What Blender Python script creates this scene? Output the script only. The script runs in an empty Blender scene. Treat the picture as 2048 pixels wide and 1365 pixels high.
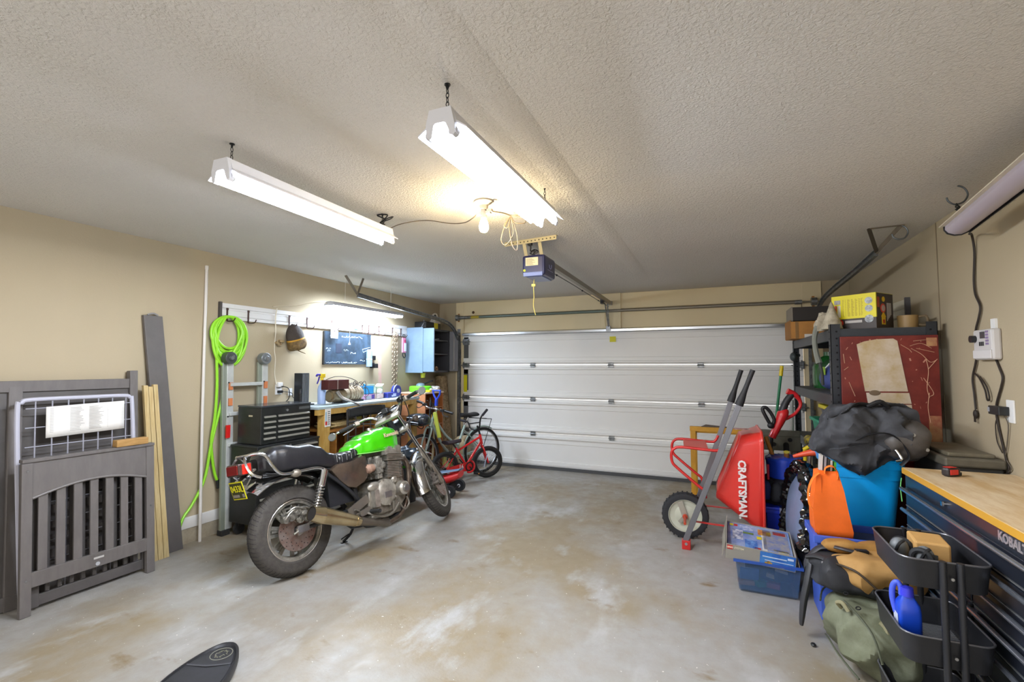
import bpy, bmesh, math, random
from mathutils import Vector as V, Matrix, noise
from math import sin, cos, pi, radians as R
random.seed(7)
sc = bpy.context.scene
col = sc.collection

# ---------------------------------------------------------------- camera, world, exposure
cam = bpy.data.cameras.new('camera')
cam.lens = 940.87 / 2048 * 36; cam.sensor_width = 36; cam.sensor_fit = 'HORIZONTAL'
cam.clip_start = 0.02
camo = bpy.data.objects.new('camera', cam); col.objects.link(camo)
camo.location = (0, 0, 1.578); camo.rotation_euler = (R(90 + 3.042), 0, R(23.343))
sc.camera = camo
vs = sc.view_settings
vs.view_transform = 'Standard'; vs.look = 'None'; vs.gamma = 1; vs.use_curve_mapping = False
vs.exposure = 0.46
sc.cycles.use_denoising = True
sc.cycles.max_bounces = 7; sc.cycles.diffuse_bounces = 5
sc.cycles.sample_clamp_indirect = 6
sc.cycles.caustics_reflective = False; sc.cycles.caustics_refractive = False
w = bpy.data.worlds.new('ambient_fill'); sc.world = w; w.use_nodes = True  # even ambient fill, added to brighten the room through its open front
w.node_tree.nodes['Background'].inputs[0].default_value = (1.0, 0.98, 0.96, 1)
w.node_tree.nodes['Background'].inputs[1].default_value = 1.5
TUBE = 138.0      # shop light tubes
BULB = 380.0     # ceiling bulb
BENCH = 95.0     # workbench light

# ---------------------------------------------------------------- materials
def lin(h):
    if isinstance(h, str):
        c = [int(h[i:i + 2], 16) / 255 for i in (0, 2, 4)]
        return tuple(((x + .055) / 1.055) ** 2.4 if x > .04045 else x / 12.92 for x in c)
    return h
MC = {}
def mat(h, rough=.6, metal=0., var=0., vs_=8., bump=0., bs=60., h2=None, emit=0., alpha=1., coat=0., stretch=None, trans=0., sheen=0.):
    key = (h, rough, metal, var, vs_, bump, bs, h2, emit, alpha, coat, stretch, trans, sheen)
    if key in MC: return MC[key]
    m = bpy.data.materials.new('mat_%d' % len(MC)); m.use_nodes = True
    nt = m.node_tree; b = nt.nodes['Principled BSDF']
    c = lin(h)
    b.inputs['Base Color'].default_value = (*c, 1)
    b.inputs['Roughness'].default_value = rough; b.inputs['Metallic'].default_value = metal
    if coat: b.inputs['Coat Weight'].default_value = coat; b.inputs['Coat Roughness'].default_value = .08
    if sheen: b.inputs['Sheen Weight'].default_value = sheen
    if trans: b.inputs['Transmission Weight'].default_value = trans
    if alpha < 1: b.inputs['Alpha'].default_value = alpha
    if emit:
        b.inputs['Emission Color'].default_value = (*c, 1); b.inputs['Emission Strength'].default_value = emit
    if var or bump or h2:
        tc = nt.nodes.new('ShaderNodeTexCoord'); mp = nt.nodes.new('ShaderNodeMapping')
        nt.links.new(tc.outputs['Object'], mp.inputs[0])
        if stretch: mp.inputs['Scale'].default_value = stretch
        if var or h2:
            n = nt.nodes.new('ShaderNodeTexNoise'); n.inputs['Scale'].default_value = vs_; n.inputs['Detail'].default_value = 5
            n.inputs['Roughness'].default_value = .65
            nt.links.new(mp.outputs[0], n.inputs[0])
            mr = nt.nodes.new('ShaderNodeMapRange'); mr.inputs[1].default_value = .38; mr.inputs[2].default_value = .62
            nt.links.new(n.outputs[0], mr.inputs[0])
            mx = nt.nodes.new('ShaderNodeMix'); mx.data_type = 'RGBA'
            nt.links.new(mr.outputs[0], mx.inputs[0])
            if h2: ca, cb = c, lin(h2)
            else: ca, cb = tuple(x * (1 - var) for x in c), tuple(min(1, x * (1 + var)) for x in c)
            mx.inputs[6].default_value = (*ca, 1); mx.inputs[7].default_value = (*cb, 1)
            nt.links.new(mx.outputs[2], b.inputs['Base Color'])
        if bump:
            n2 = nt.nodes.new('ShaderNodeTexNoise'); n2.inputs['Scale'].default_value = bs; n2.inputs['Detail'].default_value = 3
            nt.links.new(mp.outputs[0], n2.inputs[0])
            bp = nt.nodes.new('ShaderNodeBump'); bp.inputs['Strength'].default_value = bump; bp.inputs['Distance'].default_value = .01
            nt.links.new(n2.outputs[0], bp.inputs['Height']); nt.links.new(bp.outputs[0], b.inputs['Normal'])
    MC[key] = m; return m

# ---------------------------------------------------------------- mesh builder
def cr(pts, k, closed=False):
    P = [V(p) for p in pts]; n = len(P)
    if k <= 1 or n < 3: return P
    out = []
    rng = range(n) if closed else range(n - 1)
    for i in rng:
        if closed: p0, p1, p2, p3 = P[i - 1], P[i], P[(i + 1) % n], P[(i + 2) % n]
        else: p0, p1, p2, p3 = P[max(i - 1, 0)], P[i], P[i + 1], P[min(i + 2, n - 1)]
        for j in range(k):
            t = j / k; t2 = t * t; t3 = t2 * t
            out.append(.5 * ((2 * p1) + (p2 - p0) * t + (2 * p0 - 5 * p1 + 4 * p2 - p3) * t2 + (3 * p1 - p0 - 3 * p2 + p3) * t3))
    if not closed: out.append(P[-1])
    return out
def frame(d):
    d = V(d).normalized(); a = V((0, 0, 1)) if abs(d.z) < .9 else V((1, 0, 0))
    u = d.cross(a).normalized(); return u, d.cross(u).normalized()
class M:
    def __init__(s, X=None): s.v = []; s.f = []; s.mi = []; s.m = 0; s.X = X or Matrix.Identity(4)
    def add(s, vs_, fs):
        o = len(s.v); s.v += [tuple(s.X @ V(p)) for p in vs_]
        for f in fs: s.f.append(tuple(i + o for i in f)); s.mi.append(s.m)
        return s
    def bx(s, x0, x1, y0, y1, z0, z1):
        return s.add([(x, y, z) for x in (x0, x1) for y in (y0, y1) for z in (z0, z1)],
                     [(0, 1, 3, 2), (4, 6, 7, 5), (0, 4, 5, 1), (2, 3, 7, 6), (0, 2, 6, 4), (1, 5, 7, 3)])
    def box(s, c, sz, rot=(0, 0, 0)):
        q = Matrix.Translation(c) @ (Matrix.Rotation(R(rot[2]), 4, 'Z') @ Matrix.Rotation(R(rot[1]), 4, 'Y') @ Matrix.Rotation(R(rot[0]), 4, 'X'))
        o = s.X; s.X = o @ q; h = [x / 2 for x in sz]
        s.bx(-h[0], h[0], -h[1], h[1], -h[2], h[2]); s.X = o; return s
    def bar(s, a, b, w_, t, up=(0, 0, 1)):
        a, b = V(a), V(b); d = (b - a).normalized(); u = d.cross(V(up))
        u = u.normalized() if u.length > 1e-4 else frame(d)[0]
        n = u.cross(d).normalized(); u = u * w_ / 2; n = n * t / 2
        ps = [p + i * u + j * n for p in (a, b) for i, j in ((-1, -1), (1, -1), (1, 1), (-1, 1))]
        return s.add(ps, [(3, 2, 1, 0), (4, 5, 6, 7), (0, 1, 5, 4), (1, 2, 6, 5), (2, 3, 7, 6), (3, 0, 4, 7)])
    def cyl(s, a, b, r, r2=None, n=16, cap=True):
        a, b = V(a), V(b); u, q = frame(b - a); r2 = r if r2 is None else r2
        ps = [a + (u * cos(2 * pi * i / n) + q * sin(2 * pi * i / n)) * r for i in range(n)] + \
             [b + (u * cos(2 * pi * i / n) + q * sin(2 * pi * i / n)) * r2 for i in range(n)]
        fs = [(i, (i + 1) % n, n + (i + 1) % n, n + i) for i in range(n)]
        if cap: fs += [tuple(range(n))[::-1], tuple(range(n, 2 * n))]
        return s.add(ps, fs)
    def tube(s, pts, r, n=8, k=4, closed=False, flat=1.):
        rr = r if isinstance(r, (list, tuple)) else None
        P = cr(pts, k, closed); N = len(P); rings = []
        t0 = (P[1] - P[0]).normalized(); u, q = frame(t0)
        for i, p in enumerate(P):
            a = P[i - 1] if (i or closed) else P[0]; b = P[(i + 1) % N] if (i < N - 1 or closed) else P[-1]
            t = (b - a)
            t = t.normalized() if t.length > 1e-7 else t0
            u = (u - t * u.dot(t)); u = u.normalized() if u.length > 1e-6 else frame(t)[0]
            q = t.cross(u); ri = r
            if rr:
                x = i / (N - 1) * (len(rr) - 1); j = min(int(x), len(rr) - 2); ri = rr[j] + (rr[j + 1] - rr[j]) * (x - j)
            rings.append([p + (u * cos(2 * pi * m / n) + q * sin(2 * pi * m / n) * flat) * ri for m in range(n)])
        return s.loft(rings, closed)
    def loft(s, rings, closed=False, cap=True, open_=False):
        n = len(rings[0]); N = len(rings); ps = [p for r_ in rings for p in r_]; fs = []
        for i in range(N if closed else N - 1):
            for j in range(n - 1 if open_ else n):
                a = i * n + j; b = i * n + (j + 1) % n; c = ((i + 1) % N) * n + (j + 1) % n; d = ((i + 1) % N) * n + j
                fs.append((a, b, c, d))
        if cap and not closed and not open_: fs += [tuple(range(n))[::-1], tuple(range((N - 1) * n, N * n))]
        return s.add(ps, fs)
    def lathe(s, prof, c=(0, 0, 0), ax=(0, 0, 1), n=24, a0=0, a1=360):
        c = V(c); d = V(ax).normalized(); u, q = frame(d); full = (a1 - a0) >= 360
        m = n if full else n + 1; rings = []
        for i in range(m):
            t = R(a0 + (a1 - a0) * i / n)
            rings.append([c + (u * cos(t) + q * sin(t)) * max(r_, 1e-4) + d * h for r_, h in prof])
        return s.loft(rings, closed=full, cap=False, open_=True)
    def ring(s, c, ax, R_, r, n=32, m=10, a0=0, a1=360):
        prof = [(R_ + r * cos(2 * pi * i / m), r * sin(2 * pi * i / m)) for i in range(m + 1)]
        return s.lathe(prof, c, ax, n, a0, a1)
    def ell(s, c, r, n=16, m=10, rot=None, e=1.):
        def pw(x): return math.copysign(abs(x) ** e, x)
        rings = []
        q = rot or Matrix.Identity(3)
        for i in range(m + 1):
            t = -pi / 2 + pi * i / m
            t = max(min(t, pi / 2 - .02), -pi / 2 + .02)
            rings.append([V(c) + q @ V((r[0] * pw(cos(t)) * pw(cos(2 * pi * j / n)), r[1] * pw(cos(t)) * pw(sin(2 * pi * j / n)), r[2] * pw(sin(t)))) for j in range(n)])
        return s.loft(rings)
    def prism(s, poly, a, b, ax='y'):
        f = {'x': lambda p, t: (t, p[0], p[1]), 'y': lambda p, t: (p[0], t, p[1]), 'z': lambda p, t: (p[0], p[1], t)}[ax]
        n = len(poly); ps = [f(p, a) for p in poly] + [f(p, b) for p in poly]
        return s.add(ps, [tuple(range(n)), tuple(range(n, 2 * n))[::-1]] + [(i, i + n, (i + 1) % n + n, (i + 1) % n) for i in range(n)])
    def sheet(s, o, u, v_, nu, nv, fn=None, th=0.):
        o, u, v_ = V(o), V(u), V(v_); nn = u.cross(v_).normalized()
        g = []
        for i in range(nu + 1):
            for j in range(nv + 1):
                p = o + u * (i / nu) + v_ * (j / nv)
                if fn: p = p + fn(i / nu, j / nv)
                g.append(p)
        fs = [(i * (nv + 1) + j, (i + 1) * (nv + 1) + j, (i + 1) * (nv + 1) + j + 1, i * (nv + 1) + j + 1) for i in range(nu) for j in range(nv)]
        return s.add(g, fs)
    def blob(s, c, r, amp=.02, sc_=6., e=.7, n=40, m=24, seed=0, rot=None, flatb=None, ridge=False):
        k = len(s.v); s.ell(c, r, n, m, rot, e)
        cc = s.X @ V(c)
        for i in range(k, len(s.v)):
            p = V(s.v[i]); d = (p - cc).normalized(); q = (p + V((seed * 3.1, seed * 1.7, seed))) * sc_
            t = noise.fractal(q, 1., 2., 3)
            if ridge: t = .5 - abs(noise.noise(q)) * 2 + .3 * noise.noise(q * 2.3)
            p = p + d * t * amp
            if flatb is not None and p.z < flatb: p.z = flatb
            s.v[i] = tuple(p)
        return s
    def text(s, body, c, ex, up, size, depth=.001, align='CENTER', bold=0.):
        cu = bpy.data.curves.new('t', 'FONT'); cu.body = body; cu.size = size; cu.align_x = align; cu.align_y = 'CENTER'; cu.extrude = depth; cu.offset = bold
        cu.resolution_u = 2
        ob = bpy.data.objects.new('t', cu); me = bpy.data.meshes.new_from_object(ob)
        ex = V(ex).normalized(); up = V(up).normalized(); nz = ex.cross(up)
        q = Matrix((ex, up, nz)).transposed().to_4x4(); q.translation = V(c)
        s.add([q @ v.co for v in me.vertices], [tuple(p.vertices) for p in me.polygons])
        bpy.data.objects.remove(ob); bpy.data.curves.remove(cu); bpy.data.meshes.remove(me); return s
    def obj(s, name, mats, parent=None, smooth=None, bevel=0., sub=0, solid=0.):
        if parent is not None and root_of(parent).get('_w'): q = parent_inv(parent); vv = [tuple(q @ V(p)) for p in s.v]
        else: vv = s.v
        me = bpy.data.meshes.new(name); me.from_pydata(vv, [], s.f); me.update()
        bm = bmesh.new(); bm.from_mesh(me); bmesh.ops.recalc_face_normals(bm, faces=bm.faces); bm.to_mesh(me); bm.free()
        if not isinstance(mats, (list, tuple)): mats = [mats]
        for m_ in mats: me.materials.append(m_)
        me.polygons.foreach_set('material_index', s.mi)
        o = bpy.data.objects.new(name, me); col.objects.link(o)
        if parent is not None: o.parent = parent
        if smooth is None: smooth = len(s.f) > 6
        if smooth:
            me.polygons.foreach_set('use_smooth', [True] * len(me.polygons))
            me.set_sharp_from_angle(angle=R(38))
        if solid:
            md = o.modifiers.new('s', 'SOLIDIFY'); md.thickness = solid; md.offset = 0
        if bevel:
            md = o.modifiers.new('b', 'BEVEL'); md.width = bevel; md.segments = 2; md.limit_method = 'ANGLE'; md.angle_limit = R(40)
            md.use_clamp_overlap = True
        if sub:
            md = o.modifiers.new('u', 'SUBSURF'); md.levels = sub; md.render_levels = sub
        return o
def root_of(o):
    while o.parent is not None: o = o.parent
    return o
def parent_inv(o):
    q = Matrix.LocRotScale(o.location, o.rotation_euler, o.scale)
    p = o.parent
    while p is not None: q = Matrix.LocRotScale(p.location, p.rotation_euler, p.scale) @ q; p = p.parent
    return q.inverted()
def tag(o, label, cat, group=None):
    o['label'] = label; o['category'] = cat
    if group: o['group'] = group
    return o
def T(name, label, cat, loc, rot=(0, 0, 0), group=None, world=True):
    o = bpy.data.objects.new(name, None); col.objects.link(o); o.empty_display_size = .1
    o.location = loc; o.rotation_euler = tuple(R(a) for a in rot)
    if world: o['_w'] = 1
    return tag(o, label, cat, group)
def solo(name, label, cat, mb, mats, group=None, **k):
    xs, ys, zs = zip(*mb.v); c = ((min(xs) + max(xs)) / 2, (min(ys) + max(ys)) / 2, min(zs))
    mb.v = [(a - c[0], b - c[1], d - c[2]) for a, b, d in mb.v]
    o = mb.obj(name, mats, None, **k); o.location = c
    return tag(o, label, cat, group)
def struct(name, mb, mats, **k):
    o = mb.obj(name, mats, None, **k); o['kind'] = 'structure'; return o
def copy_tree(o, parent=None):
    c = o.copy(); col.objects.link(c)
    if parent is not None: c.parent = parent
    for ch in [x for x in bpy.data.objects if x.parent == o]: copy_tree(ch, c)
    return c

# common materials
BLACK = mat('17181a', .5, var=.2); BLKP = mat('202225', .38, var=.1); DKM = mat('2a2b2d', .45, .6)
CHROME = mat('d6d8dc', .14, 1., var=.06, vs_=14.); STEEL = mat('a9abad', .38, .9, var=.15); ALU = mat('b9bcc0', .35, .85, var=.1)
DIRTM = mat('7d7467', .5, .7, h2='a59d90', vs_=25.); RUBBER = mat('232323', .75, var=.2, bump=.3)
WHITE = mat('e4e4e2', .5); RED = mat('c41f1c', .35, coat=.3); WOOD = mat('c39a58', .6, h2='b0803e', vs_=4., stretch=(1, 8, 8))
GALV = mat('9b9d9e', .4, .8, h2='777a7c', vs_=20.)
# ---------------------------------------------------------------- room shell
XL, XR, YB, H, YF = -4.362, 1.537, 6.945, 2.65, -1.6
def floor_mat():
    m = bpy.data.materials.new('concrete'); m.use_nodes = True; nt = m.node_tree; b = nt.nodes['Principled BSDF']; L = nt.links.new
    tc = nt.nodes.new('ShaderNodeTexCoord')
    def nz(scale, det, lo, hi, st=(1, 1, 1), off=(0, 0, 0)):
        mp = nt.nodes.new('ShaderNodeMapping'); mp.inputs['Scale'].default_value = st; mp.inputs['Location'].default_value = off
        L(tc.outputs['Object'], mp.inputs[0])
        n = nt.nodes.new('ShaderNodeTexNoise'); n.inputs['Scale'].default_value = scale; n.inputs['Detail'].default_value = det
        n.inputs['Roughness'].default_value = .6; L(mp.outputs[0], n.inputs[0])
        r = nt.nodes.new('ShaderNodeMapRange'); r.inputs[1].default_value = lo; r.inputs[2].default_value = hi; L(n.outputs[0], r.inputs[0])
        return r.outputs[0]
    def mix(f, a, c, mode='MIX'):
        x = nt.nodes.new('ShaderNodeMix'); x.data_type = 'RGBA'; x.blend_type = mode
        if isinstance(f, float): x.inputs[0].default_value = f
        else: L(f, x.inputs[0])
        for i, q in ((6, a), (7, c)):
            if isinstance(q, str): x.inputs[i].default_value = (*lin(q), 1)
            else: L(q, x.inputs[i])
        return x.outputs[2]
    big = nz(.75, 6, .44, .58, (1, .8, 1), (3.3, 1.1, 0))
    base = mix(big, '9f9d98', '8f8168')
    pale = nz(1.6, 7, .55, .68, (1.6, .8, 1), (7, 2, 0))
    c2 = mix(pale, base, 'b0b0ae')
    fine = nz(9, 8, .35, .7)
    c3 = mix(fine, c2, '8e836f', 'MIX')
    c3 = mix(.35, c2, c3)
    spk = nz(38, 2, .72, .74)
    c4 = mix(spk, c3, 'dedad2')
    dk = nz(2.3, 6, .62, .72, (1, 1.6, 1), (11, 5, 0))
    c5 = mix(dk, c4, '7c6a4c')
    L(c5, b.inputs['Base Color'])
    rr = nt.nodes.new('ShaderNodeMapRange'); L(fine, rr.inputs[0]); rr.inputs[3].default_value = .36; rr.inputs[4].default_value = .56
    L(rr.outputs[0], b.inputs['Roughness'])
    bp = nt.nodes.new('ShaderNodeBump'); bp.inputs['Strength'].default_value = .12; bp.inputs['Distance'].default_value = .01
    L(nz(60, 4, 0, 1), bp.inputs['Height']); L(bp.outputs[0], b.inputs['Normal'])
    return m
def paint_mat(c, bump, scale, dist=.01, vor=False, rough=.85):
    m = bpy.data.materials.new('paint'); m.use_nodes = True; nt = m.node_tree; b = nt.nodes['Principled BSDF']; L = nt.links.new
    b.inputs['Base Color'].default_value = (*lin(c), 1); b.inputs['Roughness'].default_value = rough
    tc = nt.nodes.new('ShaderNodeTexCoord'); n = nt.nodes.new('ShaderNodeTexNoise'); n.inputs['Scale'].default_value = scale; n.inputs['Detail'].default_value = 4
    n.inputs['Roughness'].default_value = .55; n.inputs['Distortion'].default_value = .6
    L(tc.outputs['Object'], n.inputs[0])
    bp = nt.nodes.new('ShaderNodeBump'); bp.inputs['Strength'].default_value = bump; bp.inputs['Distance'].default_value = dist
    L(n.outputs[0], bp.inputs['Height']); L(bp.outputs[0], b.inputs['Normal'])
    n3 = nt.nodes.new('ShaderNodeTexNoise'); n3.inputs['Scale'].default_value = .8; n3.inputs['Detail'].default_value = 4; L(tc.outputs['Object'], n3.inputs[0])
    x = nt.nodes.new('ShaderNodeMix'); x.data_type = 'RGBA'; L(n3.outputs[0], x.inputs[0])
    q = lin(c); x.inputs[6].default_value = (*[t * .9 for t in q], 1); x.inputs[7].default_value = (*[min(1, t * 1.08) for t in q], 1)
    L(x.outputs[2], b.inputs['Base Color'])
    return m
WALLM = paint_mat('b0a287', .25, 90, .004)
struct('floor', M().bx(XL - .15, XR + .15, YF, YB + .35, -.12, 0), floor_mat())
CEILM = paint_mat('dad6d0', .9, 75, .015)
struct('ceiling', M().bx(XL - .15, XR + .15, YF, YB + .15, H, H + .12), CEILM)
struct('wall_left', M().bx(XL - .14, XL, YF, YB + .15, .0, H), WALLM)
struct('wall_right', M().bx(XR, XR + .14, YF, YB + .15, 0, H), WALLM)
DX0, DX1, DH = -3.86, 1.02, 2.13
mb = M().bx(XL, DX0 - .02, YB, YB + .15, 0, H).bx(DX1 + .02, XR, YB, YB + .15, 0, H).bx(DX0 - .02, DX1 + .02, YB, YB + .15, DH + .03, H)
struct('wall_back', mb, WALLM)
CREAM = paint_mat('e2d2ac', .05, 60, .003, rough=.6)
# header boards over the door and jambs
struct('trim_1', M().bx(-4.02, 1.24, YB - .02, YB, 2.42, H - .002), CREAM, bevel=.002)
struct('trim_2', M().bx(-3.86, 1.02, YB - .018, YB, 2.13, 2.40), CREAM, bevel=.002)
struct('trim_3', M().bx(-4.02, -3.87, YB - .024, YB, 0, H - .003), CREAM, bevel=.002)
struct('trim_4', M().bx(1.03, 1.24, YB - .024, YB, 0, H - .003), CREAM, bevel=.002)
struct('trim_5', M().bx(-1.55, -1.25, YB - .045, YB - .02, 2.13, H - .003), CREAM, bevel=.002)
CURB = mat('a59b87', .85, var=.15, vs_=10., bump=.3)
struct('trim_6', M().bx(XL, XL + .012, YF, YB - .03, 0, .13), CURB)
BASEB = mat('dcdad6', .5)
struct('baseboard_left', M().bx(XL, XL + .018, YF, YB - .03, .13, .23), BASEB, bevel=.003)
struct('trim_7', M().bx(XR - .012, XR, YF, YB - .03, 0, .2), CURB)
# drywall seam ridge on ceiling, panel seam on right wall
struct('trim_8', M().sheet((-.86, -1, H - .0005), (.16, 0, 0), (0, 6.5, 0), 8, 1, lambda u, v_: V((0, 0, -.006 * sin(pi * u)))), CEILM)
struct('trim_9', M().bx(XR - .003, XR, 4.435, 4.445, .2, H), mat('7d6f58', .8))
# ---------------------------------------------------------------- garage door
DOORM = paint_mat('ecebe8', .04, 120, .002, rough=.45)
d = M()
yf = YB - .02
for k in range(4):
    z0 = .012 + k * .53; z1 = z0 + .522
    # pressed profile of one section: front skin with stepped ribs
    prof = [(z0, 0), (z0 + .045, 0), (z0 + .05, -.008), (z0 + .105, -.008), (z0 + .11, .004), (z0 + .235, .004), (z0 + .24, .004), (z1 - .15, .004), (z1 - .145, -.006), (z1 - .075, -.006), (z1 - .07, 0), (z1, 0)]
    poly = [(yf + y - .018, z) for z, y in prof] + [(yf + .03, z1), (yf + .03, z0)]
    d.prism(poly, DX0, DX1, 'x')
door = struct('door_1', d, DOORM, smooth=False)
st = M()
for z in (.53, 1.06, 1.59):
    for dz in (-.052, .052):
        st.prism([(yf - .018, z + dz - .02), (yf - .05, z + dz - .012), (yf - .05, z + dz + .012), (yf - .018, z + dz + .02)], DX0 + .03, DX1 - .03, 'x')
st.obj('stiffener_rail', DOORM, door, smooth=False)
ts = M().prism([(yf - .02, 2.07), (yf - .08, 2.085), (yf - .08, 2.115), (yf - .02, 2.135)], DX0, DX1, 'x')
ts.obj('top_strut', mat('b4b6b8', .25, .9), door, smooth=False)
M().bx(DX0, DX1, yf - .045, yf + .02, 0, .045).obj('bottom_seal', mat('4b4c4d', .7), door)
for i in range(3):
    for z in (.53, 1.06, 1.59):
        x = -3.842 + 1.22 * (i + 1)
        hm = M().bx(x - .04, x + .04, yf - .030, yf - .02, z - .032, z + .032).cyl((x - .045, yf - .035, z), (x + .045, yf - .035, z), .008, n=8)
        for sx in (-.026, .026):
            for sz in (-.022, .022): hm.cyl((x + sx, yf - .02, z + sz), (x + sx, yf - .036, z + sz), .006, n=6)
        hm.obj('hinge', GALV, door)
for x in (DX0 + .05, DX1 - .05):
    for z in (.2, .53, 1.06, 1.59, 1.98):
        hm = M().bx(x - .06, x + .06, yf - .03, yf - .018, z - .05, z + .05).bx(x - .05, x - .04, yf - .06, yf - .03, z - .03, z + .03).bx(x + .04, x + .05, yf - .06, yf - .03, z - .03, z + .03)
        hm.cyl((x - .09, yf - .05, z), (x + .09, yf - .05, z), .006, n=8)
        hm.obj('roller_bracket', GALV, door)
M().bx(DX0 + .005, DX0 + .09, yf - .024, yf - .018, .02, 2.06).obj('end_stile', mat('6d6e6e', .5, .5), door)
YEL = mat('d8d014', .5)
M().bx(DX0 + .01, DX0 + .07, yf - .03, yf - .024, 1.15, 1.43).obj('warning_label', YEL, door)
M().bx(-1.415, -1.325, yf - .03, yf - .024, 1.93, 2.01).obj('yellow_label', YEL, door)
# thin line of daylight under the door: the seal is notched, outside paving lies beyond
# ---------------------------------------------------------------- shop lights
LAMP = mat('e9f1ff', emit=TUBE); WH2 = mat('d4d4d8', .35)
def shop_light(x0, y0, x1, y1, zt, dz, label, group):
    L = math.hypot(x1 - x0, y1 - y0)
    t = T('shop_light', label, 'light fixture', (x0, y0, zt - .1), (math.degrees(math.atan2(-dz, L)), 0, -math.degrees(math.atan2(x1 - x0, y1 - y0))), group, world=False)
    # local: y along the fixture, z up, top of housing at z = .1
    h = M().prism([(-.045, .1), (.045, .1), (.062, .052), (.1, .02), (.108, .02), (.108, .027), (.066, .06), (-.066, .06), (-.108, .027), (-.108, .02), (-.1, .02), (-.062, .052)][0:2] + [(.062, .052), (.105, .022), (.105, .016), (.06, .045), (-.06, .045), (-.105, .016), (-.105, .022), (-.062, .052)], 0, L, 'y')
    h.obj('housing', WH2, t, smooth=False)
    for y, s in ((-.004, -1), (L + .004, 1)):
        e = M().prism([(-.046, .101), (.046, .101), (.06, .045), (.066, .0), (.056, -.012), (.046, -.006), (.026, .04), (.018, .046), (-.018, .046), (-.026, .04), (-.034, -.006), (-.044, -.012), (-.056, 0), (-.06, .045)], y - .012, y + .012, 'y')
        ep = e.obj('end_cap', WH2, t, smooth=False)
        for xx in (-.05, .05): M().cyl((xx, y, .012), (xx, y - s * .02, .012), .019, n=14).obj('tube_socket', mat('b8b8bb', .5), ep)
    for xx in (-.05, .05):
        M().cyl((xx, .02, .012), (xx, L - .02, .012), .0165, n=14, cap=True).obj('fluorescent_tube', LAMP, t)
    return t, L
def chain_mesh(a, b, link=.022, r=.0018, w_=.006, jit=0.):
    a, b = V(a), V(b); n = max(2, int((b - a).length / (link * .78))); m = M(); d = (b - a).normalized(); u, q = frame(d)
    for i in range(n):
        c = a + (b - a) * ((i + .5) / n); s_ = u if i % 2 else q
        pts = [c + d * (link / 2 * sin(k * pi / 4)) + s_ * (w_ * cos(k * pi / 4)) for k in range(8)]
        m.tube(pts, r, n=5, k=1, closed=True)
    return m
for i, (a, lab) in enumerate((((-2.118, 1.46, -2.136, 2.68, 2.553, 0.0), 'white twin-tube shop light, the left one of the two bright fixtures over the floor'),
                    ((-.914, 1.46, -.924, 2.68, 2.528, -.012), 'white twin-tube shop light, the near one beside the bare bulb'))):
    t, L = shop_light(*a, lab, 'chain-hung fluorescent shop lights')
    top = H - t.location.z
    for y in (.04, L - .04):
        chain_mesh((0, y, .1), (0, y, top)).obj('hanging_chain', DKM, t)
        M().cyl((0, y, top), (0, y, top - .02), .004, n=6).cyl((0, y, top), (0, y, top - .004), .012, n=10).obj('ceiling_hook', DKM, t)
# twisted black cord bundle tied at the far end of the left light
mb = M()
cx, cy = -2.136, 2.62
mb.tube([(cx, cy, 2.57), (cx + .02, cy + .02, 2.61), (cx - .03, cy, 2.64), (cx + .05, cy + .01, 2.635), (cx + .03, cy, 2.60), (cx - .01, cy + .01, 2.585), (cx + .04, cy, 2.565)], .005, n=6, k=6)
mb.tube([(cx + .02, cy, 2.56), (cx + .045, cy, 2.60), (cx + .09, cy + .02, 2.62), (cx + .09, cy, 2.60), (cx + .04, cy, 2.59)], .004, n=6, k=6)
solo('cord_bundle', 'knotted black cord bundle on the far end of the left shop light', 'cord', mb, BLACK)
# porcelain lamp holder and bulb
t = T('ceiling_lamp', 'bare glowing bulb in a white ceiling lamp holder with plug adapter', 'light bulb', (-1.36, 2.69, H))
M().lathe([(.0, H - .001), (.062, H - .001), (.064, H - .012), (.05, H - .02), (.03, H - .03), (.026, H - .055), (0, H - .055)], (-1.36, 2.69, 0), n=28).obj('lamp_holder', mat('cfc7ba', .5), t)
M().cyl((-1.36, 2.69, H - .055), (-1.36, 2.69, H - .115), .018, .02, n=16).box((-1.36, 2.69, H - .08), (.10, .022, .02)).box((-1.315, 2.69, H - .068), (.03, .028, .02)).obj('plug_adapter', mat('cfc8bc', .5), t)
M().lathe([(0, -.205), (.018, -.203), (.028, -.19), (.031, -.17), (.027, -.145), (.018, -.125), (.016, -.112), (0, -.112)], (-1.36, 2.69, H), n=20).obj('bulb', mat('ffe4b0', emit=BULB), t)
# supply cords
CORDM = mat('4a3f32', .6)
mb = M().tube([(-1.405, 2.69, H - .075), (-1.47, 2.74, H - .085), (-1.60, 2.86, H - .065), (-1.75, 2.92, H - .035), (-1.9, 2.83, H - .02), (-2.03, 2.72, H - .06), (-2.13, 2.69, 2.55)], .0035, n=6, k=6)
solo('lamp_cord', 'thin cord running from the bare bulb to the left shop light', 'cord', mb, CORDM)
mb = M().tube([(-1.31, 2.70, H - .07), (-1.26, 2.78, H - .065), (-1.22, 2.82, H - .075), (-1.15, 2.80, H - .08), (-1.06, 2.76, H - .085), (-.98, 2.69, H - .10), (-.93, 2.68, 2.51)], .004, n=6, k=6)
k0 = (-1.225, 2.82, H - .075)
for dx, dz, ln in ((-.04, -.16, .0), (.04, -.20, 0)):
    mb.tube([k0, (k0[0] - .03 + dx * .5, k0[1], k0[2] - .08), (k0[0] - .03 + dx, k0[1], k0[2] + dz), (k0[0] + dx, k0[1] + .01, k0[2] + dz - .03), (k0[0] + .03 + dx * .3, k0[1], k0[2] - .12), k0], .0035, n=6, k=6)
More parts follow.
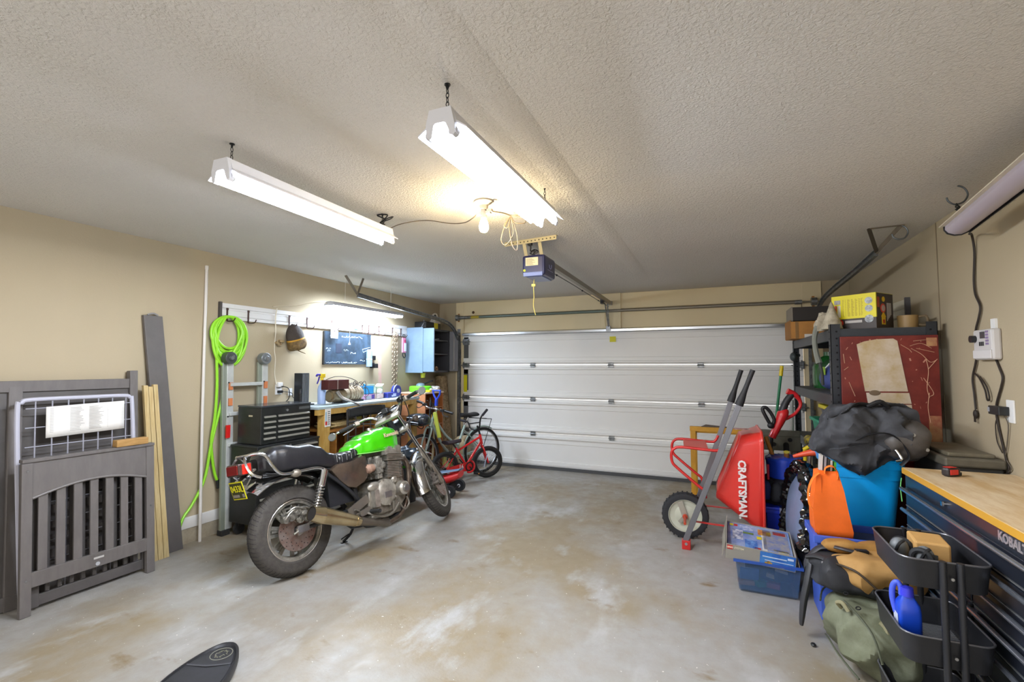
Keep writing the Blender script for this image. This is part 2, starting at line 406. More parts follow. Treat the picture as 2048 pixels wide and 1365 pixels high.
mb.tube([k0, (k0[0] + .03, k0[1], k0[2] - .05), (k0[0] + .1, k0[1], k0[2] - .06), (k0[0] + .09, k0[1], k0[2] - .02), k0], .0035, n=6, k=6)
mb.tube([k0, (k0[0] - .05, k0[1], k0[2] - .06), (k0[0] - .02, k0[1], k0[2] - .075), k0], .0035, n=6, k=6)
solo('tied_cord', 'cord gathered in a bow between the bare bulb and the near shop light', 'cord', mb, CORDM)

# ---------------------------------------------------------------- garage door opener
t = T('garage_door_opener', 'dark blue garage door opener hanging from perforated metal straps', 'garage door opener', (-1.40, 3.7, 2.36))
BLU = mat('22254f', .35, coat=.3)
o = M().bx(-1.505, -1.30, 3.70, 4.0, 2.345, 2.525).obj('housing', BLU, t, bevel=.022)
o = M().bx(-1.49, -1.315, 3.692, 3.71, 2.34, 2.375).bx(-1.47, -1.33, 3.73, 3.98, 2.338, 2.35).obj('light_lens', mat('6a77a8', .3), t, bevel=.004)
o = M().bx(-1.468, -1.355, 3.694, 3.701, 2.43, 2.50).obj('caution_label', mat('d8cfae', .6), t)
mb = M()
for k in range(7): mb.bx(-1.46, -1.46 + random.uniform(.05, .095), 3.692, 3.695, 2.437 + k * .0085, 2.4395 + k * .0085)
mb.obj('label_print', mat('7a6a48', .7), o)
M().bx(-1.488, -1.472, 3.694, 3.701, 2.385, 2.40).obj('indicator', mat('d5e01c', emit=1.0), t)
M().ring((-1.298, 3.85, 2.45), (1, 0, 0), .03, .003, n=20, m=6, a0=0, a1=200).bx(-1.301, -1.297, 3.78, 3.92, 2.40, 2.404).obj('side_emblem', mat('8a8cae', .5), t)
STRAP = mat('c8bb94', .4, .5)
def strap(a, b, w_, up, t_=.003, holes=True):
    m = M(); m.bar(a, b, w_, t_, up)
    return m
br = M().bar((-1.66, 3.70, H - .003), (-1.17, 3.64, H - .003), .034, .005, (0, 0, 1))
br.bar((-1.66, 3.685, H - .02), (-1.17, 3.625, H - .02), .034, .003, (0, 1, 0))
for x in (-1.475, -1.335): br.bar((x, 3.665, H - .01), (x, 3.73, 2.52), .03, .003, (0, 1, 0))
o = br.obj('perforated_bracket', STRAP, t, smooth=False)
hm = M()
for k in range(14):
    f = (k + .5) / 14; x = -1.66 + .49 * f; y = 3.683 - .06 * f
    hm.cyl((x, y, H - .02), (x, y - .004, H - .02), .0055, n=8)
hm.obj('bolt_hole', mat('4a4436', .8), o)['kind'] = 'stuff'
M().tube([(-1.43, 3.70, H - .005), (-1.425, 3.705, H - .06), (-1.43, 3.72, 2.56), (-1.40, 3.74, 2.575), (-1.37, 3.74, 2.555), (-1.41, 3.73, 2.54), (-1.38, 3.72, 2.565), (-1.44, 3.73, 2.545), (-1.40, 3.75, 2.53)], .006, n=6, k=5).bx(-1.445, -1.412, 3.68, 3.715, H - .045, H - .005).obj('power_cord', BLACK, t)
rl = M()
rl.prism([(-1.415, 2.515), (-1.385, 2.515), (-1.385, 2.56), (-1.38, 2.56), (-1.38, 2.51), (-1.42, 2.51), (-1.42, 2.56), (-1.415, 2.56)], 3.98, 6.86, 'y')
for v in range(len(rl.v)):
    x, y, z = rl.v[v]; rl.v[v] = (x, y, z - .035 * (y - 3.98) / 2.9)
rl.bar((-1.40, 6.86, 2.50), (-1.40, 6.94, 2.50), .06, .06)
rl.obj('rail', mat('9a958a', .35, .8), t, smooth=False)
cb = M().tube([(-1.425, 4.0, 2.48), (-1.425, 5.0, 2.475), (-1.425, 6.0, 2.46), (-1.41, 6.83, 2.445)], .004, n=6, k=2)
for f in (.15, .5, .8): cb.ell((-1.425, 4.0 + 2.8 * f, 2.482 - .03 * f), (.01, .02, .01), n=8, m=6)
cb.obj('chain', BLACK, t)
M().bx(-1.44, -1.40, 6.4, 6.5, 2.44, 2.50).obj('trolley', DKM, t)
arm = M().tube([(-1.42, 6.62, 2.47), (-1.425, 6.74, 2.33), (-1.42, 6.83, 2.14)], .008, n=8, k=4).bar((-1.39, 6.64, 2.46), (-1.41, 6.84, 2.12), .02, .004).bx(-1.45, -1.39, 6.82, 6.87, 2.09, 2.16)
arm.obj('door_arm', GALV, t)
M().tube([(-1.445, 3.84, 2.35), (-1.447, 3.83, 2.27), (-1.44, 3.82, 2.18), (-1.445, 3.82, 2.10), (-1.425, 3.82, 2.02)], .003, n=6).box((-1.447, 3.83, 2.285), (.035, .012, .022)).obj('release_cord', mat('e3cf6a', .6), t)

# ---------------------------------------------------------------- torsion tube
t = T('torsion_bar', 'long grey metal torsion tube above the garage door', 'garage door shaft', (-1.4, 6.86, 2.38))
M().cyl((-3.78, 6.865, 2.385), (-1.41, 6.865, 2.385), .021, n=16).obj('spring_tube', mat('6f7b74', .45, .6), t)
M().cyl((-1.41, 6.865, 2.385), (1.02, 6.865, 2.385), .021, n=16).cyl((1.0, 6.865, 2.385), (1.2, 6.865, 2.385), .012, n=10).obj('spring_tube', mat('8a8478', .45, .6), t)
M().cyl((-3.95, 6.865, 2.385), (-3.70, 6.865, 2.385), .03, .024, n=16).cyl((-3.98, 6.865, 2.385), (-3.93, 6.865, 2.385), .05, n=18).obj('cable_drum', GALV, t)
M().cyl((.94, 6.865, 2.385), (1.02, 6.865, 2.385), .028, n=16).cyl((1.12, 6.865, 2.385), (1.18, 6.865, 2.385), .05, n=18).obj('cable_drum', GALV, t)
M().cyl((-3.70, 6.865, 2.385), (-3.55, 6.865, 2.385), .0215, n=16).obj('yellow_collar', mat('b9a63a', .6), t)
for x in (-3.965, -1.40, 1.15):
    M().bar((x, 6.92, 2.32), (x, 6.92, 2.46), .03, .006, (0, 1, 0)).bar((x, 6.92, 2.385), (x, 6.86, 2.385), .03, .01).obj('bearing_bracket', mat('a8743a', .5, .4) if x != -1.40 else mat('a87a3c', .5, .3), t)
M().tube([(-1.47, 6.87, 2.40), (-1.47, 6.86, 2.2), (-1.44, 6.86, 2.12)], .004, n=6).obj('cord', mat('d8c48e', .6), t)
solo('wall_knob', 'small dark round knob on the cream board above the garage door', 'knob', M().lathe([(0, -.018), (.016, -.018), (.024, -.008), (.02, 0), (0, 0)], (-3.69, YB - .02, 2.47), (0, 1, 0), n=16), mat('5a4026', .5))  # round knob on the header board

# ---------------------------------------------------------------- door tracks
def track(name, label, x, pts, vert, hang):
    t = T(name, label, 'door track', (x, pts[0][1], pts[0][2]))
    m = M()
    P = cr(pts, 6)
    for s, (du, dn) in enumerate(((0.0, -.022), (0, .022), (-.012, 0))): pass
    # U channel: swept open profile
    rings = []
    for i, p in enumerate(P):
        a = P[max(i - 1, 0)]; b = P[min(i + 1, len(P) - 1)]; d = (b - a).normalized(); n = d.cross(V((1, 0, 0))).normalized()
        sg = 1 if x < 0 else -1
        rings.append([p + V((sg * u_, 0, 0)) + n * v_ for u_, v_ in ((.02, .027), (-.008, .027), (-.01, .0), (-.008, -.027), (.02, -.027), (.018, -.023), (-.005, -.023), (-.005, .023), (.018, .023))])
    m.loft(rings); m.obj('curved_rail', GALV, t)
    return t
yv = YB - .07
t = track('door_track', 'galvanised overhead track curving down at the left of the garage door', -3.93, [(-3.93, 4.42, 2.43), (-3.93, 5.1, 2.38), (-3.93, 5.9, 2.325), (-3.93, 6.35, 2.29), (-3.93, 6.62, 2.22), (-3.93, 6.80, 2.06), (-3.93, yv, 1.86), (-3.93, yv, .9), (-3.93, yv, .02)], None, None)
M().bar((-3.93, 4.42, 2.44), (-3.99, 4.28, H), .035, .004, (0, 1, 0)).bar((-3.93, 4.42, 2.44), (-3.93, 4.52, H), .03, .004, (1, 0, 0)).obj('hanger_strap', mat('7d7468', .5, .6), t)
M().bx(-3.99, -3.93, YB - .03, YB - .024, .05, 2.2).obj('angle_iron', mat('8d8a86', .45, .7), t)
for z in (.4, 1.0, 1.6): M().bx(-3.96, -3.915, yv - .01, YB - .024, z - .03, z + .03).obj('track_bracket', GALV, t)
M().bx(-4.0, -3.93, yv - .03, YB - .024, 2.08, 2.12).obj('flag_bracket', GALV, t)
t = track('door_track', 'galvanised overhead track rising along the right wall past the black rack', 1.16, [(1.22, 4.63, 2.495), (1.21, 5.3, 2.45), (1.19, 5.9, 2.41), (1.17, 6.35, 2.36), (1.15, 6.62, 2.26), (1.12, 6.80, 2.08), (1.10, yv, 1.86), (1.10, yv, .9), (1.10, yv, .02)], None, None)
M().bar((1.22, 4.63, 2.50), (1.12, 4.42, H), .03, .004, (0, 1, 0)).obj('hanger_strap', mat('5d574e', .5, .6), t)
M().bar((1.22, 4.65, 2.50), (1.32, 4.41, H), .045, .004, (1, 0, 0)).bar((1.13, 4.42, H - .004), (1.34, 4.40, H - .004), .03, .004).obj('hanger_strap', mat('8d8272', .5, .6), t)
for z in (.4, 1.0, 1.6): M().bx(1.09, 1.13, yv - .01, YB - .024, z - .03, z + .03).obj('track_bracket', GALV, t)

# ---------------------------------------------------------------- workbench light
t = T('workbench_light', 'slim lit light hung on cords over the workbench', 'light fixture', (-4.12, 4.82, 2.28))
M().prism([(-4.20, 2.285), (-4.04, 2.285), (-4.05, 2.315), (-4.09, 2.335), (-4.15, 2.335), (-4.19, 2.315)], 4.16, 5.50, 'y').obj('housing', mat('c8ccd6', .35), t, smooth=False, bevel=.004)
M().prism([(-4.19, 2.285), (-4.05, 2.285), (-4.06, 2.262), (-4.18, 2.262)], 4.18, 5.48, 'y').obj('diffuser', mat('dcebff', emit=BENCH), t, smooth=False)
for y in (4.42, 5.30): M().cyl((-4.12, y, 2.33), (-4.12, y, H), .0022, n=6).obj('hanging_cord', mat('e6e2da', .6), t)
M().tube([(-4.08, 4.46, 2.27), (-4.08, 4.46, 2.1), (-4.08, 4.47, 1.95), (-4.08, 4.465, 1.86)], .0022, n=6).lathe([(0, .03), (.004, .03), (.014, .008), (.014, 0), (0, 0)], (-4.08, 4.465, 1.835), n=12).obj('pull_cord', mat('e6e6ea', .5), t)
M().tube([(-4.15, 4.16, 2.31), (-4.2, 4.0, 2.30), (-4.3, 3.85, 2.25), (-4.352, 3.70, 2.235), (-4.352, 3.60, 2.215)], .004, n=6).obj('power_cord', mat('cfc3aa', .6), t)

# ---------------------------------------------------------------- unlit wrap light on the right, hooks
t = T('wrap_light', 'unlit wrap-around light hanging by the right wall', 'light fixture', (1.32, 3.52, 2.38))
a, b = V((1.32, 3.53, 2.375)), V((1.32, 2.28, 2.51)); d = (b - a).normalized(); up = V((0, d.z, -d.y)) * (-1 if -d.y < 0 else 1); up = up if up.z > 0 else -up
def sweep(poly, a, b):
    return M().loft([[p + V((1, 0, 0)) * q[0] + up * q[1] for q in poly] for p in (a, b)])
sweep([(-.085, .028), (.085, .028), (.085, .022), (-.085, .022)], a, b).obj('housing', mat('d2cbb8', .5), t, smooth=False)
sweep([(-.05, .05), (.05, .05), (.06, .03), (-.06, .03)], a + d * .01, b).obj('ballast_cover', mat('b5ad9a', .5), t, smooth=False)
sweep([(-.062, .022), (-.064, .0), (-.05, -.02), (-.022, -.033), (.01, -.033), (.038, -.02), (.045, 0), (.043, .022)], a + d * .015, b).obj('lens', mat('b3abb8', .25), t)
sweep([(-.068, .021), (-.068, .0), (-.054, -.024), (-.022, -.038), (.012, -.038), (.042, -.024), (.049, 0), (.049, .021)], a + d * .008, a + d * .018).obj('end_plate', BLKP, t)
fm = M()
for k in range(58):
    p = a + d * (.03 + k * .021)
    fm.loft([[p + V((1, 0, 0)) * q[0] + up * q[1] + d * e for q in ((.052, .02), (.084, .02), (.084, -.006), (.052, -.02))] for e in (0, .004)])
fm.obj('louvre_fins', mat('c9c2b4', .4), t, smooth=False)
sweep([(.048, .02), (.052, .02), (.052, -.026), (.048, -.026)], a, b).obj('dark_trim', BLKP, t, smooth=False)
mb = M().tube([(1.345, 3.57, H), (1.375, 3.57, H - .02), (1.39, 3.57, H - .06), (1.37, 3.57, H - .10), (1.33, 3.57, H - .112), (1.30, 3.57, H - .09), (1.292, 3.57, H - .065)], .005, n=8, k=5)
solo('ceiling_hook', 'grey ceiling hook with a chain holding the unlit light', 'hook', mb, mat('5c6163', .4, .7))
mb = chain_mesh((1.335, 3.57, H - .11), (1.33, 3.50, 2.425), link=.018, r=.003, w_=.008); mb.tube([(1.33, 3.565, H - .11), (1.345, 3.55, H - .14), (1.32, 3.54, H - .15), (1.34, 3.52, H - .17), (1.325, 3.51, H - .19)], .004, n=6)
solo('light_chain', 'dark twisted chain between the ceiling hook and the unlit light', 'chain', mb, mat('2f3230', .5, .5))
mb = M().tube([(1.315, 4.41, H), (1.345, 4.41, H - .02), (1.36, 4.41, H - .06), (1.34, 4.41, H - .10), (1.30, 4.41, H - .108), (1.27, 4.41, H - .09), (1.262, 4.41, H - .065)], .006, n=8, k=5)
solo('ceiling_hook', 'empty grey ceiling hook beside the right track hanger', 'hook', mb, mat('6f7477', .4, .7))

# ---------------------------------------------------------------- right wall fittings
CB = mat('2c241e', .55)
mb = M().tube([(1.40, 3.60, 2.36), (1.50, 3.83, 2.40), (1.524, 3.87, 2.30), (1.524, 3.895, 2.127), (1.524, 3.885, 2.03), (1.524, 3.835, 1.95), (1.524, 3.86, 1.88), (1.524, 3.905, 1.80), (1.524, 3.895, 1.70), (1.524, 3.925, 1.60), (1.524, 3.975, 1.50), (1.524, 3.965, 1.40), (1.524, 3.955, 1.30)], .0065, n=7, k=5)
mb.tube([(1.524, 3.945, 1.53), (1.52, 3.88, 1.50), (1.52, 3.82, 1.43), (1.52, 3.80, 1.37), (1.52, 3.775, 1.385), (1.52, 3.80, 1.45), (1.52, 3.87, 1.51)], .005, n=6, k=5)
mb.ell((1.522, 3.955, 1.27), (.012, .02, .03), n=10, m=8).bx(1.515, 1.52, 3.945, 3.95, 1.22, 1.25).bx(1.515, 1.52, 3.96, 3.965, 1.22, 1.25)
solo('hanging_cord', 'long black cord with a loose plug hanging down the right wall', 'cord', mb, CB)
t = T('sprinkler_controller', 'white wall-mounted controller box with dial and small screen', 'control box', (1.53, 3.73, 1.66))
PL = mat('c9c6c4', .45)
M().bx(1.49, XR, 3.64, 3.86, 1.615, 1.80).obj('housing', PL, t, bevel=.012)
M().bx(1.484, 1.492, 3.645, 3.855, 1.622, 1.675).obj('terminal_cover', mat('d6d3d2', .45), t, bevel=.004)
M().bx(1.486, 1.491, 3.715, 3.765, 1.745, 1.785).obj('screen', mat('4b4a4c', .2), t)
M().cyl((1.49, 3.83, 1.745), (1.465, 3.83, 1.745), .022, n=20).obj('dial', BLKP, t)
mb = M()
for k in range(5):
    for j in range(2): mb.bx(1.486, 1.491, 3.675 + j * .016, 3.687 + j * .016, 1.705 + k * .018, 1.717 + k * .018)
mb.obj('purple_button', mat('8e7aa0', .5), t)
mb = M()
for k in range(3): mb.bx(1.486, 1.491, 3.73 + .02 * k, 3.738 + .02 * k, 1.70, 1.725)
mb.obj('slide_switch', BLKP, t)
M().bx(1.525, XR, 3.68, 3.73, 1.80, 1.86).obj('cable_cover', WHITE, t)
t = T('wall_outlet', 'white wall outlet plate with a black power adapter on the right wall', 'outlet', (XR, 3.60, 1.27))
M().bx(1.528, XR, 3.545, 3.62, 1.255, 1.385).obj('plate', WHITE, t, bevel=.003)
t = T('power_adapter', 'black power adapter plugged in by the white outlet on the right', 'adapter', (1.5, 3.62, 1.29))
M().bx(1.48, 1.527, 3.585, 3.70, 1.295, 1.345).obj('body', BLKP, t, bevel=.004)
M().bx(1.478, 1.481, 3.68, 3.70, 1.31, 1.335).obj('label', mat('9a9aa0', .5), t)
M().tube([(1.51, 3.60, 1.295), (1.525, 3.60, 1.24), (1.527, 3.63, 1.12), (1.527, 3.65, 1.05), (1.527, 3.60, 1.00), (1.527, 3.63, .97)], .003, n=6).obj('thin_wire', mat('5b5348', .6), t)
mb = M().tube([(1.53, 3.70, 1.615), (1.527, 3.66, 1.56), (1.527, 3.635, 1.51), (1.527, 3.66, 1.45), (1.527, 3.72, 1.34), (1.527, 3.715, 1.25), (1.527, 3.685, 1.15), (1.527, 3.645, 1.04), (1.527, 3.63, .98), (1.52, 3.68, .90), (1.5, 3.70, .82)], .006, n=7, k=5)
mb.tube([(1.527, 3.72, 1.27), (1.527, 3.74, 1.22), (1.527, 3.73, 1.13), (1.527, 3.68, 1.07)], .003, n=6, k=5)
solo('controller_cord', 'black cord running down from the white controller box', 'cord', mb, CB)
t = T('wall_track', 'white slotted wall track ending above the black rack', 'wall track', (XR, 6.0, 2.0))
M().prism([(XR, 2.0), (XR - .03, 2.01), (XR - .03, 2.06), (XR - .018, 2.07), (XR - .03, 2.08), (XR - .03, 2.15), (XR, 2.16)], 5.02, 6.4, 'y').obj('rail', mat('c4bda8', .5), t, smooth=False)
M().bx(XR - .036, XR, 5.0, 5.025, 1.995, 2.165).obj('end_cap', mat('4d4b4e', .5), t)
# ---------------------------------------------------------------- motorcycle (local: x forward, y left, z up)
def interp(tab, x):
    for (a, *A), (b, *B) in zip(tab, tab[1:]):
        if x <= b:
            t = (x - a) / (b - a); t = t * t * (3 - 2 * t)
            return [p + (q - p) * t for p, q in zip(A, B)]
    return list(tab[-1][1:])
def superring(x, cy, zt, zb, hw, n=24, e=.6, eb=None):
    zc, hz = (zt + zb) / 2, (zt - zb) / 2; out = []
    for i in range(n):
        a = 2 * pi * i / n; c, s = cos(a), sin(a)
        ee = e if s >= 0 or eb is None else eb
        out.append(V((x, cy + hw * math.copysign(abs(c) ** ee, c), zc + hz * math.copysign(abs(s) ** ee, s))))
    return out
TIRE = mat('3b3732', .8, var=.18, vs_=30., bump=.2, bs=90.)
TREAD = mat('2a2a2a', .8)
def moto_wheel(c, R_, w_, ax, rimr, name, root, X=None, nsp=7, disc=.15, disc_side=-1, tread='z'):
    """cast wheel: rim with spokes, tyre and brake disc as sub-parts"""
    c = V(c); ax = V(ax); u, q = V((1, 0, 0)), V((0, 0, 1))
    m = M(X)
    hw = w_ / 2
    m.lathe([(rimr - .022, -hw * .62), (rimr, -hw * .72), (rimr + .006, -hw * .72), (rimr + .004, -hw * .6), (rimr - .016, -hw * .4), (rimr - .02, hw * .4), (rimr + .004, hw * .6), (rimr + .006, hw * .72), (rimr, hw * .72), (rimr - .022, hw * .62), (rimr - .03, 0), (rimr - .022, -hw * .62)], c, ax, 56)
    m.cyl(c - ax * .06, c + ax * .06, .05, n=24)
    for i in range(nsp):
        a = 2 * pi * i / nsp + .3
        d = u * cos(a) + q * sin(a); tt = -u * sin(a) + q * cos(a)
        for s_ in (-1, 1):
            p0 = c + d * .045 + tt * s_ * .012; p1 = c + d * (rimr - .018) + tt * s_ * .034
            m.bar(p0, p1, .016, .026, tt)
        m.bar(c + d * .04, c + d * (rimr - .05), .03, .014, tt)
    m.m = 1
    for s_ in (-1, 1): m.ring(c + ax * s_ * hw * .74, ax, rimr + .003, .0055, 60, 8)
    rim = m.obj(name, [mat('77746c', .45, .6, h2='a39f94', vs_=20.), mat('cfc9c4', .25, .9)], root)
    m = M(X)
    prof = []
    for i in range(15):
        a = -pi * .98 / 2 * 1.25 + pi * .98 * 1.25 * i / 14
        prof.append((rimr + .004 + (R_ - rimr - .004) * max(0, (math.cos(a / 1.25)) ** .62), hw * sin(a / 1.25) * (1.06 if abs(a) < 1.5 else .96)))
    m.lathe(prof + [(rimr, hw * .7), (rimr, -hw * .7), prof[0]], c, ax, 72)
    t = m.obj('tire', TIRE, rim)
    m = M(X)
    N = 64
    for i in range(N):
        for s_ in (-1, 1):
            pts = []
            for k in range(4):
                f = k / 3; th = 2 * pi * (i + f * .55 * (1 if s_ > 0 else 1)) / N; yy = s_ * hw * (.12 + .68 * f)
                rr = rimr + .004 + (R_ - rimr - .004) * (max(0, 1 - (abs(yy) / hw / 1.03) ** 2) ** .31) - .0005
                pts.append(c + (u * cos(th) + q * sin(th)) * rr + ax * yy)
            m.tube(pts, .0026, n=4, k=1)
    m.ring(c, ax, R_ - .0005, .003, 72, 4)
    m.obj('tread_groove', mat('121212', .9), t)['kind'] = 'stuff'
    if disc:
        m = M(X); y = disc_side * .075
        m.lathe([(.075, y - .003), (disc, y - .003), (disc, y + .003), (.075, y + .003), (.075, y - .003)], c, ax, 48)
        m.lathe([(.03, y), (.078, y - .004), (.078, y + .004), (.03, y + .012), (.03, y)], c, ax, 10)
        dk = m.obj('brake_disc', mat('8a6c60', .4, .75, h2='a0948c', vs_=12.), rim)
        m = M(X)
        for i in range(42):
            a = 2 * pi * i / 42; rr = .095 + .02 * (i % 3)
            if rr > disc - .01: continue
            p = c + (u * cos(a) + q * sin(a)) * rr + ax * y
            m.cyl(p - ax * .0038, p + ax * .0038, .004, n=6)
        m.obj('disc_holes', mat('1c1a18', .9), dk)['kind'] = 'stuff'
    return rim
bike = T('motorcycle', 'green-tanked black and chrome motorcycle leaning on its side stand', 'motorcycle', (-2.925, 2.685, .006), (-12, 0, 80), world=False)
Yx = V((0, 1, 0))
moto_wheel((0, 0, .33), .33, .135, Yx, .215, 'rear_wheel', bike)
head = V((1.10, 0, 1.02)); axd = V((-.53, 0, .785)).normalized()
S = Matrix.Translation(head) @ Matrix.Rotation(R(31), 4, axd) @ Matrix.Translation(-head)
moto_wheel((1.56, 0, .335), .328, .10, Yx, .235, 'front_wheel', bike, S, disc=.14)
# tank
tab = [(.50, .845, .80, .05, 0), (.56, .885, .79, .09, 0), (.64, .93, .782, .125, 0), (.74, .968, .78, .152, 0), (.86, .998, .778, .162, 0), (.96, 1.008, .778, .158, 0), (1.03, .995, .78, .135, 0), (1.075, .955, .79, .10, 0), (1.095, .89, .82, .05, 0)]
rings = []
for i in range(40):
    x = .50 + .595 * i / 39; zt, zb, hw, _ = interp(tab, x)
    rings.append(superring(x, 0, zt, zb, hw, 32, .72, .32))
GREEN = mat('40bd0a', .18, coat=.8)
tank = M().loft(rings).obj('fuel_tank', GREEN, bike)
m = M(); m.tube([(.56, -.093, .80), (.74, -.155, .79), (.92, -.164, .79), (1.04, -.13, .80)], .004, n=6, k=6); m.tube([(.56, .093, .80), (.74, .155, .79), (.92, .164, .79), (1.04, .13, .80)], .004, n=6, k=6)
m.obj('tank_seam', mat('8ed86a', .25), tank)
M().cyl((.84, 0, .99), (.84, 0, 1.012), .032, n=24).obj('fuel_cap', CHROME, tank)
q = M(); q.text('Kawasaki', (.945, -.1625, .925), (1, .12, .08), (0, .38, 1), .052, .0015, bold=.0015); q.obj('tank_lettering', mat('e8cfae', .3, .3), tank, smooth=False)
# seat
stab = [(-.25, .90, .80, .06), (-.215, .935, .785, .11), (-.14, .975, .765, .135), (-.06, .978, .755, .145), (.06, .955, .75, .15), (.14, .955, .745, .15), (.22, .93, .735, .15), (.31, .86, .725, .145), (.40, .835, .72, .14), (.50, .842, .735, .13), (.58, .862, .76, .11), (.65, .89, .80, .085)]
rings = []
for i in range(95):
    x = -.25 + .90 * i / 94; zt, zb, hw = interp(stab, x)
    if x > .33: zt -= .010 * (1 - abs(sin((x - .33) / .31 * 6 * pi))) ** 2; hw -= .006 * (1 - abs(sin((x - .33) / .31 * 6 * pi))) ** 2
    rings.append(superring(x, 0, zt, zb, hw, 28, .62, .45))
seat = M().loft(rings).obj('seat', mat('1f1f22', .3, var=.12, vs_=14., bump=.12, bs=50.), bike)
M().loft([superring(x, 0, interp(stab, x)[1] + .006, interp(stab, x)[1] - .012, interp(stab, x)[2] * .97, 16, .4) for x in [-.22 + .86 * i / 20 for i in range(21)]]).obj('seat_base', BLACK, seat)
m = M()
for k in range(5):
    x = .355 + k * .0517; zt, zb, hw = interp(stab, x)
    for s_ in (-1, 1): m.tube([(x, s_ * (hw + .001), zb + (zt - zb) * f) for f in (.35, .5, .68)] + [(x, s_ * hw * .93, zt - .012)], .0018, n=5, k=2)
m.obj('seat_stitching', mat('8d8c88', .5), seat)
# fenders
def fender(c, R_, w_, a0, a1, X=None, flare=0., n=40, dome=.05):
    rings = []
    for i in range(n + 1):
        t = i / n; a = R(a0 + (a1 - a0) * t); d = V((cos(a), 0, sin(a))); rr = R_ + flare * t * t; out = []
        for j in range(17):
            s_ = -1 + 2 * j / 16; out.append(V(c) + d * (rr + dome * (1 - abs(s_) ** 2.4) - dome) + V((0, s_ * w_ / 2, 0)))
        inner = [p - d * .006 for p in reversed(out)]
        rings.append(out + inner)
    return M(X).loft(rings)
fender((0, 0, .33), .45, .215, 52, 133, flare=.04, dome=.06).obj('rear_fender', CHROME, bike)
fender((1.56, 0, .335), .40, .16, 62, 188, X=S, dome=.06).obj('front_fender', CHROME, bike)
# tail light, plate, turn signals
tl = M().bx(-.40, -.30, -.085, .085, .80, .885).obj('tail_light', mat('3a2622', .4, var=.3, vs_=60., stretch=(1, 1, 12)), bike, bevel=.01)
M().bx(-.375, -.315, -.092, -.084, .808, .877).obj('red_reflector', mat('e8261a', .2, emit=.35), tl, bevel=.003)
M().bx(-.405, -.398, -.075, .075, .81, .875).obj('red_lens', mat('7a1612', .2), tl, bevel=.004)
M().bar((-.30, -.03, .79), (-.36, -.03, .70), .08, .01, (1, 0, 0)).bar((-.26, 0, .83), (-.36, 0, .76), .10, .012, (1, 0, 0)).obj('plate_bracket', CHROME, bike)
PX = Matrix.Translation((-.372, 0, .70)) @ Matrix.Rotation(R(-14), 4, 'Y')
pl = M(PX).bx(-.002, .002, -.09, .09, -.065, .065).obj('license_plate', YEL, bike, bevel=.001)
M(PX).bx(-.0035, -.0015, -.082, .082, -.057, .057).obj('plate_field', mat('3a3a12', .5), pl)
M(PX).text('0433L', (-.0036, 0, .012), (0, -1, 0), (0, 0, 1), .066, .001, bold=.0012).obj('plate_number', mat('e6e01a', .5), pl, smooth=False)
M(PX).bx(-.0045, -.0035, -.08, -.05, -.05, -.025).bx(-.0045, -.0035, -.01, .075, -.048, -.028).obj('plate_sticker', mat('8d8680', .5), pl)
for y in (-.11, .11):
    M().cyl((-.02, y * .6, .745), (-.02, y * 1.3, .745), .008, n=8).ell((-.02, y * 1.45, .745), (.04, .03, .03), n=16).obj('turn_signal', DIRTM, bike)
# grab bar
gb = M().tube([(.21, -.165, .735), (.14, -.165, .755), (.0, -.165, .755), (-.13, -.165, .76), (-.19, -.16, .82), (-.24, -.155, .91), (-.29, -.13, .935), (-.33, -.06, .93), (-.335, 0, .93), (-.33, .06, .93), (-.29, .13, .935), (-.24, .155, .91), (-.19, .16, .82), (-.13, .165, .76), (0, .165, .755), (.21, .165, .735)], .0125, n=10, k=5)
gb.tube([(-.33, -.05, .93), (-.35, -.09, .87), (-.33, -.12, .80), (-.27, -.13, .765)], .011, n=8, k=5); gb.tube([(-.33, .05, .93), (-.35, .09, .87), (-.33, .12, .80), (-.27, .13, .765)], .011, n=8, k=5)
gb.obj('grab_rail', CHROME, bike)
# shocks and swingarm
for s_ in (-1, 1):
    a, b = V((.215, s_ * .165, .725)), V((.10, s_ * .15, .40)); d = b - a; u, q = frame(d)
    m = M().cyl(a, a + d * .36, .031, .031, n=20).cyl(a - d * .03, a, .02, n=14).cyl(a, b, .010, n=10).cyl(a + d * .92, b + d * .02, .022, n=14)
    shock = m.obj('shock_absorber', CHROME, bike)
    pts = [a + d * (.36 + .57 * k / 108) + (u * cos(k * 2 * pi / 12) + q * sin(k * 2 * pi / 12)) * .028 for k in range(109)]
    M().tube(pts, .0065, n=6, k=1).obj('coil_spring', CHROME, shock)
fr = M()
for s_ in (-1, 1):
    fr.tube([(0, s_ * .105, .33), (.25, s_ * .11, .34), (.52, s_ * .10, .36)], .02, n=10)
    fr.tube([(.20, s_ * .14, .73), (.36, s_ * .14, .60), (.50, s_ * .13, .46), (.58, s_ * .12, .36)], .016, n=10)
    fr.tube([(-.24, s_ * .09, .77), (.2, s_ * .10, .745), (.55, s_ * .09, .76), (1.05, s_ * .03, .93)], .015, n=8)
    fr.tube([(1.10, s_ * .02, .90), (1.07, s_ * .07, .70), (1.03, s_ * .09, .40), (.95, s_ * .10, .20), (.6, s_ * .10, .19), (.54, s_ * .10, .36), (.50, s_ * .11, .60), (.48, s_ * .09, .75)], .017, n=8)
fr.cyl(head - axd * .11, head + axd * .05, .032, n=16)
fr.bx(.28, .56, -.09, .09, .42, .72)
fr.obj('frame', BLKP, bike)
M().lathe([(0, -.115), (.02, -.115), (.02, .115), (0, .115)], (0, 0, .33), (0, 1, 0), n=14).box((.02, -.12, .335), (.09, .016, .05)).obj('axle', STEEL, bike)
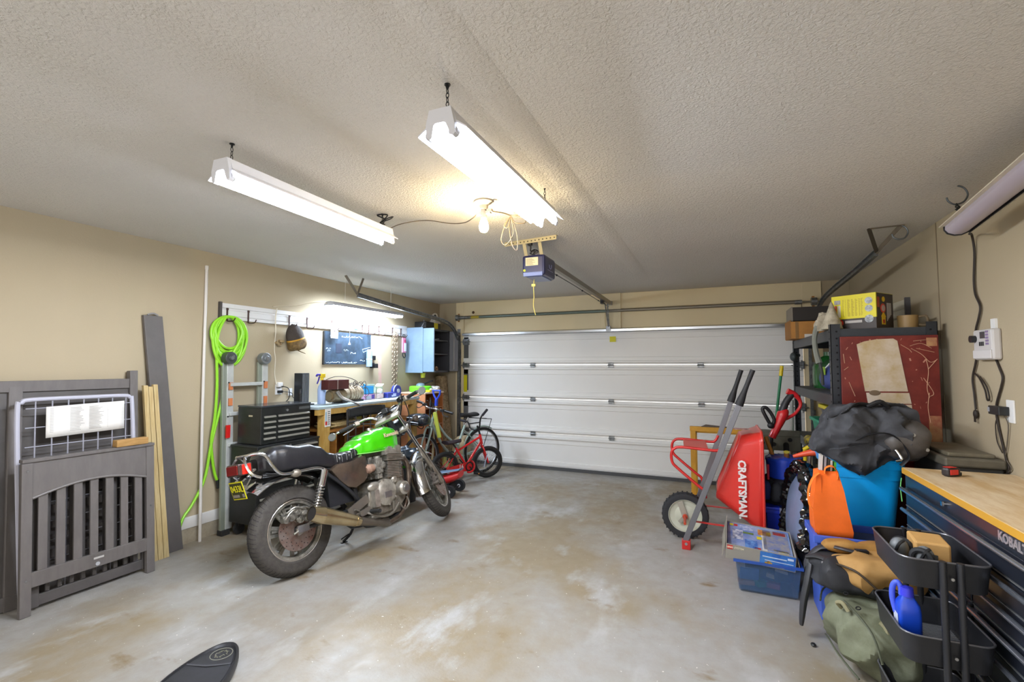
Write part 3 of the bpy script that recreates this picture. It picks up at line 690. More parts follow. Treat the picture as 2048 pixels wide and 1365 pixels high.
# rear caliper and torque arm
m = M()
for k, (x, z, r_) in enumerate(((-.07, .44, .034), (-.02, .455, .036), (.03, .44, .03), (-.11, .425, .026), (0, .41, .034), (.05, .40, .024))):
    m.cyl((x, -.13, z), (x, -.07, z), r_, r_ * .8, n=14); m.cyl((x, -.137, z), (x, -.13, z), r_ * .45, n=10)
m.bar((-.13, -.10, .43), (.06, -.10, .45), .05, .04, (0, 1, 0)); m.tube([(-.13, -.12, .41), (-.06, -.13, .48), (.06, -.12, .48), (.12, -.12, .42)], .008, n=8, k=4)
m.tube([(-.1, -.12, .47), (-.04, -.14, .50), (.04, -.13, .47)], .007, n=6)
m.obj('rear_caliper', mat('6a6861', .4, .8, h2='b9b6ad', vs_=30.), bike)
M().bar((-.03, -.115, .315), (.10, -.115, .345), .05, .012, (0, 1, 0)).tube([(-.06, -.12, .31), (.12, -.12, .36), (.40, -.12, .33)], .008, n=8).obj('torque_arm', mat('9a978e', .4, .7), bike)
# side covers
for s_ in (-1, 1):
    m = M()
    poly = [(.27, .715), (.34, .75), (.50, .755), (.605, .79), (.645, .77), (.645, .60), (.60, .555), (.50, .52), (.42, .545), (.34, .62)]
    cx, cz = .48, .66
    rings = [[V((cx + (x - cx) * f, s_ * y, cz + (z - cz) * f)) for x, z in poly] for f, y in ((1, .11), (1.0, .135), (.93, .158), (.6, .172), (.1, .175))]
    m.loft(rings); m.obj('side_cover', mat('3a322c', .22, .3, coat=.6, h2='57493d', vs_=6.), bike, smooth=True)
# engine
EM = mat('a8a297', .36, .7, h2='cac5bb', vs_=18.); EMD = mat('7a7468', .5, .6, h2='a09a8e', vs_=24.)
case_ = [(.60, .34), (.62, .47), (.70, .53), (1.0, .55), (1.04, .47), (1.03, .33), (.95, .26), (.70, .25)]
m = M().prism(case_, -.16, .16, 'y'); m.bx(.64, .98, -.13, .13, .22, .26)
eng = m.obj('engine', EMD, bike, bevel=.012)
for s_ in (-1, 1):
    m = M()
    m.lathe([(.0, .056), (.06, .054), (.085, .044), (.112, .03), (.118, .0)], (.785, s_ * .16, .43), (0, s_, 0), n=36)
    m.lathe([(0, .075), (.045, .073), (.06, .06), (.066, 0)], (.975, s_ * .16, .425), (0, s_, 0), n=28)
    m.lathe([(0, .09), (.018, .089), (.02, .07), (.02, 0)], (.975, s_ * .16, .425), (0, s_, 0), n=16)
    m.bar((.66, s_ * .165, .47), (.66, s_ * .165, .33), .10, .05, (1, 0, 0)); m.ell((.67, s_ * .17, .50), (.07, .03, .04)); m.ell((.90, s_ * .165, .52), (.035, .03, .035))
    for x, z in ((.70, .36), (.69, .48), (.76, .535), (.87, .50), (.88, .37), (.80, .32)): m.cyl((x, s_ * .16, z), (x, s_ * .20, z), .009, n=8)
    m.obj('engine_cover', EM, eng)
M().bar((.745, -.217, .41), (.82, -.217, .41), .05, .004, (0, 1, 0)).obj('cover_badge', STEEL, eng)
M().cyl((.975, -.24, .425), (.975, -.253, .425), .03, n=20).obj('cover_badge', STEEL, eng)
# cylinders: stacked fins
axc = V((.12, 0, 1)).normalized(); cb = V((.91, 0, .53))
m = M(); m.add([], [])
def slab(m, z, hx, hy, t):
    c = cb + axc * z
    m.box(tuple(c), (hx * 2, hy * 2, t), (0, math.degrees(math.atan2(.12, 1)), 0))
for k in range(10): slab(m, .012 + k * .0145, .085 - (.004 if k % 2 else 0), .185, .006)
slab(m, .075, .070, .165, .15); m.obj('cylinder_block', EM, eng, smooth=False, bevel=.001)
m = M(); 
for k in range(5): slab(m, .165 + k * .013, .098, .20, .006)
slab(m, .20, .085, .18, .09)
for y in (-.13, -.045, .045, .13): m.cyl(cb + axc * .16 + V((.05, y, 0)), cb + axc * .23 + V((.10, y, .02)), .018, n=12)
m.obj('cylinder_head', EM, eng, smooth=False, bevel=.001)
m = M()
for xx in (-.05, .05): m.cyl(cb + axc * .255 + V((xx, -.185, 0)), cb + axc * .255 + V((xx, .185, 0)), .033, n=20)
slab(m, .245, .06, .17, .04)
for y in (-.15, -.05, .05, .15): m.cyl(cb + axc * .25 + V((-.05, y, 0)), cb + axc * .30 + V((-.05, y, 0)), .010, n=8)
m.bx(.815, .865, -.195, -.15, .75, .79)
m.obj('cam_cover', EM, eng)
for y in (-.15, -.05, .05, .15):
    m = M().cyl((.82, y, .665), (.70, y, .66), .034, .03, n=18).bx(.72, .79, y - .03, y + .03, .60, .73).cyl((.755, y, .73), (.755, y, .75), .03, n=16).bx(.73, .78, y - .022, y + .022, .555, .60)
    cbk = m.obj('carburetor', mat('77736b', .5, .6, h2='a9a69c', vs_=40.), eng, bevel=.003)
    M().cyl((.70, y, .66), (.655, y, .655), .034, .04, n=18).cyl((.655, y, .655), (.62, y, .65), .042, .03, n=14).obj('air_filter', mat('9a7a68', .6, var=.2), cbk)
    mm = M().tube([(1.01, y, .69), (1.09, y, .66), (1.115, y * .95, .56), (1.10, y * .85, .40), (1.06, y * .7, .26), (.98, y * .6 - .02, .19), (.88, y * .45 - .04, .165), (.80, y * .2 - .07, .16)], .021, n=10, k=5)
    mm.obj('exhaust_header', mat('55473d', .4, .7, h2='7d6f62', vs_=10.), bike)
EX = mat('b3a27e', .22, .9, h2='cdbc98', vs_=6.)
mm = M().tube([(.86, -.07, .16), (.80, -.10, .165), (.72, -.15, .185), (.60, -.185, .22), (.46, -.20, .262)], [.042, .042, .03, .03, .034], n=16, k=4).obj('exhaust_pipe', mat('7e766c', .4, .8), bike)
a, b = V((.46, -.20, .262)), V((.02, -.235, .435)); d = (b - a)
mf = M().cyl(a, a + d * .10, .035, .044, n=20).cyl(a + d * .10, a + d * .80, .044, .066, n=24).cyl(a + d * .80, b, .066, .052, n=24, cap=False).cyl(a + d * .095, a + d * .11, .047, n=20)
mf = mf.obj('muffler', EX, bike)
M().cyl(b - d * .02, b - d * .015, .05, n=20).obj('muffler_opening', mat('16110d', .9), mf)
# foot gear
m = M().tube([(.56, -.17, .31), (.62, -.20, .27), (.72, -.21, .235), (.82, -.21, .25), (.90, -.20, .31)], .009, n=8).bar((.46, -.17, .30), (.60, -.18, .33), .05, .01, (0, 1, 0)).bar((.50, -.17, .33), (.44, -.19, .36), .02, .012)
m.cyl((.50, -.17, .315), (.50, -.20, .315), .022, n=12); m.bar((.40, -.16, .34), (.60, -.16, .42), .07, .012, (0, 1, 0)); m.cyl((.84, -.20, .34), (.84, -.19, .26), .01, n=8)
m.tube([(.90, -.20, .33), (.93, -.20, .27), (.98, -.19, .24), (1.03, -.19, .28), (1.02, -.18, .34)], .008, n=8)
m.obj('brake_pedal', mat('8c867c', .4, .7), bike)
m = M().cyl((.60, -.18, .31), (.60, -.30, .31), .016, n=12); m.obj('footpeg', RUBBER, bike)
M().cyl((.60, .18, .31), (.60, .30, .31), .016, n=12).obj('footpeg', RUBBER, bike)
M().tube([(.66, .12, .22), (.66, .20, .12), (.63, .275, .058)], .012, n=10, k=4).bx(.60, .66, .255, .305, .045, .055).tube([(.64, .2, .12), (.58, .235, .09)], .006, n=6).obj('side_stand', BLACK, bike)
# front end, steered
m = M(S)
ax2 = axd
for s_ in (-1, 1):
    top = head + ax2 * .09 + V((.045, s_ * .10, 0)); low = V((1.56, s_ * .10, .335))
    d = (low - top)
    fk = M(S).cyl(top, top + d * .60, .0195, n=16).obj('fork_tube', CHROME, bike)
    M(S).cyl(top + d * .50, low, .029, .027, n=18).cyl(top + d * .49, top + d * .52, .032, n=16).cyl(low + V((.02, 0, -.01)), low - d * .06, .02, n=12).obj('fork_slider', mat('8f887b', .4, .7, h2='a59e92', vs_=12.), fk)
    M(S).cyl(low - d * .33 + V((-.0, -s_ * .01, 0)), low - d * .33 + V((-.03, -s_ * .06, .02)), .008, n=8).obj('fender_stay', STEEL, fk)
    m2 = M(S)
    for x, z in ((-.105, .05), (-.085, .095), (-.125, .01)): m2.cyl((1.56 + x, s_ * .055, .335 + z), (1.56 + x, s_ * .115, .335 + z), .026, .022, n=12)
    m2.bar((1.56 - .12, s_ * .085, .335 + .0), (1.56 - .07, s_ * .085, .335 + .12), .06, .03, (0, 1, 0))
    if s_ < 0: m2.obj('front_caliper', mat('5e564f', .5, .6, h2='807870', vs_=30.), fk)
tc = M(S)
for k in (.07, -.10):
    p = head + ax2 * k
    tc.bar(p + V((.02, -.13, 0)), p + V((.02, .13, 0)), .09, .028, ax2)
tc.obj('triple_clamp', mat('b0aa9c', .35, .7), bike, bevel=.005)
# headlight
hp = head + V((.17, 0, -.03))
hl = M(S).lathe([(0, -.09), (.04, -.088), (.075, -.05), (.088, 0), (.09, .02), (.08, .022)], hp, (1, 0, -.05), n=28).obj('headlight', BLKP, bike)
M(S).lathe([(.082, .02), (.05, .03), (0, .034)], hp, (1, 0, -.05), n=28).obj('headlight_lens', mat('c8d0d6', .1), hl)
M(S).tube([hp + V((-.02, -.14, .0)), hp, hp + V((-.02, .14, 0))], .01, n=8).obj('headlight_bracket', CHROME, hl)
for s_ in (-1, 1):
    M(S).cyl(hp + V((-.03, s_ * .10, 0)), hp + V((-.03, s_ * .19, 0)), .009, n=8).ell(hp + V((-.03, s_ * .21, 0)), (.035, .03, .035)).obj('turn_signal', mat('4a4038', .4), bike)
# gauges
for s_ in (-1, 1):
    gc = head + V((.06, s_ * .075, .13)); gx = V((-.62, 0, .78))
    g = M(S).lathe([(0, -.055), (.03, -.05), (.05, -.02), (.052, .018), (.044, .02)], gc, gx, n=28).obj('gauge', BLKP, bike)
    M(S).lathe([(.053, .008), (.055, .018), (.048, .024), (.044, .018)], gc, gx, n=28).obj('chrome_bezel', CHROME, g)
    M(S).lathe([(0, .012), (.045, .012)], gc, gx, n=24).obj('gauge_face', mat('1b1c1e', .15), g)
    mk = M(S); u, q = frame(gx)
    for k in range(11):
        a = R(-130 + 26 * k + 90); dd = u * cos(a) + q * sin(a); mk.bar(gc + V(gx).normalized() * .0135 + dd * .03, gc + V(gx).normalized() * .0135 + dd * .04, .003, .001, gx)
    mk.bar(gc + V(gx).normalized() * .015, gc + V(gx).normalized() * .015 + u * .03, .003, .001, gx)
    mk.obj('gauge_marks', mat('d8d8d0', .5), g)
M(S).bx(head.x - .02, head.x + .06, -.03, .03, head.z + .12, head.z + .17).obj('indicator_panel', BLKP, bike, bevel=.006)
# handlebar
hb = M(S).tube([(.95, -.40, 1.145), (1.03, -.27, 1.165), (1.10, -.17, 1.17), (1.115, -.10, 1.12), (1.115, 0, 1.11), (1.115, .10, 1.12), (1.10, .17, 1.17), (1.02, .27, 1.165), (.93, .40, 1.145)], .0115, n=12, k=6).obj('handlebar', CHROME, bike)
for s_ in (-1, 1):
    M(S).tube([(.915, s_ * .42, 1.142), (.995, s_ * .305, 1.158)], .0175, n=14, k=1).obj('grip', RUBBER, hb)
    M(S).cyl((.912, s_ * .425, 1.141), (.90, s_ * .44, 1.139), .014, n=12).tube([(.905, s_ * .435, 1.14), (.885, s_ * .47, 1.135)], .006, n=8).obj('bar_end', CHROME, hb)
    mc = V((.875, s_ * .485, 1.12)); mx_ = V((-.9, -s_ * .1, .15))
    M(S).lathe([(0, .008), (.036, .008), (.04, 0), (.03, -.012), (0, -.014)], mc, mx_, n=26).obj('bar_end_mirror', mat('8f9492', .2, .5), hb)
    M(S).tube([(1.01, s_ * .285, 1.155), (1.03, s_ * .34, 1.135), (.985, s_ * .43, 1.115)], .006, n=8).obj('lever', STEEL, hb)
    M(S).box((1.015, s_ * .275, 1.16), (.05, .05, .045), (0, 0, s_ * 40)).obj('switch_housing', mat('a39a90', .4, .4), hb, bevel=.008)
M(S).box((1.055, -.21, 1.19), (.06, .075, .04), (0, 0, -40)).obj('brake_reservoir', BLKP, hb, bevel=.006)
m = M(S)
for pts in ([(1.02, .26, 1.15), (1.14, .16, 1.10), (1.15, .06, 1.0), (1.08, .05, .86)], [(1.03, -.22, 1.17), (1.16, -.14, 1.12), (1.17, -.05, 1.0), (1.10, -.04, .85)],
            [(1.04, -.24, 1.16), (1.2, -.18, 1.06), (1.22, -.12, .85), (1.38, -.12, .60), (1.47, -.09, .42)], [(1.16, 0, 1.1), (1.24, .05, 1.0), (1.2, .06, .85), (1.12, .04, .75)], [(1.1, .1, 1.13), (1.18, .12, 1.02), (1.14, .1, .9)]):
    m.tube(pts, .005, n=6, k=5)
m.obj('cables', BLACK, bike)
# ================================================================ left wall
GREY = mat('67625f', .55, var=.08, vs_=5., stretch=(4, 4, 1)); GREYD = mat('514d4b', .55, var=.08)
# big grey headboard panel leaning on the wall, reaches out of the frame
t = T('bed_panel', 'large grey framed bed panel leaning on the wall behind the crib parts', 'bed panel', (-4.29, 1.4, 0))
m = M().bar((-4.23, 1.40, 0), (-4.325, 1.40, 1.47), 1.72, .022, (1, 0, 0))
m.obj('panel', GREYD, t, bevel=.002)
def lean(z): return -4.235 - .095 * z / 1.47
m = M().bar((lean(0) + .02, 1.585, 0), (lean(1.47) + .02, 1.585, 1.47), .07, .03, (1, 0, 0)).bar((lean(0) + .02, 2.28, .0), (lean(1.53) + .02, 2.275, 1.54), .055, .05, (1, 0, 0))
m.bar((lean(1.44) + .02, .54, 1.44), (lean(1.44) + .02, 2.25, 1.44), .075, .03, (1, 0, 0)).bar((lean(.05) + .02, .54, .05), (lean(.05) + .02, 2.25, .05), .09, .03, (1, 0, 0)).bar((lean(1.35) + .012, 1.6, 1.355), (lean(1.35) + .012, 2.25, 1.355), .02, .02, (1, 0, 0))
m.obj('frame', GREY, t, bevel=.003)
# white wire mattress support with taped paper
t = T('crib_spring', 'white metal wire mattress support leaning behind the slatted crib end', 'mattress support', (-4.14, 1.9, 0))
def wl(y, z): return V((-4.125 - .075 * z / 1.36, y, z))
FRM = mat('b7b7c4', .4)
m = M().tube([wl(1.60, .05), wl(1.575, .7), wl(1.56, 1.28), wl(1.58, 1.335), wl(1.63, 1.352), wl(1.9, 1.352), wl(2.15, 1.35), wl(2.205, 1.335), wl(2.22, 1.28), wl(2.24, .7), wl(2.255, .05)], .014, n=8, k=5)
m.tube([wl(1.60, .05), wl(2.255, .05)], .012, n=8, k=1)
m.obj('tube_frame', FRM, t)
m = M()
for k in range(7): y = 1.65 + k * .088; m.tube([wl(y, .05), wl(y, 1.30), wl(y, 1.352)], .0042, n=6, k=1)
for k in range(10): z = .15 + k * .127; m.tube([wl(1.60, z), wl(2.23, z)], .0038, n=6, k=1)
m.obj('wire_grid', mat('a4a4b0', .4, .3), t)
pm = M().sheet(tuple(wl(1.70, 1.09) + V((.014, 0, 0))), (0, .46, .012), tuple(wl(1.70, 1.30) - wl(1.70, 1.09)), 12, 4, lambda u, v_: V((.004 * sin(u * 9), 0, 0)))
pp = pm.obj('instruction_sheet', mat('e3e0da', .8, var=.05), t, solid=.0015)
m = M()
for c_ in range(4):
    for k in range(16):
        y = 1.72 + c_ * .11; z = 1.125 + k * .0105
        m.bx(wl(0, z).x + .0165, wl(0, z).x + .0175, y, y + random.uniform(.05, .09), z, z + .003)
m.obj('sheet_print', mat('a5a29c', .8), pp, smooth=False)['kind'] = 'stuff'
# crib end with slats
t = T('crib_end', 'grey slatted crib end with an arched top panel, front of the stack', 'crib end', (-4.02, 1.95, 0))
def ce(z): return -4.015 - .075 * z / .98
Y0, Y1 = 1.555, 2.315
for y in (Y0, Y1):
    M().bar((ce(0), y + .022 * (1 if y < 2 else -1), 0), (ce(.95), y + .022 * (1 if y < 2 else -1), .95), .055, .035, (1, 0, 0)).obj('post', GREY, t, bevel=.003)
M().bar((ce(.965), Y0 - .005, .965), (ce(.965), Y1 + .005, .965), .05, .022, (0, 0, 1)).obj('top_rail', GREY, t, bevel=.003)
# arched panel
N = 14; rows = []
top = [(Y0 + .05 + (Y1 - Y0 - .1) * i / N) for i in range(N + 1)]
m = M()
f1 = [V((ce(.96) + .012, y, .955)) for y in top]; f2 = [V((ce(.75) + .012, y, .715 + .075 * sin(pi * (y - Y0) / (Y1 - Y0)))) for y in top]
m.loft([f1, f2, [p - V((.022, 0, 0)) for p in f2], [p - V((.022, 0, 0)) for p in f1]], closed=True, open_=True)
m.obj('arched_panel', GREY, t)
m = M().tube([p + V((.002, 0, -.006)) for p in f2], .008, n=6, k=2); m.obj('arch_trim', mat('726d6a', .5), t)
lr = M().bar((ce(.2), Y0 + .04, .215), (ce(.2), Y1 - .04, .215), .095, .026, (1, 0, 0)).obj('bottom_rail', GREY, t, bevel=.003)
M().bx(ce(.2) + .014, ce(.2) + .016, 1.93, 1.99, .225, .238).obj('rating_label', mat('bdbab6', .5), lr); M().cyl((ce(.2) + .013, 1.955, .19), (ce(.2) + .017, 1.955, .19), .013, n=20).obj('round_seal', mat('b0b2b6', .4), lr)
for k in range(7):
    y = Y0 + .105 + k * .0925
    M().bar((ce(.24) , y, .24), (ce(.76), y, .775), .048, .016, (1, 0, 0)).obj('slat', GREY, t, bevel=.002)
for y, z in ((Y0 + .022, .22), (Y0 + .022, .9), (Y1 - .022, .5)): M().cyl((ce(z) + .017, y, z), (ce(z) + .02, y, z), .006, n=8).obj('screw', STEEL, t)
# second crib end hidden behind: its slats show through
t = T('crib_end', 'second grey slatted crib end seen through the slats of the front one', 'crib end', (-4.07, 1.95, 0))
def c2(z): return -4.072 - .08 * z / .98
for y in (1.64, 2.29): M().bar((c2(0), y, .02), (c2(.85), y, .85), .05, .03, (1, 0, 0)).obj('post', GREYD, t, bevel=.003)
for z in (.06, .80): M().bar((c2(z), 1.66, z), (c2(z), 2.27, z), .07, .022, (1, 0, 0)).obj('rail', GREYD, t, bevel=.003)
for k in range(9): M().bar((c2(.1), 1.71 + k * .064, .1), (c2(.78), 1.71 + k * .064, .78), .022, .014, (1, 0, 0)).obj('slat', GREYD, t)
# stacked boards with black ends between
m = M()
for k in range(6): z = .30 + k * .10; m.bar((-4.165 - .07 * z / 1.4, 1.66, z), (-4.165 - .07 * z / 1.4, 2.24, z), .055, .012, (1, 0, 0))
for y in (1.72, 2.18): m.bar((-4.177, y, 0), (-4.177 - .045, y, .86), .03, .008, (1, 0, 0))
solo('slat_base', 'dark slatted bed base behind the wire mattress support', 'bed slats', m, mat('4a4644', .6), smooth=False)
solo('wood_block', 'short light brown block resting on the crib end rail', 'wood block', M().bx(-4.115, -4.055, 2.06, 2.27, .978, 1.028), mat('b58d55', .6, h2='a07a44', vs_=8., stretch=(8, 1, 8)), bevel=.004)
PINE = mat('cdb887', .6, h2='b59b66', vs_=3., stretch=(20, 20, 1))
for i, (y0, yb, x0, zt) in enumerate(((2.325, 2.41, -4.215, 1.42), (2.361, 2.453, -4.215, 1.41), (2.397, 2.496, -4.215, 1.425))):
    m = M().loft([[V((x0 + dx, yb + dy, 0)) for dx, dy in ((0, 0), (.03, 0), (.03, .04), (0, .04))], [V((x0 - .06 + dx, y0 + dy, zt)) for dx, dy in ((0, 0), (.03, 0), (.03, .032), (0, .032))]])
    solo('pine_strip', ['pale pine strip leaning nearest the crib posts', 'pale pine strip in the middle of the leaning three', 'pale pine strip leaning nearest the tall grey board'][i], 'wood strip', m, PINE, 'pine strips leaning on the wall', smooth=False, bevel=.002)
m = M().loft([[V((x, yy, 0)) for x, yy in ((-4.285, 2.54), (-4.255, 2.54), (-4.255, 2.69), (-4.285, 2.69))], [V((x, yy, 2.0)) for x, yy in ((-4.352, 2.345), (-4.322, 2.345), (-4.322, 2.49), (-4.352, 2.49))]])
solo('grey_board', 'tall plain grey board leaning on the wall by the pine strips', 'board', m, mat('5e5a58', .5, var=.06), smooth=False, bevel=.003)
m = M().tube([(-4.335, 2.38, 2.005), (-4.33, 2.42, 2.02), (-4.335, 2.46, 2.005)], .008, n=6)
solo('tape_scrap', 'small grey strip of plastic on top of the tall grey board', 'plastic strip', m, mat('8d8b8a', .6))
solo('white_pole', 'thin white pole leaning upright against the left wall', 'pole', M().tube([(-4.29, 2.853, 0), (-4.325, 2.86, 1.2), (-4.35, 2.871, 2.5)], .013, n=10, k=3).tube([(-4.35, 2.871, 2.48), (-4.35, 2.871, 2.515)], .016, n=8, k=1), mat('d9d4cd', .5))
# wall track and its hooks
t = T('wall_track', 'long white slotted rail across the left wall holding hooks', 'wall track', (XL, 4.5, 1.95))
m = M().prism([(XL, 2.03), (XL + .026, 2.03), (XL + .026, 2.05), (XL + .012, 2.055), (XL + .012, 2.062), (XL + .022, 2.068), (XL + .022, 2.12), (XL + .012, 2.127), (XL + .012, 2.137), (XL + .022, 2.145), (XL + .022, 2.185), (XL, 2.185)], 3.02, 5.98, 'y')
m.obj('rail', mat('d9d8d6', .45), t, smooth=False)
M().bx(XL, XL + .03, 3.0, 3.022, 2.02, 2.195).obj('end_cap', mat('4a4644', .5), t)
HK = mat('4b352f', .5, .3)
hks = [(3.075, 'dark rail hook holding the green hose'), (3.30, 'empty dark rail hook right of the green hose'), (3.80, 'dark rail hook holding the baseball cap'), (4.05, 'empty dark rail hook between the cap and the chalkboard'),
       (4.43, 'dark rail hook holding the white paper tag'), (4.98, 'short rail hook just right of the green ribbon'), (5.11, 'short rail hook second right of the green ribbon'), (5.32, 'short rail hook left of the hanging chain'), (5.62, 'round rail hook holding the steel chain'), (5.82, 'rail hook holding the pink packet')]
for y, lab in hks:
    m = M().box((XL + .03, y, 2.13), (.014, .016, .02)).bx(XL + .024, XL + .032, y - .007, y + .007, 2.02, 2.14)
    m.tube([(XL + .028, y, 2.06), (XL + .028, y, 2.02), (XL + .06, y, 2.008), (XL + .12, y, 2.012), (XL + .145, y, 2.04)], .0055, n=7, k=4)
    solo('rail_hook', lab, 'hook', m, HK, 'hooks on the left wall rail')
# green hose
HG = mat('8fd32a', .45)
m = M(); hx = XL + .022
for k in range(9):
    ry = .165 - .012 * (k % 4) + random.uniform(-.008, .008); rz = .235 - .018 * ((k * 2) % 5) + random.uniform(-.01, .01); xx = hx + .014 + .010 * (k % 3); cy_, cz_ = 3.09 + random.uniform(-.02, .02), 2.055 - rz
    m.tube([(xx + .01 * sin(a * 2), cy_ + ry * sin(a), cz_ + rz * cos(a)) for a in [2 * pi * i / 16 for i in range(16)]], .0125, n=8, k=3, closed=True)
m.tube([(hx + .03, 3.10, 2.06), (hx + .05, 3.20, 1.93), (hx + .05, 3.17, 1.80), (hx + .05, 3.09, 1.65), (hx + .04, 3.06, 1.45), (hx + .03, 3.01, 1.15), (hx + .02, 2.95, .85), (hx + .02, 2.90, .55), (hx + .02, 2.80, .35), (hx + .03, 2.71, .24), (hx + .05, 2.66, .12)], .0125, n=8, k=6)
m.tube([(hx + .03, 3.05, 2.06), (hx + .045, 2.97, 1.9), (hx + .04, 2.96, 1.7), (hx + .03, 2.98, 1.4), (hx + .03, 2.97, 1.1), (hx + .02, 2.95, .9), (hx + .02, 2.96, .75), (hx + .02, 2.99, .58), (hx + .02, 3.02, .50)], .0125, n=8, k=6)
t = T('garden_hose', 'bright green hose coiled over a hook with its ends hanging down', 'hose', (hx, 3.05, 1.5))
m.obj('hose_coil', HG, t); M().cyl((hx + .02, 3.02, .51), (hx + .02, 3.035, .43), .016, .018, n=12).obj('black_fitting', BLACK, t)
# cap
t = T('baseball_cap', 'brown and black cap with yellow trim hanging on the wall rail', 'cap', (XL + .07, 3.82, 1.85))
X = Matrix.Translation((XL + .09, 3.83, 1.90)) @ Matrix.Rotation(R(18), 4, 'X')
def dome(X, z0, z1, r, n=8):
    rings = []
    for i in range(n + 1):
        z = z0 + (z1 - z0) * i / n; f = max(0, 1 - (z / .15) ** 2) ** .6 if z > 0 else 1
        rings.append([V((.075 * f * cos(a) * r, .105 * f * sin(a) * r, z)) for a in [2 * pi * k / 24 for k in range(24)]])
    return M(X).loft(rings)
dome(X, -.02, .15, 1).obj('crown', mat('3a322c', .8, var=.2, bump=.3), t)
dome(X, -.035, -.02, 1.03, 2).obj('yellow_band', mat('c4912a', .7), t)
m = M(X).blob((0, 0, -.07), (.08, .10, .08), .015, 14, n=28, m=16, seed=3); m.obj('mesh_back', mat('7a6238', .8, h2='574326', vs_=25., bump=.3), t)
m = M(X); m.sheet((-.05, -.09, -.09), (.09, 0, -.03), (0, .14, -.09), 8, 8, lambda u, v_: V((.02 * sin(pi * v_), 0, 0))); m.obj('brim', mat('6b5634', .8), t, solid=.006)
# ladder
LAD = mat('c9ccc8', .35, .35, var=.06); LADG = mat('98a092', .4, .4)
t = T('folding_ladder', 'folded aluminium multi-position ladder behind the black tool chest', 'ladder', (-4.29, 3.2, 0))
for y, c_ in ((3.05, 0), (3.43, 1)):
    M().bar((-4.255, y, .02), (-4.30, y, 1.62), .03, .075, (0, 1, 0)).obj('outer_rail', LADG, t, bevel=.003)
    M().bar((-4.243, y + .035, .05), (-4.285, y + .035, 1.60), .02, .065, (0, 1, 0)).obj('inner_rail', LAD, t, bevel=.003)
    hb_ = M().cyl((-4.285, y, 1.655), (-4.215, y, 1.655), .058, n=28).cyl((-4.215, y, 1.655), (-4.205, y, 1.655), .03, n=20).obj('hinge', mat('4b4f4c', .4, .3) if c_ == 0 else mat('83888a', .35, .5), t, bevel=.004)
    M().cyl((-4.206, y, 1.655), (-4.198, y, 1.655), .018, n=16).obj('hinge_button', STEEL, hb_)
    M().bx(-4.245, -4.23, y - .02, y + .02, .9, 1.02).obj('warning_label', RED, t)
    for z in (1.2, 1.35): M().bx(-4.262, -4.252, y + .012, y + .05, z, z + .07).obj('warning_label', mat('c6784a', .5), t)
    M().bx(-4.29, -4.22, y - .04, y + .04, .0, .05).obj('rubber_foot', RUBBER, t, bevel=.004)
for z in (.25, .54, .83, 1.12, 1.40):
    m = M().bar((-4.262, 3.07, z), (-4.262, 3.42, z), .05, .032, (0, 0, 1)); m.obj('rung', LAD, t, bevel=.003)
for y in (3.05, 3.43):
    for z in (1.1, 1.42): M().cyl((-4.235, y - .01, z), (-4.225, y - .01, z), .007, n=8).obj('rivet', BLACK, t)
# extension cord and outlet
m = M().tube([(XL + .03, 3.635, 2.20), (XL + .03, 3.62, 2.1), (XL + .03, 3.625, 1.93), (XL + .01, 3.635, 1.85), (XL + .012, 3.63, 1.75), (XL + .012, 3.645, 1.65), (XL + .012, 3.64, 1.5), (XL + .025, 3.655, 1.38)], .006, n=7, k=5)
solo('extension_cable', 'white cable running straight down the left wall to an outlet', 'cable', m, mat('d8cfbb', .6))
m = M().ring((XL + .05, 3.66, 1.83), (1, .3, .2), .03, .006, 16, 6).blob((XL + .05, 3.69, 1.845), (.02, .03, .015), .004, 30, n=14, m=8).cyl((XL + .02, 3.64, 1.83), (XL + .06, 3.64, 1.82), .015, n=10)
solo('plug_end', 'tan plug end hooked beside the cap', 'plug', m, mat('a28b66', .6))
t = T('wall_outlet', 'white outlet with black plugs on the wall behind the ladder', 'outlet', (XL, 3.72, 1.3))
M().bx(XL, XL + .01, 3.66, 3.74, 1.27, 1.40).obj('plate', WHITE, t, bevel=.002)
M().bx(XL + .01, XL + .05, 3.66, 3.72, 1.35, 1.40).obj('white_adapter', WHITE, t, bevel=.004)
for z in (1.36, 1.30): M().bx(XL + .01, XL + .045, 3.68, 3.73, z - .014, z + .014).obj('black_plug', BLACK, t, bevel=.003)
solo('wall_plate', 'small white plate on the wall just right of the outlet', 'wall plate', M().bx(XL, XL + .008, 3.83, 3.88, 1.25, 1.33), WHITE)
m = M().tube([(XL + .05, 3.70, 1.36), (XL + .09, 3.76, 1.33), (XL + .08, 3.77, 1.22), (XL + .05, 3.70, 1.17), (XL + .04, 3.62, 1.18)], .005, n=6, k=5).tube([(XL + .045, 3.73, 1.30), (XL + .07, 3.82, 1.28), (XL + .07, 3.84, 1.23), (XL + .07, 3.92, 1.20)], .004, n=6, k=5)
solo('power_cable', 'black cables looping from the outlet to the bench', 'cable', m, BLACK)
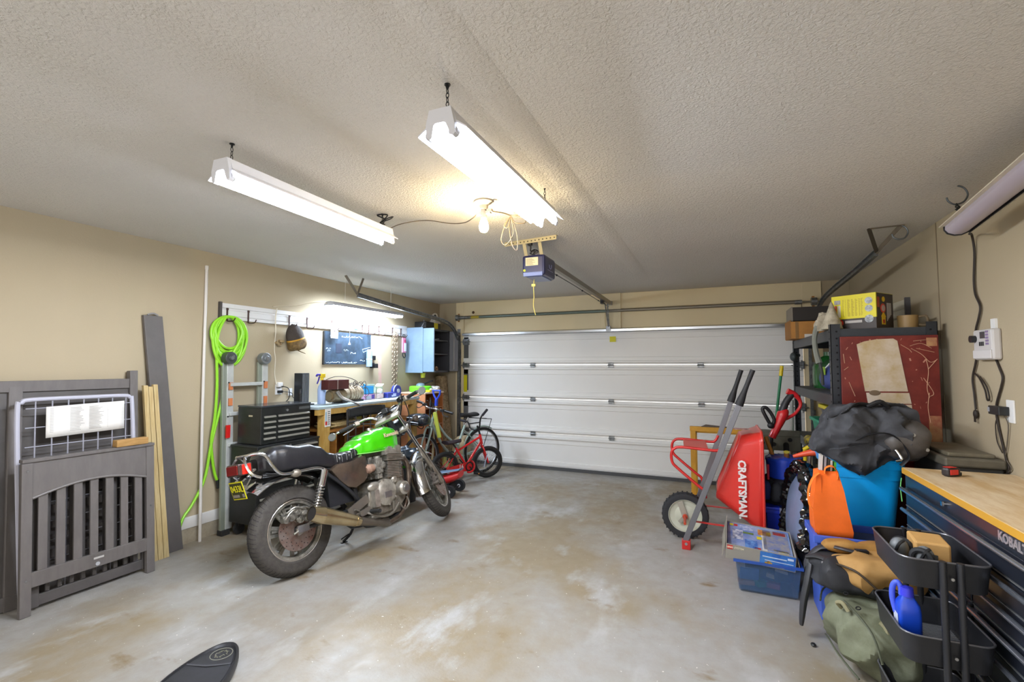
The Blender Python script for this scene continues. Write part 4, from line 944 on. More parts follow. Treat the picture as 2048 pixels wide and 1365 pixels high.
# chalkboard
t = T('chalkboard', 'blackboard with chalk notes on the wall above the bench', 'chalkboard', (XL + .01, 4.75, 1.6))
M().bx(XL, XL + .015, 4.33, 5.17, 1.60, 2.005).obj('board', mat('24303b', .45, h2='36485a', vs_=7.), t)
M().bx(XL, XL + .02, 4.315, 4.335, 1.595, 2.0).obj('edge_trim', BLACK, t)
def scrib(m, y, z, n, w_, h=.012):
    for k in range(n):
        yy = y + w_ * k / n
        m.tube([(XL + .016, yy, z + random.uniform(-h, h)), (XL + .016, yy + w_ / n * .3, z + random.uniform(-h, h)), (XL + .016, yy + w_ / n * .7, z + random.uniform(-h, h))], .0022, n=4, k=2)
m = M()
for y, z, n, w_ in ((4.42, 1.95, 8, .12), (4.62, 1.955, 20, .38), (4.36, 1.79, 6, .08), (4.38, 1.765, 4, .05), (4.66, 1.78, 5, .08), (4.78, 1.745, 6, .1), (4.96, 1.65, 5, .1), (4.36, 1.62, 10, .24), (4.62, 1.62, 14, .2), (4.84, 1.62, 4, .06)): scrib(m, y, z, n, w_)
m.tube([(XL + .016, 5.0, 1.80), (XL + .016, 5.15, 1.83)], .002, n=4, k=1).tube([(XL + .016, 5.02, 1.76), (XL + .016, 5.13, 1.80)], .002, n=4, k=1).tube([(XL + .016, 5.0, 1.80), (XL + .016, 5.02, 1.76)], .002, n=4, k=1)
m.obj('chalk_writing', mat('c9d6e0', .9), t)['kind'] = 'stuff'
M().bx(XL + .015, XL + .017, 4.52, 4.62, 1.74, 1.86).obj('drawn_grid', mat('20283a', .6), t)
t = T('bottle_holder', 'black wall bracket with a clear bottle beside the chalkboard', 'holder', (XL + .05, 5.12, 1.55))
M().bx(XL + .0, XL + .03, 5.17, 5.26, 1.66, 1.72).bx(XL, XL + .08, 5.17, 5.25, 1.55, 1.56).bx(XL + .07, XL + .08, 5.17, 5.25, 1.55, 1.61).bx(XL, XL + .08, 5.17, 5.18, 1.55, 1.62).obj('bracket', BLACK, t, bevel=.003)
M().cyl((XL + .05, 5.10, 1.57), (XL + .05, 5.10, 1.78), .04, n=20).obj('bottle', mat('8fa3b4', .2), t); M().cyl((XL + .05, 5.10, 1.78), (XL + .05, 5.10, 1.80), .028, n=16).cyl((XL + .05, 5.10, 1.665), (XL + .05, 5.10, 1.675), .042, n=20).obj('white_cap', WHITE, t)
solo('paper_tag', 'blank white paper tag hanging at the chalkboard corner', 'paper tag', M().bx(XL + .06, XL + .064, 4.385, 4.50, 1.92, 2.10).bx(XL + .058, XL + .066, 4.43, 4.445, 2.04, 2.13), mat('f0f0f0', .6))
m = M().blob((XL + .05, 4.84, 2.10), (.02, .035, .05), .01, 20, n=16, m=10, seed=4)
solo('green_ribbon', 'small pale green ribbon hanging from the rail above the chalkboard', 'ribbon', m, mat('8fd8a0', .5))
m = M().tube([(XL + .05, 4.60, 2.13), (XL + .05, 4.75, 2.13), (XL + .05, 4.95, 2.13), (XL + .06, 5.05, 2.16), (XL + .07, 5.12, 2.19)], .007, n=6, k=4).cyl((XL + .05, 4.60, 2.13), (XL + .05, 4.60, 2.10), .012, n=8)
solo('metal_rod', 'pale thin rod lying across the rail under the bench light', 'rod', m, mat('c9c4b8', .4, .3))
# chain
t = T('steel_chain', 'long rusty steel chain hanging doubled from a round hook', 'chain', (XL + .06, 5.64, 1.2))
m = M()
for j, (dy, zb) in enumerate(((-.05, 1.18), (-.02, 1.14), (.01, 1.17), (.04, 1.30))):
    n_ = 28 if j < 3 else 24
    for i in range(n_):
        z = 2.06 - (2.06 - zb) * i / n_; y = 5.635 + dy * (.7 + .3 * sin(i / n_ * pi)); s_ = V((0, 1, 0)) if i % 2 else V((.6, .5, 0))
        m.tube([V((XL + .065 + .012 * (j % 2), y, z)) + V((0, 0, 1)) * (.023 * sin(k * pi / 4)) + s_ * (.012 * cos(k * pi / 4)) for k in range(8)], .0045, n=5, k=1, closed=True)
m.obj('links', mat('6f5c46', .5, .5, h2='a89a84', vs_=30.), t)['kind'] = 'stuff'
# pink packet
t = T('pink_packet', 'pink and white packet hanging beside the wall cabinet', 'packet', (XL + .08, 5.83, 1.75))
M().bx(XL + .07, XL + .09, 5.79, 5.87, 1.78, 2.0).obj('card', mat('e08cae', .5), t); M().bx(XL + .088, XL + .094, 5.825, 5.87, 1.80, 1.92).obj('white_label', mat('dfe4ee', .5), t); M().bx(XL + .088, XL + .093, 5.825, 5.86, 1.93, 1.97).obj('magenta_label', mat('b0305a', .5), t)
M().tube([(XL + .08, 5.82, 1.78), (XL + .08, 5.80, 1.74), (XL + .08, 5.84, 1.70), (XL + .08, 5.87, 1.73), (XL + .08, 5.85, 1.78)], .008, n=6, k=4).tube([(XL + .08, 5.83, 2.0), (XL + .08, 5.80, 2.04), (XL + .08, 5.86, 2.04), (XL + .08, 5.83, 2.0)], .006, n=6, k=4).obj('black_loop', BLACK, t)
# wall cabinet
CBL = mat('7f97ad', .35, .2, var=.05); CDK = mat('4a4a4e', .45, .2)
t = T('wall_cabinet', 'blue-grey metal wall cabinet with its doors open', 'cabinet', (-4.2, 6.3, 1.48))
x0, x1, y0, y1, z0, z1 = XL, -4.05, 5.99, 6.76, 1.475, 2.165
m = M().bx(x0, x1, y0 + .002, y0 + .02, z0, z1).bx(x0, x1, y1 - .02, y1, z0, z1).bx(x0, x1, y0, y1, z1 - .03, z1).bx(x0, x1, y0, y1, z0, z0 + .03).bx(x0, x0 + .01, y0, y1, z0, z1)
m.obj('body', CDK, t, smooth=False)
M().bx(x0, x1, y0 - .006, y0, z0, z1).obj('side_panel', CBL, t)
for z in (1.76, 1.98): M().bx(x0, x1 - .02, y0 + .02, y1 - .02, z, z + .015).obj('shelf', mat('6b6a6c', .4, .3), t)
m = M().bar((x1, y0 + .01, (z0 + z1) / 2), (x1 + .20, y0 - .10 + .10, (z0 + z1) / 2), .66, .02, (0, 1, 0)); d1 = m.obj('door', CBL, t, bevel=.003)
M().bar((x1 + .15, y0 - .002, 1.60), (x1 + .15, y0 - .002, 1.73), .014, .004, (0, 1, 0)).obj('handle', BLACK, d1)
m = M().bar((x1, y1, (z0 + z1) / 2), (x1 + .13, y1 + .07, (z0 + z1) / 2), .66, .02, (0, 1, 0)); d2 = m.obj('door', CDK, t, bevel=.003)
M().bar((x1 + .07, y1 + .025, 1.52), (x1 + .07, y1 + .025, 2.12), .016, .01, (1, -.5, 0)).obj('door_stiffener', mat('a9a4a2', .4, .3), d2)
t = T('spray_can', 'white spray can with an orange cap inside the wall cabinet', 'spray can', (-4.10, 6.28, 1.505))
M().cyl((-4.10, 6.28, 1.505), (-4.10, 6.28, 1.63), .028, n=20).obj('can', mat('d8cfc4', .35), t); M().cyl((-4.10, 6.28, 1.63), (-4.10, 6.28, 1.69), .026, .024, n=20).obj('cap', mat('e2571e', .4), t)
solo('jar', 'small brown jar on the middle shelf of the wall cabinet', 'jar', M().lathe([(0, 0), (.03, 0), (.034, .05), (.025, .09), (.026, .11), (0, .11)], (-4.12, 6.22, 1.776), n=16), mat('8a6a52', .4, h2='b59a84', vs_=30.))
solo('wrench', 'metal tool lying on the top shelf of the wall cabinet', 'wrench', M().bar((-4.12, 6.15, 2.003), (-4.12, 6.5, 2.003), .03, .012).ell((-4.12, 6.5, 2.012), (.03, .04, .014)), STEEL)
solo('tape_roll', 'roll of tape at the bottom of the wall cabinet', 'tape', M().ring((-4.12, 6.48, 1.535), (1, 0, .2), .028, .012, 20, 8), mat('9a7458', .5))
t = T('jug', 'white jug with a handle on top of the wall cabinet', 'jug', (-4.22, 6.55, 2.165))
m = M().bx(-4.28, -4.16, 6.50, 6.66, 2.165, 2.30).loft([[V((-4.22 + a, 6.58 + b, 2.30)) for a, b in ((-.06, -.08), (.06, -.08), (.06, .08), (-.06, .08))], [V((-4.22 + a, 6.58 + b, 2.38)) for a, b in ((-.03, -.03), (.03, -.03), (.03, .03), (-.03, .03))]])
m.obj('body', mat('ddd6cc', .4), t, bevel=.01); M().tube([(-4.22, 6.52, 2.31), (-4.22, 6.50, 2.38), (-4.22, 6.55, 2.43), (-4.22, 6.62, 2.43), (-4.22, 6.66, 2.36), (-4.22, 6.65, 2.30)], .014, n=8, k=4).obj('handle', mat('d2cbc0', .4), t); M().cyl((-4.22, 6.57, 2.38), (-4.22, 6.57, 2.41), .025, n=14).obj('cap', BLACK, t)
M().bx(-4.159, -4.155, 6.51, 6.65, 2.18, 2.27).obj('label', mat('4a4a3c', .5), t)
t = T('tool_case', 'black case with a yellow corner on top of the wall cabinet', 'case', (-4.2, 6.28, 2.165))
M().bx(-4.30, -4.09, 6.12, 6.36, 2.165, 2.27).obj('body', BLKP, t, bevel=.01); M().bx(-4.10, -4.08, 6.36, 6.45, 2.165, 2.26).obj('yellow_corner', mat('d3c22e', .5), t)
M().tube([(-4.12, 6.05, 2.17), (-4.1, 6.06, 2.22), (-4.12, 6.12, 2.25), (-4.14, 6.14, 2.29)], .008, n=6, k=4).obj('cable', mat('7a8088', .5), t)
solo('cup', 'yellow cup hanging under the wall cabinet', 'cup', M().lathe([(.03, 0), (.04, .075), (.036, .075), (.026, .005), (0, .005), (0, 0), (.03, 0)], (-4.12, 6.1, 1.398), n=18), mat('c3bf3a', .5))
# stains on the wall (pink paint)
struct('trim_10', M().sheet((XL + .0008, 5.36, 1.22), (0, .07, 0), (0, -.02, .5), 6, 8, lambda u, v_: V((0, .01 * sin(v_ * 9) * (u - .5), 0))), mat('c39a90', .85, h2='b9a894', vs_=14.))

# ---------------------------------------------------------------- tool chests
CH = mat('1f2020', .32, var=.25, vs_=9.); CHF = mat('1c2622', .4)
t = T('top_tool_chest', 'black top tool chest with silver drawer pulls standing on the larger chest', 'tool chest', (-4.03, 3.4, .84))
x0, x1, y0, y1, z0, z1 = -4.20, -3.885, 3.12, 3.70, .842, 1.185
M().bx(x0, x1, y0, y1, z0, z1).obj('cabinet', CH, t, bevel=.006)
M().bx(x0 - .003, x1 + .004, y0 - .003, y1 + .003, z1, z1 + .018).obj('lid', mat('33373c', .25, coat=.3), t, bevel=.004)
def pulls(t, x, ya, yb, zs, h, side='x'):
    for z in zs:
        dr = M().bx(x, x + .004, ya, yb, z, z + h).obj('drawer', mat('141615', .4), t, bevel=.001)
        M().prism([(x + .004, z + h - .004), (x + .018, z + h - .010), (x + .016, z + h - .022), (x + .004, z + h - .02)], ya + .003, yb - .003, 'y').obj('drawer_pull', mat('b0ada4', .35, .4), dr, smooth=False)
pulls(t, x1, y0 + .025, 3.275, [.86 + .051 * k for k in range(5)], .048)
pulls(t, x1, 3.30, y1 - .022, [.86 + .051 * k for k in range(5)], .048)
M().bx(x1, x1 + .003, y1 - .15, y1 - .02, 1.14, 1.165).obj('name_plate', mat('6f7274', .3, .6), t)
M().cyl((x1, 3.405, 1.145), (x1 + .01, 3.405, 1.145), .012, n=14).obj('lock', STEEL, t)
M().bx(-4.05, -4.0, y0 - .002, y0, 1.10, 1.115).obj('sticker_scrap', mat('b5ab8f', .6), t)
t = T('rolling_tool_chest', 'large black rolling tool chest with casters beside the bench', 'tool chest', (-4.06, 3.42, 0))
x0, x1, y0, y1, z0, z1 = -4.215, -3.86, 3.07, 3.80, .12, .822
M().bx(x0, x1, y0, y1, z0, z1).obj('cabinet', CH, t, bevel=.006)
M().bx(x0 - .004, x1 + .006, y0 - .004, y1 + .004, z1, z1 + .017).obj('top', mat('26292b', .35), t, bevel=.004)
pulls(t, x1, y0 + .03, y1 - .03, [.14, .30, .43, .56, .66, .735], .06)
M().bx(x1, x1 + .003, y1 - .18, y1 - .05, .775, .80).obj('name_plate', mat('6f7274', .3, .6), t); M().cyl((x1, 3.43, .80), (x1 + .01, 3.43, .80), .012, n=14).obj('lock', STEEL, t)
for x in (x0 + .06, x1 - .05):
    for y in (y0 + .06, y1 - .06):
        c_ = M().bx(x - .025, x + .025, y - .02, y + .02, .08, .12).obj('caster', mat('3a3a3a', .4, .5), t)
        M().cyl((x - .015, y, .052), (x + .015, y, .052), .052, n=22).obj('caster_wheel', RUBBER, c_)

# ---------------------------------------------------------------- workbench
BW = mat('c9a55e', .6, h2='b28a42', vs_=3., stretch=(6, 6, 1)); BWD = mat('a8702e', .6, h2='8f5c22', vs_=3., stretch=(1, 6, 6))
t = T('workbench', 'wooden workbench with a pale top and open shelves', 'workbench', (-4.08, 4.6, 0))
M().bx(XL, -3.80, 3.72, 5.55, 1.12, 1.148).obj('top', mat('a9b8bd', .35, var=.08), t, bevel=.003)
M().bx(-3.86, -3.805, 3.73, 5.54, 1.06, 1.12).obj('front_rail', BW, t)
for y in (3.81, 4.62, 5.42):
    M().bx(-3.90, -3.81, y, y + .09, 0, 1.06).obj('leg', BW, t, bevel=.002); M().bx(XL, XL + .09, y, y + .09, 0, 1.06).obj('leg', BW, t)
M().bx(XL + .02, -3.82, 3.9, 5.5, .86, .885).obj('shelf', BWD, t, bevel=.002)
M().bx(XL + .02, -3.84, 3.9, 5.5, .35, .375).obj('shelf', BWD, t); M().bx(XL + .01, XL + .02, 3.82, 5.5, .36, 1.1).obj('back_panel', mat('8a5a2a', .7), t)
M().bx(-4.3, -3.84, 4.02, 4.035, .375, .86).obj('divider', BWD, t)
t = T('thermometer_sign', 'white sign with red and blue marks on the bench leg', 'sign', (-3.80, 3.86, .93))
M().bx(-3.81, -3.80, 3.82, 3.90, .93, 1.125).obj('board', mat('e2e0dc', .5), t, bevel=.004)
M().bx(-3.80, -3.799, 3.822, 3.846, .95, .99).obj('red_mark', mat('c8281e', .5), t); M().bx(-3.80, -3.799, 3.823, 3.835, .99, 1.09).obj('blue_mark', mat('6fa6c4', .5), t)
m = M()
for k in range(7): m.bx(-3.80, -3.799, 3.855, 3.885, .955 + k * .022, .963 + k * .022)
m.obj('print', mat('4c4c4c', .5), t)
for k in range(5):
    z = .885 + k * .013; a = random.uniform(-6, 6)
    solo('scrap_board', ['lowest', 'second lowest', 'middle', 'second highest', 'topmost'][k] + ' thin scrap board in the loose pile on the bench shelf', 'board', M().box((-3.98 + random.uniform(-.02, .02), 4.22 + random.uniform(-.05, .05), z + .0065), (.24, .46, .012), (0, 0, a)), PINE, 'scrap boards on the bench shelf')
t = T('old_motor', 'small dark motor on the scrap boards under the bench top', 'motor', (-4.0, 4.2, .95))
M().cyl((-4.0, 4.05, 1.01), (-4.0, 4.25, 1.01), .055, n=24).cyl((-4.0, 4.25, 1.0), (-4.0, 4.33, 1.0), .03, n=16).obj('body', mat('2f2b28', .5, .3), t)
M().blob((-3.96, 4.36, 1.0), (.05, .06, .045), .015, 22, n=20, m=12).cyl((-3.92, 4.36, .99), (-3.88, 4.36, .985), .022, n=12).obj('gear_end', mat('7d7468', .5, .6), t)
solo('yellow_jug', 'yellow and green container at the right of the bench shelf', 'container', M().bx(-4.05, -3.95, 4.46, 4.56, .886, 1.03), mat('c3c96a', .5), bevel=.01)
# on the bench
zb = 1.1485
t = T('upright_heater', 'tall black slotted device standing on the bench behind the tool chest', 'device', (-4.15, 3.85, zb))
M().bx(-4.24, -4.12, 3.80, 3.90, zb + .015, 1.50).obj('body', mat('1c242c', .3), t, bevel=.006); M().bx(-4.25, -4.09, 3.76, 3.95, zb, zb + .015).obj('base', BLACK, t, bevel=.004)
m = M()
for k in range(5): m.bx(-4.119, -4.113, 3.805 + k * .018, 3.813 + k * .018, zb + .04, 1.49)
m.obj('grille', mat('8a9096', .4, .4), t)
M().tube([(-4.10, 3.775, zb + .01), (-4.11, 3.77, 1.25), (-4.12, 3.775, 1.33)], .012, n=8).ell((-4.115, 3.772, 1.28), (.016, .016, .03)).obj('black_wand', BLACK, t)
t = T('spray_bottle', 'blue-tinted spray bottle with a yellow and purple trigger', 'spray bottle', (-4.12, 4.08, zb))
M().lathe([(0, 0), (.045, 0), (.047, .16), (.038, .2), (.016, .24), (.014, .265), (0, .265)], (-4.12, 4.08, zb), n=22).obj('bottle', mat('a9bfe6', .15, coat=.4), t)
M().cyl((-4.12, 4.08, zb + .265), (-4.12, 4.08, zb + .295), .018, n=14).bx(-4.14, -4.10, 4.05, 4.115, zb + .295, zb + .345).obj('yellow_head', mat('e8cc28', .4), t, bevel=.006)
M().tube([(-4.12, 4.05, zb + .33), (-4.12, 4.01, zb + .33), (-4.12, 4.0, zb + .31)], .012, n=8).tube([(-4.12, 4.04, zb + .31), (-4.12, 4.03, zb + .27), (-4.12, 4.01, zb + .23)], .008, n=8).obj('purple_trigger', mat('3a2f96', .4), t)
t = T('old_winch', 'rusty motor winch wound with cable on the bench', 'winch', (-4.1, 4.35, zb))
MET = mat('7d6c52', .5, .6, h2='a09072', vs_=25.)
M().cyl((-4.02, 4.10, 1.235), (-4.02, 4.30, 1.235), .072, n=28).obj('front_drum', MET, t); M().cyl((-4.02, 4.086, 1.235), (-4.02, 4.10, 1.235), .05, n=24).obj('drum_face', mat('8f7f5e', .5, .5), t)
m = M().cyl((-4.08, 4.30, 1.24), (-4.08, 4.40, 1.24), .085, n=28)
for k in range(5): m.ring((-4.08, 4.44 + k * .042, 1.245), (0, 1, .05), .078, .018, 28, 8)
m.cyl((-4.08, 4.38, 1.245), (-4.08, 4.66, 1.245), .07, n=24)
m.obj('wound_coil', mat('8b7b63', .6, .4, h2='b5a78e', vs_=30.), t)
M().bx(-4.12, -3.96, 4.24, 4.32, zb, 1.18).bx(-4.14, -4.0, 4.40, 4.64, zb, 1.17).obj('base', mat('2c2824', .6), t)
m = M()
for k in range(12):
    y = 4.34 + .03 * k; m.tube([(-4.08 + random.uniform(-.04, .04), y, 1.31), (-4.08 + random.uniform(-.05, .05), y + .02, 1.35 + random.uniform(0, .04)), (-4.05 + random.uniform(-.05, .05), y + .06, 1.33 + random.uniform(0, .04)), (-4.05, y + .03, 1.30)], .004, n=5, k=4)
m.tube([(-4.1, 4.12, 1.42), (-4.05, 4.22, 1.455), (-4.05, 4.42, 1.44), (-4.03, 4.56, 1.38), (-4.05, 4.50, 1.33)], .0045, n=6, k=5)
m.tube([(-4.05, 4.62, 1.30), (-4.02, 4.72, 1.30), (-4.02, 4.76, 1.23), (-4.04, 4.73, 1.19), (-4.05, 4.70, 1.2)], .004, n=6, k=5)
m.obj('loose_wires', mat('4a3f35', .6), t)
t = T('dark_red_box', 'dark red rectangular box sitting on top of the winch', 'box', (-4.0, 4.18, 1.315))
M().bx(-4.07, -3.96, 4.02, 4.34, 1.31, 1.42).obj('box', mat('4e2320', .4, var=.2), t, bevel=.004); M().bx(-3.961, -3.956, 4.15, 4.165, 1.31, 1.42).obj('strap', mat('8a7a74', .4), t)
m = M().tube([(-3.93, 4.12, 1.29), (-3.90, 4.16, 1.22), (-3.82, 4.24, 1.17), (-3.77, 4.32, 1.12), (-3.76, 4.40, 1.02), (-3.79, 4.43, .98)], [.02, .018, .009, .009, .012, .02], n=10, k=5)
solo('towing_hook', 'metal rod with a clevis hanging over the bench edge from the winch', 'hook', m, mat('a09a92', .4, .7))
t = T('cardboard_tub', 'open bright blue carton on the bench', 'box', (-4.12, 4.78, zb))
def openbox(m, x0, x1, y0, y1, z0, z1, th=.004):
    return m.bx(x0, x1, y0, y1, z0, z0 + th).bx(x0, x0 + th, y0, y1, z0, z1).bx(x1 - th, x1, y0, y1, z0, z1).bx(x0, x1, y0, y0 + th, z0, z1).bx(x0, x1, y1 - th, y1, z0, z1)
bxm = openbox(M(), -4.22, -4.08, 4.76, 4.92, zb + .07, zb + .17); bxm.bar((-4.08, 4.76, zb + .17), (-4.07, 4.74, zb + .20), .05, .003, (0, 1, 0)).obj('carton', mat('2f9ad6', .5), t)
openbox(M(), -4.2, -4.07, 4.76, 4.93, zb, zb + .069).obj('pink_base', mat('c79ac0', .5), t)
M().bx(-4.069, -4.066, 4.77, 4.86, zb + .008, zb + .045).obj('label', mat('a2a6ae', .6), t); M().bx(-4.069, -4.066, 4.87, 4.92, zb + .01, zb + .06).obj('purple_label', mat('4a3a86', .6), t)
t = T('pale_carton', 'open pale green carton with torn flaps on the bench', 'box', (-4.12, 5.0, zb))
openbox(M(), -4.22, -4.08, 4.97, 5.10, zb + .07, zb + .16).bar((-4.15, 4.97, zb + .16), (-4.15, 4.95, zb + .19), .12, .003, (0, 1, 0)).bar((-4.15, 5.10, zb + .16), (-4.15, 5.14, zb + .19), .12, .003, (0, 1, 0)).obj('carton', mat('c8d6ba', .6), t)
openbox(M(), -4.2, -4.07, 4.96, 5.11, zb, zb + .069).obj('pink_base', mat('d8a8b0', .5, h2='e8dcc8', vs_=40.), t)
M().blob((-4.07, 5.03, zb + .10), (.02, .04, .025), .015, 30, n=16, m=10).obj('white_tissue', mat('f0f0ec', .8), t)
t = T('circular_saw', 'dark blue power saw lying beside the cartons', 'power saw', (-4.1, 5.3, zb))
M().bx(-4.16, -4.04, 5.16, 5.36, zb, zb + .07).obj('body', mat('26307e', .4), t, bevel=.012); M().cyl((-4.13, 5.42, zb + .085), (-4.07, 5.42, zb + .085), .075, n=28).obj('blade_guard', mat('2c3890', .35), t)
M().cyl((-4.069, 5.42, zb + .085), (-4.06, 5.42, zb + .085), .028, n=18).ring((-4.08, 5.42, zb + .085), (1, 0, 0), .083, .008, 28, 6, a0=-80, a1=120).obj('hub', mat('b9c0c8', .3, .5), t)
M().bx(-4.038, -4.034, 5.24, 5.33, zb + .015, zb + .035).bx(-4.038, -4.034, 5.27, 5.33, zb + .035, zb + .055).obj('white_print', mat('bfc6e6', .5), t)
m = M().lathe([(0, 0), (.02, 0), (.03, .08), (.02, .13), (0, .16)], (-4.2, 5.50, zb), n=12)
solo('green_bottle', 'small dark green pointed bottle at the end of the bench', 'bottle', m, mat('3a6a4a', .3))
# black metal chair in front of the bench
t = T('metal_chair', 'black metal chair with a wire back standing before the bench', 'chair', (-3.62, 4.27, 0))
CM = mat('1d1b1a', .35)
m = M().tube([(-3.60, 3.95, .0), (-3.60, 3.95, .6), (-3.62, 3.95, 1.11)], .013, n=8, k=3).tube([(-3.60, 4.56, .0), (-3.60, 4.56, .6), (-3.62, 4.56, 1.11)], .013, n=8, k=3)
m.obj('back_frame', CM, t)
m = M().sheet((-3.605, 3.95, 1.02), (0, .61, 0), (-.012, 0, .10), 12, 3, lambda u, v_: V((-.03 * sin(pi * u), 0, .012 * sin(pi * u) * v_))); m.obj('backrest', BLACK, t, solid=.014)
m = M()
for k in range(4): y = 4.07 + k * .12; m.tube([(-3.605, y, .5), (-3.61, y, 1.03)], .006, n=6, k=1)
for z in (.66, .82, .97): m.tube([(-3.60, 3.95, z), (-3.60, 4.56, z)], .006 if z < .9 else .009, n=6, k=1)
m.obj('wire_back', mat('2b2826', .4), t); M().tube([(-3.60, 3.95, .985), (-3.59, 4.56, .985)], .009, n=8, k=1).obj('chrome_rail', CHROME, t)
M().bx(-3.62, -3.22, 3.95, 4.56, .46, .50).obj('seat', BLACK, t, bevel=.015)
for y in (3.97, 4.54): M().cyl((-3.24, y, 0), (-3.26, y, .46), .012, n=8).obj('leg', CM, t)
m = M().tube([(-3.70, 3.90, .90), (-3.68, 4.02, .90), (-3.67, 4.06, .86), (-3.69, 3.98, .80), (-3.72, 3.88, .80)], .006, n=6, k=5)
# orange cabinet
OC = mat('c98a60', .55, h2='b87a52', vs_=4.); OCD = mat('a0602e', .55)
t = T('orange_cabinet', 'orange-brown wooden cabinet with open shelves in the corner', 'cabinet', (-4.06, 6.0, 0))
x0, x1, y0, y1 = -4.27, -3.85, 5.76, 6.25
M().bx(x0, x1, y0, y0 + .018, 0, 1.17).obj('side_panel', OC, t); M().bx(x0, x1, y1 - .018, y1, 0, 1.17).obj('side_panel', OCD, t)
M().bx(x0 - .005, x1 + .008, y0 - .006, y1 + .006, 1.17, 1.192).obj('top', mat('cdb49c', .5), t, bevel=.003); M().bx(x0, x0 + .01, y0, y1, 0, 1.17).obj('back_panel', mat('6d3a1c', .7), t)
for z in (.08, .42, .70, .95): M().bx(x0, x1 - .005, y0 + .018, y1 - .018, z, z + .016).obj('shelf', OCD, t)
solo('dark_jar', 'small dark jar on the top shelf of the orange cabinet', 'jar', M().cyl((-3.92, 6.06, .966), (-3.92, 6.06, 1.02), .03, n=14).cyl((-3.92, 6.13, .966), (-3.92, 6.13, 1.01), .025, n=14), mat('3a2824', .4))
solo('yellow_tub', 'yellow tub on a shelf of the orange cabinet', 'tub', M().cyl((-3.93, 5.95, .716), (-3.93, 5.95, .86), .065, .07, n=20), mat('d8a220', .5))
t = T('hose_reel', 'lime green round hose reel on the orange cabinet', 'hose reel', (-4.08, 5.98, 1.192))
M().lathe([(0, 0), (.15, 0), (.165, .015), (.165, .07), (.15, .085), (0, .09)], (-4.08, 5.98, 1.192), n=36).obj('drum', mat('6edc2c', .4), t)
M().lathe([(.07, .085), (.06, .115), (.03, .13), (0, .13)], (-4.08, 5.98, 1.192), n=24).obj('grey_hub', mat('6a7f90', .4), t); M().tube([(-4.06, 6.0, 1.30), (-4.0, 6.1, 1.34), (-3.98, 6.16, 1.35)], .012, n=8).obj('black_lever', BLACK, t)
t = T('tape_measure', 'yellow tape tool lying in front of the lime hose reel', 'tool', (-3.9, 5.98, 1.192))
M().bx(-3.94, -3.865, 5.90, 6.06, 1.193, 1.222).obj('case', mat('e6d020', .4), t, bevel=.008); M().ell((-3.9, 5.99, 1.23), (.02, .03, .014)).obj('white_button', WHITE, t)
solo('white_rag', 'crumpled white rag at the back corner of the orange cabinet', 'rag', M().blob((-3.97, 6.20, 1.228), (.06, .045, .045), .03, 18, flatb=1.193, seed=2), mat('cfcac4', .9))
# carpet rolls in the corner
CAR = mat('9a8464', .9, h2='6d5a40', vs_=22., bump=.4)
for i, (a, b, r_) in enumerate((((-4.03, 6.72, 0), (-4.25, 6.82, 1.40), .10), ((-3.96, 6.50, 0), (-4.10, 6.53, .95), .07))):
    m = M().cyl(a, b, r_, n=28).tube([V(b) + V((.8 * r_ * (1 - k / 40) * cos(k * .5), .8 * r_ * (1 - k / 40) * sin(k * .5), .008)) for k in range(38)], .006, n=5, k=1)
    solo('carpet_roll', ['tall rolled brown carpet leaning in the back left corner', 'shorter rolled brown carpet beside the tall one'][i], 'carpet roll', m, CAR)
# shovel
t = T('shovel', 'shovel with a blue D-shaped handle standing behind the mint bicycle', 'shovel', (-3.75, 5.78, 0))
SHV = Matrix.Translation((-.10, .14, -.008))
M(SHV).cyl((-3.62, 5.62, .25), (-3.56, 5.62, 1.06), .016, n=12).obj('shaft', mat('c9b98f', .6), t)
M(SHV).tube([(-3.56, 5.62, 1.03), (-3.558, 5.62, 1.10), (-3.60, 5.62, 1.17), (-3.62, 5.62, 1.24)], .014, n=8, k=4).tube([(-3.558, 5.62, 1.10), (-3.51, 5.62, 1.17), (-3.495, 5.62, 1.24)], .014, n=8, k=4).cyl((-3.625, 5.62, 1.235), (-3.49, 5.62, 1.235), .013, n=10).cyl((-3.562, 5.62, 1.02), (-3.558, 5.62, 1.11), .024, n=12).obj('blue_handle', mat('2340b0', .4), t)
M(SHV).sheet((-3.72, 5.62, .0), (.2, 0, 0), (0, 0, .3), 10, 10, lambda u, v_: V((0, .05 * (u - .5) ** 2 * 4, 0))).obj('blade', mat('6d6a62', .5, .5), t, solid=.004)
